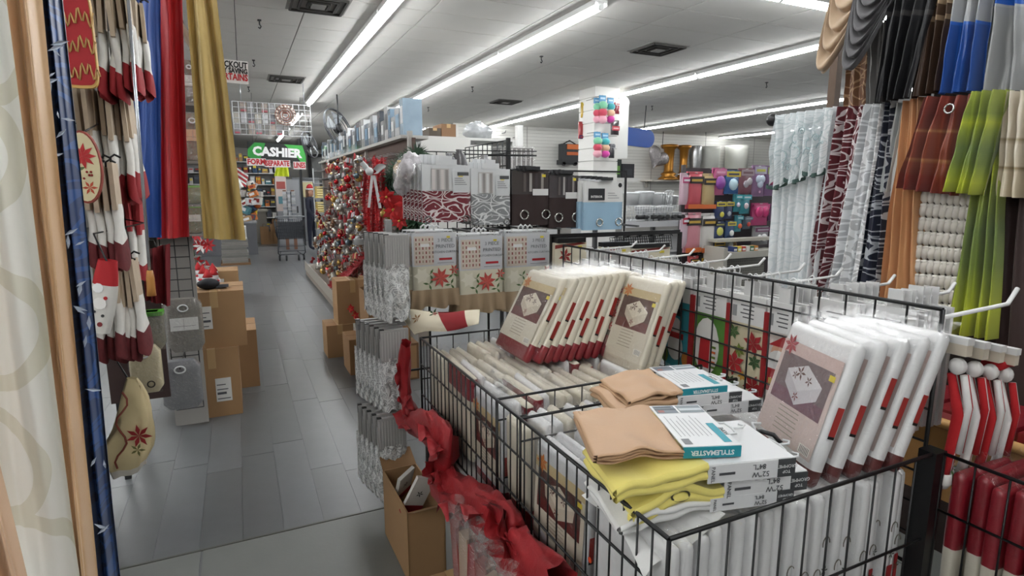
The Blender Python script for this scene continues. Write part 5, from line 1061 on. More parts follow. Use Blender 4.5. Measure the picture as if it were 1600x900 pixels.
# blister rack
YB = 4.55
def reg(u0, v0, u1, v1): return (u0, v0, u1, v1, YB)
GL = 'gloves in a clear pack on the blister rack'
for (r_, c_, lb, bd) in (((1063, 270, 1076, 320), 'c3a6b2', 'pale narrow brush pack at the rack edge, upper', ('b03a6a', 'd8d8dc')), ((1073, 268, 1097, 326), 'c3505c', 'coral red ' + GL, ('241d1c', 'b8963a')), ((1096, 271, 1117, 326), 'bfa878', 'tan ' + GL, ('241d1c', 'b8963a')),
        ((1063, 332, 1074, 388), 'c0aab6', 'pale narrow brush pack at the rack edge, lower', ('b0304a', 'd8d8dc')), ((1069, 332, 1094, 394), 'c98490', 'rose pink ' + GL, ('241d1c', 'b8963a')), ((1094, 333, 1117, 394), 'cfccc8', 'white ' + GL, ('241d1c', 'b8963a')),
        ((1075, 400, 1091, 428), 'b3494a', 'red gloves pack on the lowest rack row', ('241d1c', 'b8963a')), ((1092, 398, 1112, 428), '2e2622', 'black and yellow pack on the lowest rack row', ('b08c2c', '5a4a20'))):
    packet('glove_pack', *reg(*r_), c_, lb, bd, group='packs on the blister rack', bandpos=(.68, .86)); x, z, ww, hh = rectY(*r_, YB)
    if 'gloves in' in lb: mk('orange_foot', MB().b2((x-ww*.48, YB-.036, z-hh*.5), (x+ww*.48, YB-.03, z-hh*.38), mat('c8642a', .5)), bpy.data.objects[[o.name for o in COL.objects if o.get('label') == lb][0]]).matrix_parent_inverse = Matrix.Translation((-x, -YB, -(z-hh/2)))
for (r_, c_, lb, bd, bl) in (((1113, 262, 1132, 305), 'b0567e', 'pink card with a round purple hand mirror', ('c06a90', 'd49ab4'), [(0, .45, .42, '8a4a9a'), (0, .45, .28, 'b094b8')]), ((1131, 266, 1154, 303), '2f64a0', 'blue card with yellow header and white sponge', ('c8b23a', '3a3a50'), [(0, .4, .3, 'b8d4e0'), (.2, .4, .12, 'c8b850')]),
        ((1154, 263, 1175, 304), '7a4a56', 'maroon card of silver cutlery shaped clips', ('9a8a90', '6a4a52'), [(-.1, .4, .2, 'a09aa0'), (.15, .5, .2, 'b4b0b4')]), ((1175, 258, 1194, 307), '8c6a8e', 'violet card with a pale heart mirror', ('a8a4b4', 'b0b04a'), [(-.14, .55, .24, 'b9c4d4'), (.14, .55, .24, 'b9c4d4'), (0, .4, .24, 'b9c4d4'), (0, .15, .08, 'c8a0b8')]),
        ((1195, 259, 1210, 306), '7c5c84', 'violet card with heart mirror beside lace curtain', ('8c9a5a', 'a8a4b4'), [(0, .5, .3, 'a04a6a')]), ((1116, 314, 1131, 344), '2a3a66', 'navy card with yellow header, upper left', ('c8b83a', '40404a'), [(.1, .3, .22, 'c8c04a')]), ((1131, 314, 1144, 342), '26345c', 'navy card with yellow header, next to the teal cards', ('b8a83a', '40404a'), [(-.1, .3, .22, 'a8b0b8')]),
        ((1146, 303, 1157, 331), '2f8a96', 'teal card with white strip, first of two', ('3aa0aa', 'c8d8dc'), [(-.1, .4, .25, 'c9c0d0')]), ((1157, 303, 1171, 334), '2f8a96', 'teal card with white strip, second of two', ('3aa0aa', 'c8d8dc'), [(-.1, .4, .25, 'd0c0c4')]), ((1174, 317, 1199, 352), 'a83468', 'magenta card of ribbon bows', ('b84878', 'c87898'), [(-.15, .6, .25, 'b8386e'), (.2, .6, .25, 'b8386e')]),
        ((1113, 346, 1130, 374), '30406c', 'navy card with yellow dot below the yellow headers', ('26304c', '8a8a4a'), [(0, .45, .3, 'b8b85a')]), ((1133, 345, 1147, 372), '33507c', 'blue card with yellow header above the shelf', ('c0b040', '5a5a50'), [(0, .3, .25, 'c9cccc')]), ((1148, 336, 1158, 362), '3a8a98', 'teal card with orange brush above the shelf', ('4a98a4', 'a8c8cc'), [(0, .35, .3, 'c8603a')]), ((1160, 338, 1173, 358), '3c4a5a', 'slate card with red pins above the shelf', ('5a6a7a', '8a9aa4'), [(0, .4, .2, 'b04038')]),
        ((1176, 354, 1200, 382), '8f8f92', 'clear pack of white beads above the shelf', ('6a3a5a', 'a8a0a8'), [(-.2, .4, .15, 'd4d4d4'), (.1, .4, .18, 'dcdcdc')]), ((1132, 372, 1150, 392), '8d9296', 'clear pack of white clips above the shelf', ('b8b83a', '5a5a50'), [(-.15, .5, .2, 'd0d4d4'), (.2, .5, .18, '8a6a4a')]), ((1112, 376, 1130, 404), '2c4a80', 'blue card hanging beside the white gloves', ('c8a83a', '40404a'), [(0, .35, .26, 'b4b88a')]), ((1112, 406, 1128, 430), '2c4478', 'blue card hanging below the other blue card', ('c8b83a', '40404a'), [(0, .4, .26, 'c4c4c0')]), ((1201, 318, 1212, 345), '6a4a6a', 'plum card at the lace curtain edge', ('8a6a8a', 'b09ab0'), [(0, .4, .3, '9a4a6a')])):
    packet('blister_card', *reg(*r_), c_, lb, bd, bl, group='packs on the blister rack')
a, b = AY(1060, 262, YB+.13), AY(1216, 440, YB+.13); e = empty('blister_rack', (a.x, YB+.13, 0), 'dark pegboard rack full of blister cards and gloves', 'display rack'); mk('pegboard', MB().b2((.1, 0, .5), (b.x-a.x, .03, a.z), mat('3a3236', .7)), e); mk('post', MB().b2((.06, 0, 0), (.1, .03, a.z+.03), mat('4a4648', .5)), e); mk('post', MB().b2((b.x-a.x, 0, 0), (b.x-a.x+.04, .03, a.z+.03), mat('4a4648', .5)), e)
# beige gondola end below
a, b = AY(1132, 380, YB-.25), AY(1216, 440, YB-.25); e = empty('gondola_shelf', (a.x, YB-.25, 0), 'beige metal gondola shelf with pegboard back under the cards', 'shelving'); w_ = b.x-a.x; zt = AY(1170, 392, YB-.25).z; BE = mat('aeaca2', .5)
pegm = bpy.data.materials.new('pegboard'); pegm.use_nodes = True; nt = pegm.node_tree; tc = nt.nodes.new('ShaderNodeTexCoord'); vo = nt.nodes.new('ShaderNodeTexVoronoi'); vo.inputs['Randomness'].default_value = 0; vo.inputs['Scale'].default_value = 38; lt = nt.nodes.new('ShaderNodeMath'); lt.operation = 'LESS_THAN'; lt.inputs[1].default_value = .2; mx = nt.nodes.new('ShaderNodeMix'); mx.data_type = 'RGBA'; mx.inputs['A'].default_value = lin('77766e'); mx.inputs['B'].default_value = lin('2c2b28')
vo.voronoi_dimensions = '2D'; cmb = nt.nodes.new('ShaderNodeCombineXYZ'); sp = nt.nodes.new('ShaderNodeSeparateXYZ'); nt.links.new(tc.outputs['Object'], sp.inputs[0]); nt.links.new(sp.outputs['X'], cmb.inputs['X']); nt.links.new(sp.outputs['Z'], cmb.inputs['Y']); nt.links.new(cmb.outputs[0], vo.inputs['Vector']); nt.links.new(vo.outputs['Distance'], lt.inputs[0]); nt.links.new(lt.outputs[0], mx.inputs['Factor']); nt.links.new(mx.outputs['Result'], nt.nodes['Principled BSDF'].inputs['Base Color'])
mk('pegboard', MB().b2((0, .2, .2), (w_, .23, zt), pegm), e); mk('shelf', MB().b2((0, -.05, zt-.03), (w_, .22, zt), BE), e); mk('shelf_lip', MB().b2((0, -.065, zt-.06), (w_, -.05, zt+.005), BE), e); mk('upright', MB().b2((-.05, -.05, 0), (0, .23, zt+.05), BE), e); mk('upper_tray', MB().b2((0, .1, zt+.09), (w_, .22, zt+.12), BE), e)
br = MB(); br.poly([(.02, -.05, zt-.06), (.02, .2, zt-.06), (.02, .2, zt-.28)], BE); br.poly([(.02, .2, zt-.28), (.02, .2, zt-.06), (.02, -.05, zt-.06)], BE); mk('bracket', br, e)
cs = ['2c3a6a', 'c8b83a', 'a83a2c', 'd4d2cc', '3a6a4a', 'c8883a']
for k in range(6): mk('paint_box', MB().b2((0, 0, 0), (.05, .08, .05), mat(cs[k], .5)).b2((.005, -.002, .01), (.045, 0, .03), mat('d4d4d0', .5)), label='small coloured box on the beige gondola shelf', cat='box', group='boxes on the gondola shelf', loc=(a.x+.12+k*.058, YB-.26, zt))
# ================================================================ CURTAIN DISPLAY (right)
XC = 2.55
def shX(name, X, q, m, label, cat='curtain', **kw):
    TL, TR, BL, BR = [AX(u, v, X) for u, v in q]
    kw.setdefault('nv', 18); kw.setdefault('nu', 72)
    return sheet(name, TL, TR, BL, BR, m, nrm=(1, 0, 0), label=label, cat=cat, **kw)
def sheer(col, pat, scale, alpha, **k): return line_mat(col, pat, scale, .05, .6, 1.0, alpha=alpha, **k)
wc = 'window_curtain'
c0 = shX(wc, XC, ((1216, 180), (1312, 166), (1196, 452), (1276, 456)), sheer('e4e7e8', 'd6dcde', 10, .9), 'white sheer embroidered curtain with green trimmed valance', folds=7, amp=.022)
v0 = shX('valance', XC-.05, ((1210, 182), (1304, 168), (1203, 290), (1290, 262)), sheer('e2e6e7', 'c6d0d2', 16, .86), None, None, folds=6, amp=.03, parent=c0, edge=.03)
tr = MB(); TLq, TRq = AX(1203, 291, XC-.055), AX(1290, 262, XC-.055)
tr.grid(lambda a, b: TLq.lerp(TRq, a) + Vector((-.03*math.sin(a*6*2*PI)-.012, 0, -.018*b+.014-.03*abs(math.sin(a*9)))), 60, 1, mat('3d5650', .6)); mk('green_trim', tr, c0)
sw = MB()
for k in range(9):
    a0 = AX(1225+k*7, 215+random.uniform(-10, 50)-k*2, XC-.09)
    sw.tube([a0+Vector((0, .02*math.cos(t*.8)*(1-t/14), .02*math.sin(t*.8)*(1-t/14)+.006*t*(k % 3-1))) for t in range(14)], .0025, mat('93a7aa', .6), 4)
mk('embroidery', sw, c0, kind='stuff')
shX(wc, XC, ((1306, 168), (1353, 164), (1260, 456), (1304, 456)), line_mat('5a0f1c', 'cfc6c6', 12, .04, .5, .6), 'burgundy curtain with white rose outlines', folds=3, amp=.028)
shX(wc, XC-.01, ((1351, 164), (1386, 160), (1286, 462), (1338, 470)), line_mat('b9bbbd', 'e6e8e9', 12, .06, .4, .6), 'silver white curtain with rose outlines', folds=3, amp=.028)
shX(wc, XC, ((1383, 160), (1401, 156), (1332, 466), (1376, 478)), line_mat('12192e', 'b3b7bc', 11, .035, .45, .6), 'navy curtain with silver rose outlines', folds=2, amp=.025)
shX(wc, XC-.005, ((1398, 162), (1418, 158), (1372, 300), (1390, 300)), sat('a9acab'), 'short pale grey curtain end beside the navy one', folds=2, amp=.015)
shX(wc, XC-.03, ((1410, 160), (1448, 150), (1374, 492), (1440, 494)), sat('c08c5e', .4), 'peach orange satin curtain hanging in soft folds', folds=3.5, amp=.025)
BE_ = shX(wc, XC, ((1442, 280), (1530, 290), (1422, 500), (1500, 510)), mat('b8b2a8', .6, alpha=.35), 'white beaded net curtain behind the rust valance', folds=2, amp=.01)
# beads: rows of elongated and small beads on the net
bd1 = MB().lathe([(.004, -.026), (.014, -.016), (.016, 0), (.014, .016), (.004, .026)], mat('c6c0b8', .45), 6).mesh('bead'); bd2 = MB().lathe([(.003, -.009), (.014, -.004), (.014, .004), (.003, .009)], mat('d0ccc4', .45), 6).mesh('bead')
for i in range(9):
    for j in range(9):
        t = i/8; p = AX(1446+(1528-1446)*t - j*2.5, 306 + j*22 + t*6, XC-.025); o = mk('bead', bd1, BE_, loc=p, rot=(.1, 0, 0)); o.scale = (1, 1, 1.15); mk('bead', bd2, BE_, loc=p+Vector((0, 0, -.036)))
RUST = ramp_mat([(0, '6d1f14'), (.16, '7a2718'), (.2, '7d3a28'), (.3, '8a4530'), (.34, 'a8724a'), (.36, '7d3a28'), (.62, '84402c'), (.64, 'a8764e'), (.67, '7d3a28'), (.8, '6d2416'), (1, '7a2a1a')], rough=.4, sheen=.3, weave=1)
LIME = ramp_mat([(0, '8d941e'), (.12, 'b0bb32'), (.3, '77893c'), (.45, '6f8246'), (.62, '8d9a3a'), (.7, 'b3bd3c'), (.78, '7f8f3c'), (1, '8f9a3a')], rough=.35, sheen=.3, weave=1)
CREAM = ramp_mat([(0, 'c9bea6'), (.24, 'd0c6b2'), (.28, '8f7d5c'), (.3, 'cfc6b4'), (.5, 'd4ccbc'), (.55, '9a8a6a'), (.57, 'd0c8b8'), (1, 'cfc6b4')], rough=.4, weave=1)
def scale_uv(o):
    l = o.data.uv_layers[0].data; mx_ = max(d.uv[1] for d in l)
    for d in l: d.uv = (d.uv[0], d.uv[1]/mx_)
o = shX(wc, XC-.1, ((1446, 152), (1532, 148), (1404, 294), (1498, 306)), RUST, 'rust red valance with gold stripe bands', folds=4, amp=.04); scale_uv(o)
r_ = MB(); c = AX(1483, 170, XC-.15); ring(r_, (0, 0, 0), .016, mat('b9b9b6', .2, metal=.9), .004); g_ = mk('grommet', r_, o); g_.location = c; g_.rotation_euler = (0, 0, PI/2)
o = shX(wc, XC-.08, ((1548, 144), (1584, 140), (1478, 520), (1556, 530)), LIME, 'long lime green satin curtain with sheer bands', folds=4, amp=.035); scale_uv(o)
o = shX(wc, XC-.14, ((1516, 144), (1578, 140), (1474, 298), (1536, 306)), LIME, 'short lime green valance over the long lime curtain', folds=3.5, amp=.04); scale_uv(o)
o = shX(wc, XC-.12, ((1577, 143), (1680, 140), (1557, 306), (1680, 316)), CREAM, 'cream striped valance beside the lime one', folds=6, amp=.035); scale_uv(o)
shX(wc, XC-.04, ((1575, 290), (1760, 290), (1540, 720), (1800, 780)), sat('2c1712', .6), 'dark chocolate brown curtain below the cream valance', folds=4, amp=.03)
# upper tier
o = shX(wc, XC-.1, ((1400, -60), (1478, -60), (1366, 162), (1424, 152)), ramp_mat([(0, '121214'), (.58, '17171a'), (.62, '3a3838'), (.66, '1c1c1e'), (.76, '444140'), (.8, '1e1e20'), (1, '2a2a2c')], rough=.5), 'black sheer curtain with woven top band', folds=4, amp=.03); scale_uv(o)
o = shX(wc, XC-.08, ((1462, -60), (1502, -60), (1422, 154), (1474, 142)), ramp_mat([(0, '3a2a1f'), (.52, '3d2d22'), (.56, '8c7860'), (.6, '4a382a'), (.68, '9a866c'), (.72, '4a382a'), (.82, '8c7860'), (.86, '4a382a'), (1, '5a4632')], rough=.5), 'brown curtain with basket woven top band', folds=3, amp=.03); scale_uv(o)
o = shX(wc, XC-.1, ((1500, -70), (1560, -70), (1466, 147), (1526, 142)), ramp_mat([(0, '0c3f86'), (.5, '1250a4'), (.52, '8f9192'), (1, 'a6a8a9')], rough=.32, sheen=.2), 'royal blue satin curtain with silver upper half', folds=3.2, amp=.035); scale_uv(o)
o = shX(wc, XC-.08, ((1556, -70), (1680, -70), (1524, 142), (1680, 142)), ramp_mat([(0, '838484'), (.62, '8f9090'), (.64, '114a98'), (1, '1250a4')], rough=.32, sheen=.2), 'silver satin curtain with royal blue upper band', folds=4, amp=.035); scale_uv(o)
o = shX(wc, XC+.04, ((1326, 60), (1362, 60), (1318, 170), (1354, 166)), line_mat('6d4a30', 'a88a6a', 9, .03, .5, 0), 'brown curtain with pale honeycomb lines behind the scarf', folds=2, amp=.012)
shX(wc, XC+.02, ((1356, 40), (1392, 30), (1352, 168), (1378, 160)), sat('6c6a68'), 'grey curtain strip behind the dark grey swag', folds=2, amp=.015)
def swag(name, X, path_l, path_r, bot, m, label, n=7):
    """scarf looped from one point to another, hanging in a belly of folds"""
    mb = MB(); L0, L1 = AX(*path_l, X), AX(*path_r, X); Bm = AX(*bot, X)
    def fn(a, b):
        mid = (L0+L1)/2; top = L0.lerp(L1, a); belly = 1-(2*a-1)**2; d = Bm-mid
        p = top + d*belly*(.25+.75*(1-b)); p = p + Vector((-.12*belly*(.4+.6*(1-b)) + .018*math.sin(b*n*2*PI+3*a)*(.3+belly), 0, .012*math.cos(b*n*2*PI)*belly)); return p
    mb.grid(fn, 24, 40, m); return mk(name, mb, label=label, cat='scarf')
swag('draped_scarf', XC-.04, (1350, -60), (1440, -90), (1352, 118), mat('3d3b3d', .6, sheen=.3, bump=.2, bscale=150), 'dark grey scarf valance draped in a deep swag')
swag('draped_scarf', XC+.02, (1372, -40), (1316, -60), (1306, 122), mat('a38c72', .6, sheen=.3, bump=.2, bscale=150), 'beige scarf valance draped beside the dark grey one', 4)
# rods and frame
RD = mat('1d1c1e', .35)
a, b = AX(1212, 187, XC+.05), AX(1640, 150, XC+.05)
e = empty('curtain_rod', a, 'long black curtain rod with ball finial holding the lower curtains', 'curtain rod'); mk('rod', MB().tube([(0, 0, 0), b-a], .014, RD, 8), e); mk('finial', MB().ball((0, .02, 0), .032, RD, 12, 8), e)
e = empty('curtain_rod', (XC-.03, 2.2, 2.78), 'upper curtain rod carrying the dark and satin curtains', 'curtain rod'); mk('rod', MB().tube([(0, 0, 0), (0, -2.0, 0)], .014, RD, 8), e); mk('finial', MB().ball((0, .02, 0), .032, RD, 12, 8), e)
e = empty('curtain_display_stand', (2.72, 0, 0), 'dark brown display board behind the right hand curtains', 'board'); mk('board', MB().b2((0, -.6, 0), (.03, 1.55, 3.3), mat('241612', .7)), e); mk('post', MB().b2((-.02, 2.0, 0), (.02, 2.04, 3.3), mat('5a4636', .6)), e); mk('top_bar', MB().b2((-.02, -.6, 3.26), (.02, 2.04, 3.3), mat('5a4636', .6)), e)
# ================================================================ WIRE BASKET IN FRONT
X0, X1, Y0, Y1, ZR, ZB = .69, 1.53, .77, 2.42, .95, .57
def rectX(u0, v0, u1, v1, X):
    um, vm = (u0+u1)/2, (v0+v1)/2
    return ((AX(u0, vm, X).y + AX(u1, vm, X).y)/2, (AX(um, v0, X).z + AX(um, v1, X).z)/2, abs(AX(u1, vm, X).y - AX(u0, vm, X).y), AX(um, v0, X).z - AX(um, v1, X).z)
def wire_face(name, parent, P0, ex, L, z0, z1, step, rails, r=.0026, rr=.0048):
    mb = MB(); P0, ex = Vector(P0), Vector(ex); n = round(L/step)
    for i in range(n+1): p = P0 + ex*(L*i/n); mb.tube([(p.x, p.y, z0), (p.x, p.y, z1)], r if 0 < i < n else rr, BLACK, 5)
    for z in rails: mb.tube([(P0.x, P0.y, z), tuple(P0 + ex*L + Vector((0, 0, z)))], rr if z == z1 else r*1.3, BLACK, 6)
    return mk(name, mb, parent)
bk = empty('wire_basket', (0, 0, 0), 'long black wire dump basket full of packaged tablecloths', 'basket')
wire_face('side_panel', bk, (X0, Y0, 0), (0, 1, 0), Y1-Y0, ZB, ZR, .047, (ZB, .69, .83, ZR))
wire_face('front_panel', bk, (X0, Y0, 0), (1, 0, 0), X1-X0, ZB-.15, ZR, .076, (.72, ZR))
wire_face('end_panel', bk, (X0, Y1, 0), (1, 0, 0), X1-X0, ZB, ZR, .076, (ZB, .76, ZR))
for y in (1.41, 1.58): wire_face('divider', bk, (X0, y, 0), (1, 0, 0), X1-X0, ZB, ZR, .1, (.88, ZR), .0024, .0045)
mk('bottom_tray', MB().b2((X0-.01, Y0+.02, ZB-.04), (X1, Y1, ZB-.005), mat('bdbcb8', .5)), bk)
for (x, y) in ((X0+.02, Y0+.03), (X0+.02, Y1-.03), (X1-.02, Y1-.03)): mk('leg', MB().b2((x-.015, y-.015, 0), (x+.015, y+.015, ZB-.04), DARK), bk)
mk('corner_post', MB().b2((X1-.015, Y0-.012, 0), (X1+.03, Y0+.03, ZR+.005), BLACK), bk)
gw = empty('gridwall_panel', (X1+.015, 0, 0), 'black gridwall panel standing behind the wire basket', 'grid panel')
mb = MB(); gridpanel(mb, (0, .80, .62), (0, 1, 0), (0, 0, 1), 1.84, .69, .0835, .0032, BLACK, .0055); mk('wire_grid', mb, gw)
for y in (.80, 2.64): mk('foot_post', MB().b2((-.01, y-.01, 0), (.01, y+.01, .65), BLACK), gw)
# ---------------------------------------------------------------- tablecloth packets
def pack_mesh(w_, h_, t, bands, seed=0, spine=None):
    """upright packet, face to -x; bands = [(z fraction, material)] from the bottom up"""
    mb = MB(); n = 16; zs = sorted(set([0, .012, .03, .5, .94, .975, 1] + [b[0] for b in bands] + [b[0]+.004 for b in bands if b[0] > 0])); rnd = random.Random(seed)
    def m_at(z):
        m = bands[0][1]
        for b in bands:
            if z >= b[0]: m = b[1]
        return m
    def ringp(z):
        e_ = min(1, (min(z, 1-z)/.035))**.5 if min(z, 1-z) < .035 else 1
        out = []
        for k in range(n):
            a = 2*PI*k/n + PI/n; c, s = math.cos(a), math.sin(a); px_ = t/2*(abs(c)**.45)*(1 if c > 0 else -1)*(.35+.65*e_); py = w_/2*(abs(s)**.28)*(1 if s > 0 else -1)*(.96+.04*e_)
            nz = noise.noise((py*14+seed, z*4, seed*3.1)); out.append((px_*(1+.22*nz), py+.003*nz, z*h_))
        return out
    k0 = len(mb.v)
    for z in zs: mb.v += ringp(z)
    for i in range(len(zs)-1):
        for k in range(n): mb.face((k0+i*n+k, k0+i*n+(k+1) % n, k0+(i+1)*n+(k+1) % n, k0+(i+1)*n+k), m_at((zs[i]+zs[i+1])/2), True)
    mb.face([k0+k for k in range(n)][::-1], m_at(0)); mb.face([k0+(len(zs)-1)*n+k for k in range(n)], m_at(1))
    return mb
PL = dict(rough=.42, coat=.55, bump=.5, bscale=26)
CRM = mat('cfc8b6', **PL); CRM2 = mat('c4bba6', **PL); RED = mat('7c1420', **PL); WHT = mat('d8d8d8', **PL); WHT2 = mat('c9cacc', **PL); SIL = mat('bfc0c2', **PL)
FILM = film_mat(.11)
def flap(e, w_, h_, t, seed, up=.05):
    mb = MB(); mb.grid(lambda a, b: (-t*.35+t*.9*b*math.sin(b*2)+.014*noise.noise((a*7, b*5, seed)), w_*.52*(2*a-1), h_*.97+up*b*(1+.5*noise.noise((a*5, seed, 0)))), 9, 4, FILM); mk('film_flap', mb, e)
    mb = MB(); mb.grid(lambda a, b: (-t*.56-.003-.004*abs(noise.noise((a*9, b*7, seed))), w_*.49*(2*a-1), h_*(.02+.96*b)), 8, 9, FILM); mk('film_front', mb, e)
def face_print(e, w_, h_, t, style, seed=0):
    zo = .12*math.sin(seed*2.3)
    mb = MB(); x = -t/2-.0012
    def q(y0, z0, y1, z1, m, d=0): mb.poly([(x-d, y0*w_, z0*h_), (x-d, y1*w_, z0*h_), (x-d, y1*w_, z1*h_), (x-d, y0*w_, z1*h_)][::-1], m)
    def pg(pts, m, d): mb.poly([(x-d, a*w_, b*h_) for a, b in pts], m)
    white = style == 'white'
    q(-.46, .16, .46, .86, mat('c9c2b0' if not white else 'c6b4ae', .4, coat=.4), 0)                       # paper insert
    q(-.46, .77, .46, .86, mat('b9a67c' if not white else 'bfa8a2', .5), .0004)
    q(-.4, .42, .4, .77, mat('4a2a22' if not white else '6a5a5c', .5), .0006)                     # photo of a laid table
    q(-.4, .42, .4, .52, mat('5c2420' if not white else '6d4a56', .5), .0008)
    pg([(.26, .66), (-.02, .74), (-.3, .64), (.02, .54)], mat('cfc6b4' if not white else 'c9c6c8', .5), .001)
    pg([(.26, .66), (.02, .54), (.0, .44), (.24, .56)], mat('b8ad9a' if not white else 'b4b0b4', .5), .001); pg([(.02, .54), (-.3, .64), (-.28, .54), (.0, .44)], mat('bfb5a2' if not white else 'bcb8bc', .5), .001)
    for (a, b, r_) in ((.05, .67, .05), (-.1, .64, .035), (.12, .64, .03)): petals(mb, (x-.0013, a*w_, b*h_), r_*w_*1.6, 5, mat('5a3a34', .5), (0, -1, 0), (0, 0, 1), 0, a)
    petals(mb, (x-.0013, .02*w_, .5*h_), .014, 5, mat('6a1c1c', .5), (0, -1, 0), (0, 0, 1), 0)
    petals(mb, (x-.0015, .33*w_, .83*h_), .03, 7, mat('b86a24' if not white else '9a3038', .5), (0, -1, 0), (0, 0, 1), 0, .4, .4)
    for k in range(6): q(-.12-.02*(k % 2), .39-.033*k, .2, .397-.033*k, mat('8f8778', .6), .0006)
    q(-.42, .18, -.26, .24, mat('dedbd2', .6), .0006)
    for k in range(7): q(-.41+.02*k, .185, -.402+.02*k, .235, BLACK, .0009)
    q(-.42, .71, -.34, .75, mat('d6c33a', .5), .0012)
    mk('insert_card', mb, e)
    sp = MB(); y = -w_/2-.0012
    if style != 'plain': sp.poly([(-t*.2, y, h_*(.42+zo)), (t*.2, y, h_*(.42+zo)), (t*.2, y, h_*(.62+zo)), (-t*.2, y, h_*(.62+zo))], mat('8c2018' if not white else '9a2a26', .5)); sp.poly([(-t*.2, y-.0003, h_*(.4+zo)), (t*.2, y-.0003, h_*(.4+zo)), (t*.2, y-.0003, h_*(.42+zo)), (-t*.2, y-.0003, h_*(.42+zo))], BLACK); mk('spine_print', sp, e)
def proto_pack(name, w_, h_, t, bands, style, seed, cat='tablecloth pack'):
    e = empty(name, (0, 0, 0), 'x', cat); mk('folded_cloth', pack_mesh(w_, h_, t, bands, seed), e); flap(e, w_, h_, t, seed, .05 if style else .035)
    if style: face_print(e, w_, h_, t, style, seed)
    return [e, [False]]
def stand(pr, loc, tilt=0, yaw=0, label=None, group=None, sc=None, roll=0): return place(pr[0], pr[1], loc, (roll, tilt, yaw), label, group, sc)
TA = [proto_pack('tablecloth_pack', .3, .37, .042, [(0, RED), (.2, CRM)], 'cream', s) for s in (1, 2)]
TB = [proto_pack('tablecloth_pack', .235, .36, .04, [(0, CRM2), (.1, CRM)], 'cream', s) for s in (4, 5)]
TW = [proto_pack('tablecloth_pack', .26, .36, .042, [(0, mat('5e2a28', **PL)), (.12, WHT)], 'white', s) for s in (7, 8, 9)]
for k in range(9): stand(TA[k % 2], (.985+.034*k, 2.1-.004*k-.03*(k > 0), .925), .5-.015*k, .02*math.sin(k), 'cream red hemmed tablecloth pack leaning in the far heap' if k > 1 else ('cream tablecloth pack with table photo and red hem, foremost leaning' if k == 1 else 'cream tablecloth pack with photo leaning outermost behind another'), 'leaning cream tablecloth packs')
o = stand(proto_pack('tablecloth_pack', .26, .37, .05, [(0, RED), (.24, mat('3a3a34', **PL)), (.3, CRM)], None, 11), (1.31, 2.0, .925), .4, 0, 'pack with holly and berry border between leaning tablecloths', 'leaning cream tablecloth packs')
hp = MB()
for k in range(12): petals(hp, (-.034, -.11+.03*(k % 3), .13+.05*(k//3)), .022, 5, mat(['9a1a22', '3d4a38', 'd4cfc4'][k % 3], .6), (0, -1, 0), (0, 0, 1), 0, k); petals(hp, (-.01+.02*(k % 2), -.132, .1+.02*k), .014, 5, mat(['9a1a22', 'd4cfc4', '3d4a38'][k % 3], .6), (1, 0, 0), (0, 0, 1), 0, k)
mk('holly_print', hp, o)
for k in range(3): stand(TB[k % 2], (1.30+.042*k, 1.765+.01*k, .92), .36, .02, 'cream tablecloth pack with table photo leaning against the gridwall' if k == 0 else 'cream tablecloth pack tucked behind the one at the gridwall', 'packs at the gridwall')
for k in range(5): stand(TW[k % 3], (1.225+.05*k, .965-.012*k, .90+.004*k), .27+.02*k, -.34+.05*k, 'white tablecloth pack with table photo leaning foremost in the basket' if k == 0 else 'white tablecloth pack with red spine print leaning in the basket', 'leaning white tablecloth packs')
# rows standing in the basket
RW = [proto_pack('tablecloth_pack', .26, .33, .036, [(0, WHT2), (.08, WHT)], None, s) for s in (21, 22, 23)]; RWc = [proto_pack('tablecloth_pack', .27, .33, .036, [(0, RED), (.12, SIL)], 'cream', s) for s in (24, 25)]
RC = [proto_pack('tablecloth_pack', .27, .33, .038, [(0, RED), (.2, CRM)], None, s) for s in (31, 32)] + [proto_pack('tablecloth_pack', .27, .335, .04, [(0, CRM), (.72, RED), (.97, CRM)], None, 33), proto_pack('tablecloth_pack', .26, .345, .03, [(0, CRM2), (.5, WHT)], None, 34)]; RCI = [0, 1, 0, 2, 1, 3, 0, 1, 3, 0, 2, 1]
for k in range(20):
    pr = RW[k % 3]; o = stand(pr, (.735+k*.039, .935+random.uniform(-.012, .012), ZB+.0+random.uniform(-.005, .012)), random.uniform(-.02, .03), random.uniform(-.04, .04), ('plain white tablecloth pack' if k < 9 and k % 4 != 1 else 'white tablecloth pack with a red spine dab' if k < 9 else 'white tablecloth pack with scroll and holly spine') + ' behind the front wires', 'white packs in the front row')
    if k > 8:                                                    # printed scrolls, holly and red dabs on the nearer spines
        sp = MB(); y = -.133; z0 = random.uniform(.12, .26)
        sp.tube([(.012*math.cos(t*.5), y, z0+.018*math.sin(t*.5)) for t in range(8)], .0012, mat('6a6458', .6), 4); mk('scroll_print', sp, o); sp = MB(); petals(sp, (.0, y-.001, z0-.07), .014, 5, mat('33402e', .6), (1, 0, 0), (0, 0, 1), 0)
        mk('holly_print', sp, o)
        if k % 3 == 0: mk('spine_print', MB().b2((-.01, y-.001, .03), (.01, y, .08), mat('8c1c20', .5)), o)
    elif k % 4 == 1:
        mk('spine_print', MB().b2((-.006, -.134, .02), (.006, -.132, .1), mat('8c1c20', .5)), o)
for k in range(20): stand(RWc[k % 2] if k < 5 else RW[k % 3], (.735+k*.039, 1.245+random.uniform(-.01, .01), ZB+random.uniform(-.005, .01)), random.uniform(-.05, .05), random.uniform(-.06, .06), 'silver white tablecloth pack with table photo beside the side wires' if k < 5 else 'white tablecloth pack standing below the yellow curtain stack', 'packs in the second row')
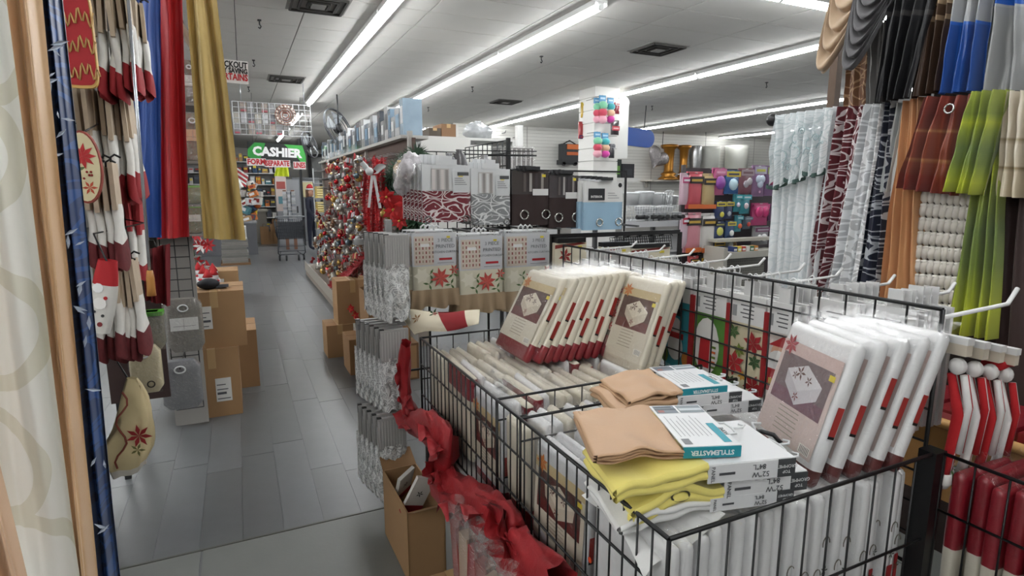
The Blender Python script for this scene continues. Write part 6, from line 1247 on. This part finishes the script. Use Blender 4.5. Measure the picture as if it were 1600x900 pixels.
for k in range(19): stand(RW[(k+1) % 3] if k % 3 else RC[k % 2], (.74+k*.041, 1.495, ZB+random.uniform(-.01, .01)), random.uniform(-.1, .1), random.uniform(-.05, .05), ('white' if k % 3 else 'cream and red') + ' film wrapped pack squeezed between the two wire dividers', 'packs between the dividers', (1, .52, 1))
for r_, (yc, sy) in enumerate(((1.735, 1), (2.03, 1), (2.285, .8))):
    for k in range(19): stand(RWc[k % 2] if k == 0 and r_ == 0 else RC[RCI[(k*5+r_*3) % 12]], (.738+k*.041, yc+random.uniform(-.01, .01), ZB+random.uniform(-.01, .02)), random.uniform(-.06, .05), random.uniform(-.05, .05), 'cream and red tablecloth pack standing in the far bay, %s row' % ('nearest', 'middle', 'farthest')[r_], 'packs in the far bay', (1, sy, 1))
# crumpled film tops glinting over the far bay
cf = MB()
for k in range(12):
    x, y = random.uniform(.72, 1.0), random.uniform(1.62, 2.3)
    cf.grid(lambda a, b: (x+.05*(a-.5)+.02*noise.noise((a*4, b*4, k)), y+.13*(b-.5), .905+.045*abs(noise.noise((a*3+k, b*3, k*2)))+.02*a), 5, 5, FILM)
mk('loose_film', cf, label='crumpled clear film lying over the standing packs', cat='plastic film', kind='stuff')
# loose cream and red cloth over the far corner
q_ = [AX(620, 489, .70), AX(750, 484, .92), AX(648, 526, .70), AX(748, 506, .86)]; ce_ = (q_[0]+q_[1]+q_[2]+q_[3])/4
e = empty('loose_cloth', ce_, 'cream cloth with poinsettia and red hem thrown over the basket end', 'cloth')
CLO = mat('cdc4ae', .75, var=.08, vscale=12); mb = MB()
def lc_(a, b, s):
    p = q_[0].lerp(q_[1], a).lerp(q_[2].lerp(q_[3], a), b) - ce_; puff = .035*math.sin(PI*a)**.5*math.sin(PI*b)**.5
    return p + Vector((-.5, -.7, .5))*(puff*s + .012*s*noise.noise((a*4, b*3, 1.5))) + Vector((0, 0, .018*math.sin(a*6+.5)*(1-a)))
for s_ in (1, -1): mb.grid(lambda a, b: lc_(a if s_ > 0 else 1-a, b, s_), 26, 12, CLO, mfn=lambda a, b: mat('8c1720', .7) if .55 < (a if s_ > 0 else 1-a) < .86 else CLO)
mk('cloth', mb, e); pt = MB(); petals(pt, lc_(.2, .55, 1), .028, 6, mat('8a6a4a', .7), (.8, -.6, 0), (.3, .4, .85), .006); petals(pt, lc_(.48, .2, 1), .03, 5, mat('2f4a32', .7), (.8, -.6, 0), (.3, .4, .85), .006); petals(pt, lc_(.5, .2, 1), .012, 5, mat('a02028', .7), (.8, -.6, 0), (.3, .4, .85), .009); mk('flower_print', pt, e)
# ---------------------------------------------------------------- folded window panels with printed sleeves (the yellow pile)
def folded(name, loc, size, m, seed, layers=3, rz=0, label=None, cat='curtain pack', thick=.034, droop=0, parent=None):
    e = empty(name, loc, label, cat, 'folded curtain panels on the pile', (0, 0, rz)); Lx, Ly = size
    for k in range(layers):
        mb = MB(); tz = thick/layers
        def fn(a, b, top=True, k=k):
            x = -Lx*(1-a) + .006*math.sin(k*2.1+seed)*(1-a); y = Ly*(b-.5)*(1+.02*k); rise = .5+.5*math.sin(PI*min(1, a*1.15))
            z = tz*k + (tz*.95 if top else 0)
            z = z*(.8+.35*rise) + .012*noise.noise((a*3+seed, b*2.2, k*.7)) - droop*(1-a)**2 + .007*math.sin(a*7+b*4+seed)*(1 if m is YEL else .25)
            return (x, y, z)
        mb.grid(lambda a, b: fn(a, b, True), 18, 12, m); mb.grid(lambda a, b: fn(1-a, b, False), 18, 12, m)
        for (b_, s_) in ((0, 1), (1, -1)):
            mb.grid(lambda a, c, b_=b_: Vector(fn(a if b_ == 0 else 1-a, b_, False)).lerp(Vector(fn(a if b_ == 0 else 1-a, b_, True)), c) + Vector((0, (-.006 if b_ == 0 else .006)*math.sin(c*PI), 0)), 18, 3, m)
        mb.grid(lambda a, c: Vector(fn(0, 1-a, False)).lerp(Vector(fn(0, 1-a, True)), c) + Vector((-.008*math.sin(c*PI), 0, 0)), 12, 3, m)
        mk('folded_layer', mb, e)
    return e
YEL = mat('e0d272', .6, var=.05, vscale=9, sheen=.2, bump=.15, bscale=60); BGE = mat('b3906f', .55, var=.05, vscale=9, bump=.12, bscale=60); WSH = mat('d4d4d2', .6, bump=.2, bscale=50)
CW = mat('d9dadb', .45); TEAL = mat('1f8d9c', .45); CBK = mat('3f4143', .5); INK = mat('4b4d50', .6)
def sleeve(e, L, Wd, T, style):
    """printed card sleeve at the +x end of a folded panel: open tray with front spine, top sheet and hanger"""
    sp = MB().b2((0, -Wd/2-.002, 0), (L, -Wd/2+.001, T), CW if style == 'white' else TEAL); spn = mk('spine', sp, e)
    tps = mk('top_sheet', MB().b2((0, -Wd/2, T-.001), (L, Wd/2, T+.0015), CW), e); mk('side_sheet', MB().b2((L-.0015, -Wd/2, 0), (L, Wd/2, T), CW), e)
    up = PI   # the print on the spine reads upside down
    if style == 'white':
        mk('black_end', MB().b2((L*.8, -Wd/2-.003, .0), (L+.001, -Wd/2-.001, T), CBK), spn)
        def tx(s, sz, x, z, m=INK, r=0): text('lettering', s, sz, m, spn, (x, -Wd/2-.0036, z), (PI/2, PI+r, 0), ext=.0002)
        text('lettering', '1', T*1.3, INK, spn, (L*.2, -Wd/2-.0036, T*.5), (PI/2, PI/2, 0), ext=.0002, bold=.0003); text('lettering', 'PANEL', T*.3, INK, spn, (L*.05, -Wd/2-.0036, T*.5), (PI/2, PI/2, 0), ext=.0002)
        tx('52"W', T*.42, L*.6, T*.3); tx('84"L', T*.42, L*.58, T*.72); tx('GROMMET', T*.26, L*.9, T*.6, CW); tx('TOP', T*.24, L*.9, T*.3, CW)
        ic = MB().lathe([(.008, 0), (.008, .0004)], mat('b9bcc0', .5), 12, (L*.15, -Wd*.35, T+.0016)); mk('icon', ic, tps)
    else:
        text('lettering', 'STYLEMASTER', T*.62, mat('dfe8ea', .5), spn, (L*.5, -Wd/2-.0036, T*.5), (PI/2, PI, 0), ext=.0002, bold=.0004)
        tp_ = MB(); z = T+.0022
        def q(x0, y0, x1, y1, m, d=0): tp_.poly([(x0*L, y0*Wd, z+d), (x1*L, y0*Wd, z+d), (x1*L, y1*Wd, z+d), (x0*L, y1*Wd, z+d)], m)
        q(.04, .28, .46, .48, mat('5f6a74', .4)); q(.5, .28, .98, .48, mat('6f7a80', .4)); q(.04, .36, .46, .4, mat('2e3a46', .4), .0003); q(.52, .34, .96, .4, mat('b4bcc0', .4), .0003); q(.08, .3, .2, .36, mat('8a4a44', .4), .0003); q(.06, .42, .4, .46, mat('27323c', .4), .0003)
        q(.76, -.44, .9, .0, TEAL); 
        for k in range(8): q(.1+.08*k, -.3+.02*(k % 2), .115+.08*k, .2-.06*(k % 3), mat('9a9c9e', .6))
        q(.06, -.46, .2, -.34, mat('77797c', .6)); mk('picture_print', tp_, tps)
        text('lettering', 'HOME', .014, INK, tps, (L*.95, -.2*Wd, T+.0026), (0, 0, PI/2), ext=.0002)
    hg = MB(); hg.tube([(L, -.03, T*.5), (L+.03, -.03, T*.5), (L+.035, 0, T*.5), (L+.03, .03, T*.5), (L, .03, T*.5)], .003, mat('d8dadb', .3), 6).tube([(L+.033, 0, T*.5), (L+.06, 0, T*.5), (L+.07, .012, T*.5), (L+.06, .022, T*.5)], .003, mat('d8dadb', .3), 6); mk('hanger', hg, e)
def put_panel(m_, st, uv, z, T, lb, rz, n_, layers=2, L=None, Wd=.2, Lx=.2, dr=.02):
    L = L or (.2 if st == 'white' else .125); c = AZ(uv[0], uv[1], z); d = Matrix.Rotation(rz, 3, 'Z') @ Vector((0, Wd/2, 0))
    e = folded('folded_curtain', c+d, (Lx, Wd*.97), m_, n_*3+1, layers, rz, lb, thick=T*.95, droop=dr); sleeve(e, L, Wd, T, st); return e
put_panel(WSH, 'white', (1108, 800), .93, .03, 'white folded curtain panel at the bottom of the pile', -.22, 0, dr=.03)
e = put_panel(YEL, 'white', (1130, 780), .955, .042, 'yellow folded curtain panel on the white one', -.22, 1, dr=.03)
mk('grommet', MB().tube([(-.1+.02*math.cos(t*PI/8), -.1, .02+.012*math.sin(t*PI/8)) for t in range(17)], .0025, mat('5a5648', .3, metal=.8), 5), e)
put_panel(YEL, 'white', (1105, 756), 1.0, .04, 'yellow folded curtain panel under the beige one', -.25, 2, dr=.03)
put_panel(BGE, 'teal', (1067, 716), 1.045, .024, 'beige folded curtain panel with teal sleeve on top of pile', -.36, 3, 4, Wd=.23, Lx=.18, dr=.005)
put_panel(YEL, 'white', (1090, 652), .97, .035, 'yellow folded panel behind the pile with white sleeve', -.2, 4, Lx=.17)
put_panel(BGE, 'white', (1058, 639), 1.0, .035, 'beige folded panel behind the pile with white sleeve', -.2, 5, Lx=.17)
put_panel(BGE, 'teal', (1066, 619), 1.035, .02, 'beige folded panel behind the pile with teal sleeve', -.2, 6, L=.14, Lx=.16)
# white sheet hanging over the rim
ws = MB(); ws.grid(lambda a, b: (.685+.17*a-.02*(1-b)*math.sin(a*5), .83+.24*b-.02*a, .925-.1*max(0, .45-b)*(1-a)*1.5-.03*(1-a)+.008*math.sin(a*8+b*5)), 14, 16, WSH); mk('white_sheet', ws, label='loose white cloth spilling from the pile over the basket rim', cat='cloth')
mk('black_hanger', MB().tube([(1.12, 1.0, .99), (1.15, .97, 1.0), (1.17, .95, .995), (1.175, .93, .98)], .006, BLACK, 6).tube([(1.14, .98, 1.0), (1.15, 1.0, 1.01), (1.17, .99, 1.01)], .004, mat('cfd1d2', .3), 6), label='black and clear hanger hooks beside the pile', cat='hanger')
for k, p in enumerate((AX(922, 875, X0+.03), AX(1012, 858, X0+.09))): mk('price_sticker', MB().lathe([(.008, 0), (.008, .001)], mat('c8421c', .5), 12), label='small orange round price sticker on a pack', cat='sticker', group='price stickers', loc=p, rot=(0, -PI/2, 0))
# ---------------------------------------------------------------- hanging goods behind the gridwall
XG = X1 + .05
STK = mat('d9d9d8', .55)
def hung(u0, v0, u1, v1, m_, label, n=5, strip=None, prints=None, vh=None):
    y, z, w_, h_ = rectX(u0, v0, u1, v1, XG); w_ = min(w_, .2); zt = z+h_/2
    e = empty('hanging_towel_pack', (XG, y, zt), label, 'towel pack', 'packs hung behind the gridwall')
    hh = .1; hc = mk('header_card', MB().b2((-.004, -w_/2, 0), (.008, w_/2, hh), STK), e); lt = MB()
    for k in range(4): lt.b2((-.005, -w_*.2, .02+.014*k), (-.004, w_*(.1+.07*(k % 2)), .024+.014*k), INK)
    lt.b2((-.005, w_*.28, .02), (-.004, w_*.4, .06), mat('8a8c8e', .6)); mk('fine_print', lt, hc)
    b = MB(); b.grid(lambda a, c: (-.004*math.sin(a*PI*3), w_*.97*(a-.5), -h_*(1-c)), 10, 10, m_, uvs=(w_, h_)); b.b2((.002, -w_*.48, -h_), (.02, w_*.48, 0), m_); clo = mk('cloth', b, e)
    if prints:
        pb = MB(); prints(pb, w_, h_); mk('print', pb, clo)
    if strip: mk('red_strip', MB().b2((-.01, w_*.42, -h_*1.05), (.004, w_*.56, hh*.6), mat('8c1218', .7)), e)
    mk('hook_tab', MB().b2((-.002, -.02, hh), (.002, .02, hh+.05), STK), e)
    zh = 1.3-zt;
    mk('hang_ring', MB().tube([(.0, .012*math.cos(t*PI/6), zh-.002+.016*math.sin(t*PI/6)) for t in range(13)], .002, STK, 5), e)
    for k in range(1, n):
        c = copytree(e); c.location = (XG+.032*k, y+random.uniform(-.006, .006), zt+random.uniform(-.006, .004)); c['label'] = label + ', farther back'
    mk('peg_hook', MB().tube([(-.04, 0, zh), (.24, 0, zh+.01), (.27, 0, zh+.035)], .005, mat('dcdcdb', .3), 6), e)
def oval(pb, y, z, ry, rz_, m, x=-.007): pb.poly([(x, y-ry*math.cos(k*PI/8), z+rz_*math.sin(k*PI/8)) for k in range(16)], m)
C = lambda c: mat(c, .75)
def p_snow(pb, w_, h_): oval(pb, 0, -h_*.35, .03, .035, C('d9dadb')); oval(pb, 0, -h_*.65, .045, .055, C('d4d6d8')); pb.b2((-.009, -.03, -h_*.2), (-.007, .03, -h_*.14), C('20242a')); pb.b2((-.009, -.022, -h_*.16), (-.007, .022, -h_*.02), C('20242a')); pb.b2((-.0095, -.045, -h_*.52), (-.0075, .045, -h_*.44), C('9a1c22')); oval(pb, .06, -h_*.8, .02, .035, C('5f7a3a')); oval(pb, -.06, -h_*.78, .02, .03, C('a86a2a'))
def p_stocking(pb, w_, h_): oval(pb, 0, -h_*.45, w_*.38, h_*.4, C('d6d4d0')); pb.poly([(-.009, .03, -h_*.35), (-.009, -.02, -h_*.35), (-.009, -.02, -h_*.75), (-.009, .035, -h_*.75), (-.009, .035, -h_*.6)], C('a3181e')); [pb.b2((-.0105, -.05, -h_*(.42+.07*k)), (-.0085, -.025, -h_*(.45+.07*k)), C('c8602a' if k % 2 else '5f7a2a')) for k in range(5)]
def p_poin(pb, w_, h_):
    for (y, z, r_, c_) in ((-.04, -.25, .045, '8f141a'), (.04, -.6, .05, '9a161c'), (-.05, -.85, .045, '8f141a'), (.05, -.15, .03, '3d5a2c'), (.02, -.4, .028, '6a7a2c'), (-.05, -.5, .03, '33502a'), (.05, -.9, .03, '2f4a28'), (.0, -.75, .02, 'b88a2c')): petals(pb, (-.006, y, z*h_), r_, 6, C(c_), (0, -1, 0), (0, 0, 1), .0012, z, .5)
def p_santa(pb, w_, h_): oval(pb, 0, -h_*.3, .03, .035, C('c99a80')); oval(pb, 0, -h_*.48, .045, .05, C('d8d6d4'), -.008); pb.b2((-.009, -.06, -h_*.9), (-.0065, .06, -h_*.55), C('9c161c')); pb.poly([(-.009, .04, -h_*.2), (-.009, -.04, -h_*.2), (-.009, -.02, -h_*.02)][::-1], C('9c161c')); pb.b2((-.011, -.03, -h_*.8), (-.009, .03, -h_*.7), C('b8942c'))
hung(1040, 470, 1076, 580, C('2f8593'), 'teal snowman towel pack hung behind the gridwall', prints=p_snow)
hung(1080, 490, 1132, 602, C('4a7a2c'), 'green towel pack with red stocking print behind the gridwall', strip=True, prints=p_stocking)
hung(1136, 505, 1192, 615, C('c9c0a2'), 'poinsettia print towel pack behind the gridwall', strip=True, prints=p_poin)
hung(1194, 520, 1242, 625, C('cfc4bc'), 'santa print towel pack behind the gridwall', strip=True, prints=p_santa)
hung(1262, 520, 1330, 650, mat('d5d4d0', .8), 'white towel pack behind the leaning white tablecloths', n=6)
hung(1350, 535, 1420, 670, mat('d2d1ce', .8), 'white towel pack with black hooks near the gridwall end', n=6)
for (yy, lb) in ((2.0, 'white headed towel pack behind the cream packs'), (2.2, 'white headed towel pack at the far gridwall part'), (2.42, 'white headed towel pack at the far gridwall end')):
    q = PJ((XG, yy, 1.15)); hung(q[0]-16, q[1], q[0]+16, q[1]+90, mat('cdc8c2', .8), lb, n=6, prints=p_poin)
# long legged plush stockings on the last hook
e0 = None
for k in range(11):
    red = k % 2 == 0; p = Vector((1.575+.026*k, .80+.01*(k % 3), 1.2-.006*k)); e = empty('plush_stocking', p, ('red' if red else 'white') + ' legged plush figure hanging by a card on the last hook', 'plush toy', 'plush figures on the last hook')
    mk('header_card', MB().b2((-.009, -.05, 0), (.009, .05, .04), mat('c9bfae', .7)).b2((-.01, -.052, .028), (.01, .052, .045), STK), e)
    mk('head', MB().ball((0, -.03, -.03), .018, mat('d8d6d4', .9), 10, 7, (.7, 1, 1.2)), e)
    m_ = mat('a31219' if red else 'd2d0ce', .9, var=.1, vscale=30); m2 = mat('a31219' if not red else 'd2d0ce', .9)
    mk('leg', MB().tube([(0, -.02, -.05), (.004, -.045, -.15), (-.003, -.04, -.26), (.002, -.03, -.33)], [.009, .013, .011, .014], m_, 8), e); mk('arm', MB().tube([(.006, -.045, -.05), (.012, -.06, -.13), (.008, -.055, -.25)], [.008, .009, .008], m2, 8), e)
    mk('cuff', MB().lathe([(.014, -.35), (.022, -.335), (.02, -.31)], mat('4a6a2c' if k % 2 else 'c2c0bc', .9), 10, (0, -.03, 0)), e)
mk('arm', MB().tube([AY(1538, 566, .8)-p, AY(1560, 572, .78)-p, AY(1580, 566, .77)-p], [.014, .014, .01], mat('a31219', .9), 8).ball(AY(1581, 566, .77)-p, .012, mat('a31219', .9), 8, 6), e); e['label'] = 'plush figure with a red arm sticking out, outermost on the last hook'
mk('peg_hook', MB().tube([(X1+.01, .81, 1.285), (1.86, .81, 1.295), (1.9, .81, 1.335)], .006, mat('dcdcdb', .3), 8), label='long white peg hook carrying the plush figures', cat='hook')
# ---------------------------------------------------------------- neighbouring basket on the right
bk2 = empty('wire_basket', (0, 0, 0), 'black wire basket of red packs beyond the corner post', 'basket')
wire_face('side_panel', bk2, (X1+.02, .2, 0), (0, 1, 0), .56, ZB, ZR, .07, (ZB, .8, ZR)); wire_face('end_panel', bk2, (X1+.02, .2, 0), (1, 0, 0), .5, ZB, ZR, .08, (ZB, .8, ZR)); mk('bottom_tray', MB().b2((X1+.02, .2, ZB-.03), (2.02, .76, ZB-.005), mat('6b6c6e', .5)), bk2)
mk('leg', MB().b2((X1+.02, .2, 0), (X1+.04, .22, ZB), BLACK), bk2); mk('leg', MB().b2((2.0, .2, 0), (2.02, .22, ZB), BLACK), bk2); mk('leg', MB().b2((2.0, .74, 0), (2.02, .76, ZB), BLACK), bk2)
RP = proto_pack('red_pack', .22, .33, .038, [(0, mat('c9c3b4', **PL)), (.38, RED)], None, 41, 'cloth pack'); TP = proto_pack('tan_pack', .22, .32, .038, [(0, mat('c9c3b4', **PL)), (.36, mat('a37c3e', **PL))], None, 42, 'cloth pack')
for k in range(5): stand(RP, (1.69+.01*(k % 2), .735-.042*k, ZB+.01*(k % 2)), 0, PI/2+random.uniform(-.04, .04), 'red and cream cloth pack standing in the corner basket', 'red packs in the corner basket')
for k in range(6): stand(TP, (1.70, .52-.042*k, ZB), 0, PI/2+random.uniform(-.04, .04), 'tan and cream cloth pack standing beside the red ones', 'tan packs in the corner basket')
e = empty('wooden_tray', (2.25, .95, .78), 'pale wooden tray of red packs behind the plush figures', 'tray'); mk('rim', MB().tube([(-.2, -.25, .06), (-.2, .3, .06), (.2, .3, .06)], .018, mat('b98e55', .6), 8), e); mk('body', MB().b2((-.2, -.25, -.2), (.22, .3, .04), mat('a87c48', .6)), e)
for s in (-1, 1): mk('leg', MB().b2((-.18, s*.25-.02+.02, -.78), (-.15, s*.25+.02, -.2), DARK), e)
for k in range(4): mk('red_packet', MB().b2((2.1, .74+.12*k, .82), (2.38, .84+.12*k, .87), RED).b2((2.098, .76+.12*k, .83), (2.1, .82+.12*k, .86), mat('b8626a', .4)), label='red film packet lying in the wooden tray', cat='packet', group='red packets in the tray')
# ---------------------------------------------------------------- red tulle swag, cartons and bags below
SWG = mat('8f0a14', .6, sheen=.05, var=.3, vscale=18, bump=.5, bscale=45)
pts = [AX(u, v, .645) for u, v in ((634, 536), (632, 575), (634, 620), (645, 660), (672, 668), (698, 690), (690, 722), (688, 752), (720, 778), (758, 792), (790, 812), (806, 850), (845, 890), (890, 930))]
rr = [1.3*q for q in (.03, .032, .036, .045, .05, .055, .06, .062, .058, .052,   .05, .05, .05, .05)]
mb = MB(); PP = []
for i in range(len(pts)-1):
    for s in range(5): PP.append((pts[i].lerp(pts[i+1], s/5), rr[i]*(1-s/5)+rr[i+1]*s/5))
A = None; n = 18; k0 = 0
for i, (p, r_) in enumerate(PP):
    t = (PP[min(i+1, len(PP)-1)][0]-PP[max(i-1, 0)][0]).normalized(); A = t.orthogonal().normalized() if A is None else (A-t*A.dot(t)).normalized(); B_ = t.cross(A)
    for j in range(n):
        q = 2*PI*j/n; d = A*math.cos(q)+B_*math.sin(q); rad = r_*(1+.38*noise.noise((p.y*9+d.x*1.5, p.z*9+d.z*1.5, d.y*1.5))+.16*noise.noise((p.y*34, p.z*34, q*2.2))+.12*math.sin(6*q+p.y*34+p.z*20)); d2 = Vector((d.x*.55, d.y, d.z)); mb.v.append(tuple(p+d2*rad))
for i in range(len(PP)-1):
    for j in range(n): mb.face((i*n+j, i*n+(j+1) % n, (i+1)*n+(j+1) % n, (i+1)*n+j), SWG, True)
sg = mk('tulle_swag', mb, label='red glittering tulle garland draped along the basket side', cat='garland')
for k in range(26):                                          # loose ruffles of net standing off the swag
    i_ = random.randrange(2, len(PP)-2); p, r_ = PP[i_]; t = (PP[i_+2][0]-PP[i_-2][0]).normalized(); d = Vector((-random.uniform(.2, .8), random.gauss(0, .6), random.gauss(.2, .6))).normalized(); sd_ = k*1.7; rf_ = MB()
    rf_.grid(lambda a, b: p+t*(a-.5)*r_*2.6+d*r_*(.5+.75*b+.2*noise.noise((a*5, b*2, sd_)))+d.cross(t)*r_*.35*math.sin(a*9+sd_)*b, 10, 4, SWG); mk('ruffle', rf_, sg)
gl = MB()
for k in range(160):
    v_ = Vector(random.choice(mb.v)); d = Vector((random.gauss(0, 1), random.gauss(0, 1), random.gauss(0, 1))).normalized()*.002; gl.poly([v_+d+Vector((-.002, 0, 0)), v_+Vector((-.003, .0015, 0)), v_-d+Vector((-.002, 0, .001))], mat('d88a8e', .2, metal=.5))
mk('glitter', gl, sg, kind='stuff')
carton('carton', (.60, 2.3, .0), (.16, .4, .32), 'open brown carton under the swag with cloth poking out', open_=True, rz=.02)
for (p, r_, lb) in (((.585, 2.2, .31), (.3, .35, .2), 'white printed towel poking from the open carton under the swag'), ((.575, 2.36, .29), (.5, -.3, .5), 'folded white and red towel standing in the open carton')):
    e = empty('folded_towel', p, lb, 'towel', rot=r_); mk('cloth', MB().b2((-.045, -.008, -.06), (.045, .008, .12), mat('cfcdc8', .8)), e); mk('red_hem', MB().b2((-.046, -.01, -.06), (.046, .01, -.02), mat('8c1720', .8)), e); pt = MB(); petals(pt, (0, -.0085, .04), .018, 5, mat('2a3030', .7), (1, 0, 0), (0, 0, 1), .001); mk('print', pt, e)
carton('carton', (.60, 1.62, .0), (.16, .34, .25), 'low brown carton on the floor below the basket')
for k in range(6):
    e = empty('clear_bag', (.575-.0*k, 1.62-.075*k, .44), 'tall clear plastic bag of red and tan goods under the swag', 'plastic bag', 'clear bags under the swag', rot=(0, .05*(k % 3-1), .1*k))
    mk('contents', MB().b2((-.018, -.028, -.3), (.018, .028, .1), mat(['8c3a34', 'a88a72', '8a1a22'][k % 3], .6, var=.2, vscale=14)), e)
    mb = MB(); mb.grid(lambda a, b: ((.026+.005*noise.noise((a*9, b*5, k)))*math.cos(a*2*PI), (.036+.006*noise.noise((a*7, b*6, k)))*math.sin(a*2*PI), -.32+.5*b), 14, 10, film_mat(.3)); mk('bag_film', mb, e)
mk('under_shelf', MB().b2((.5, .8, .1), (.72, 1.5, .13), DARK).b2((.5, .8, 0), (.52, .82, .1), DARK).b2((.5, 1.48, 0), (.52, 1.5, .1), DARK), label='low dark shelf holding the clear bags', cat='shelf')
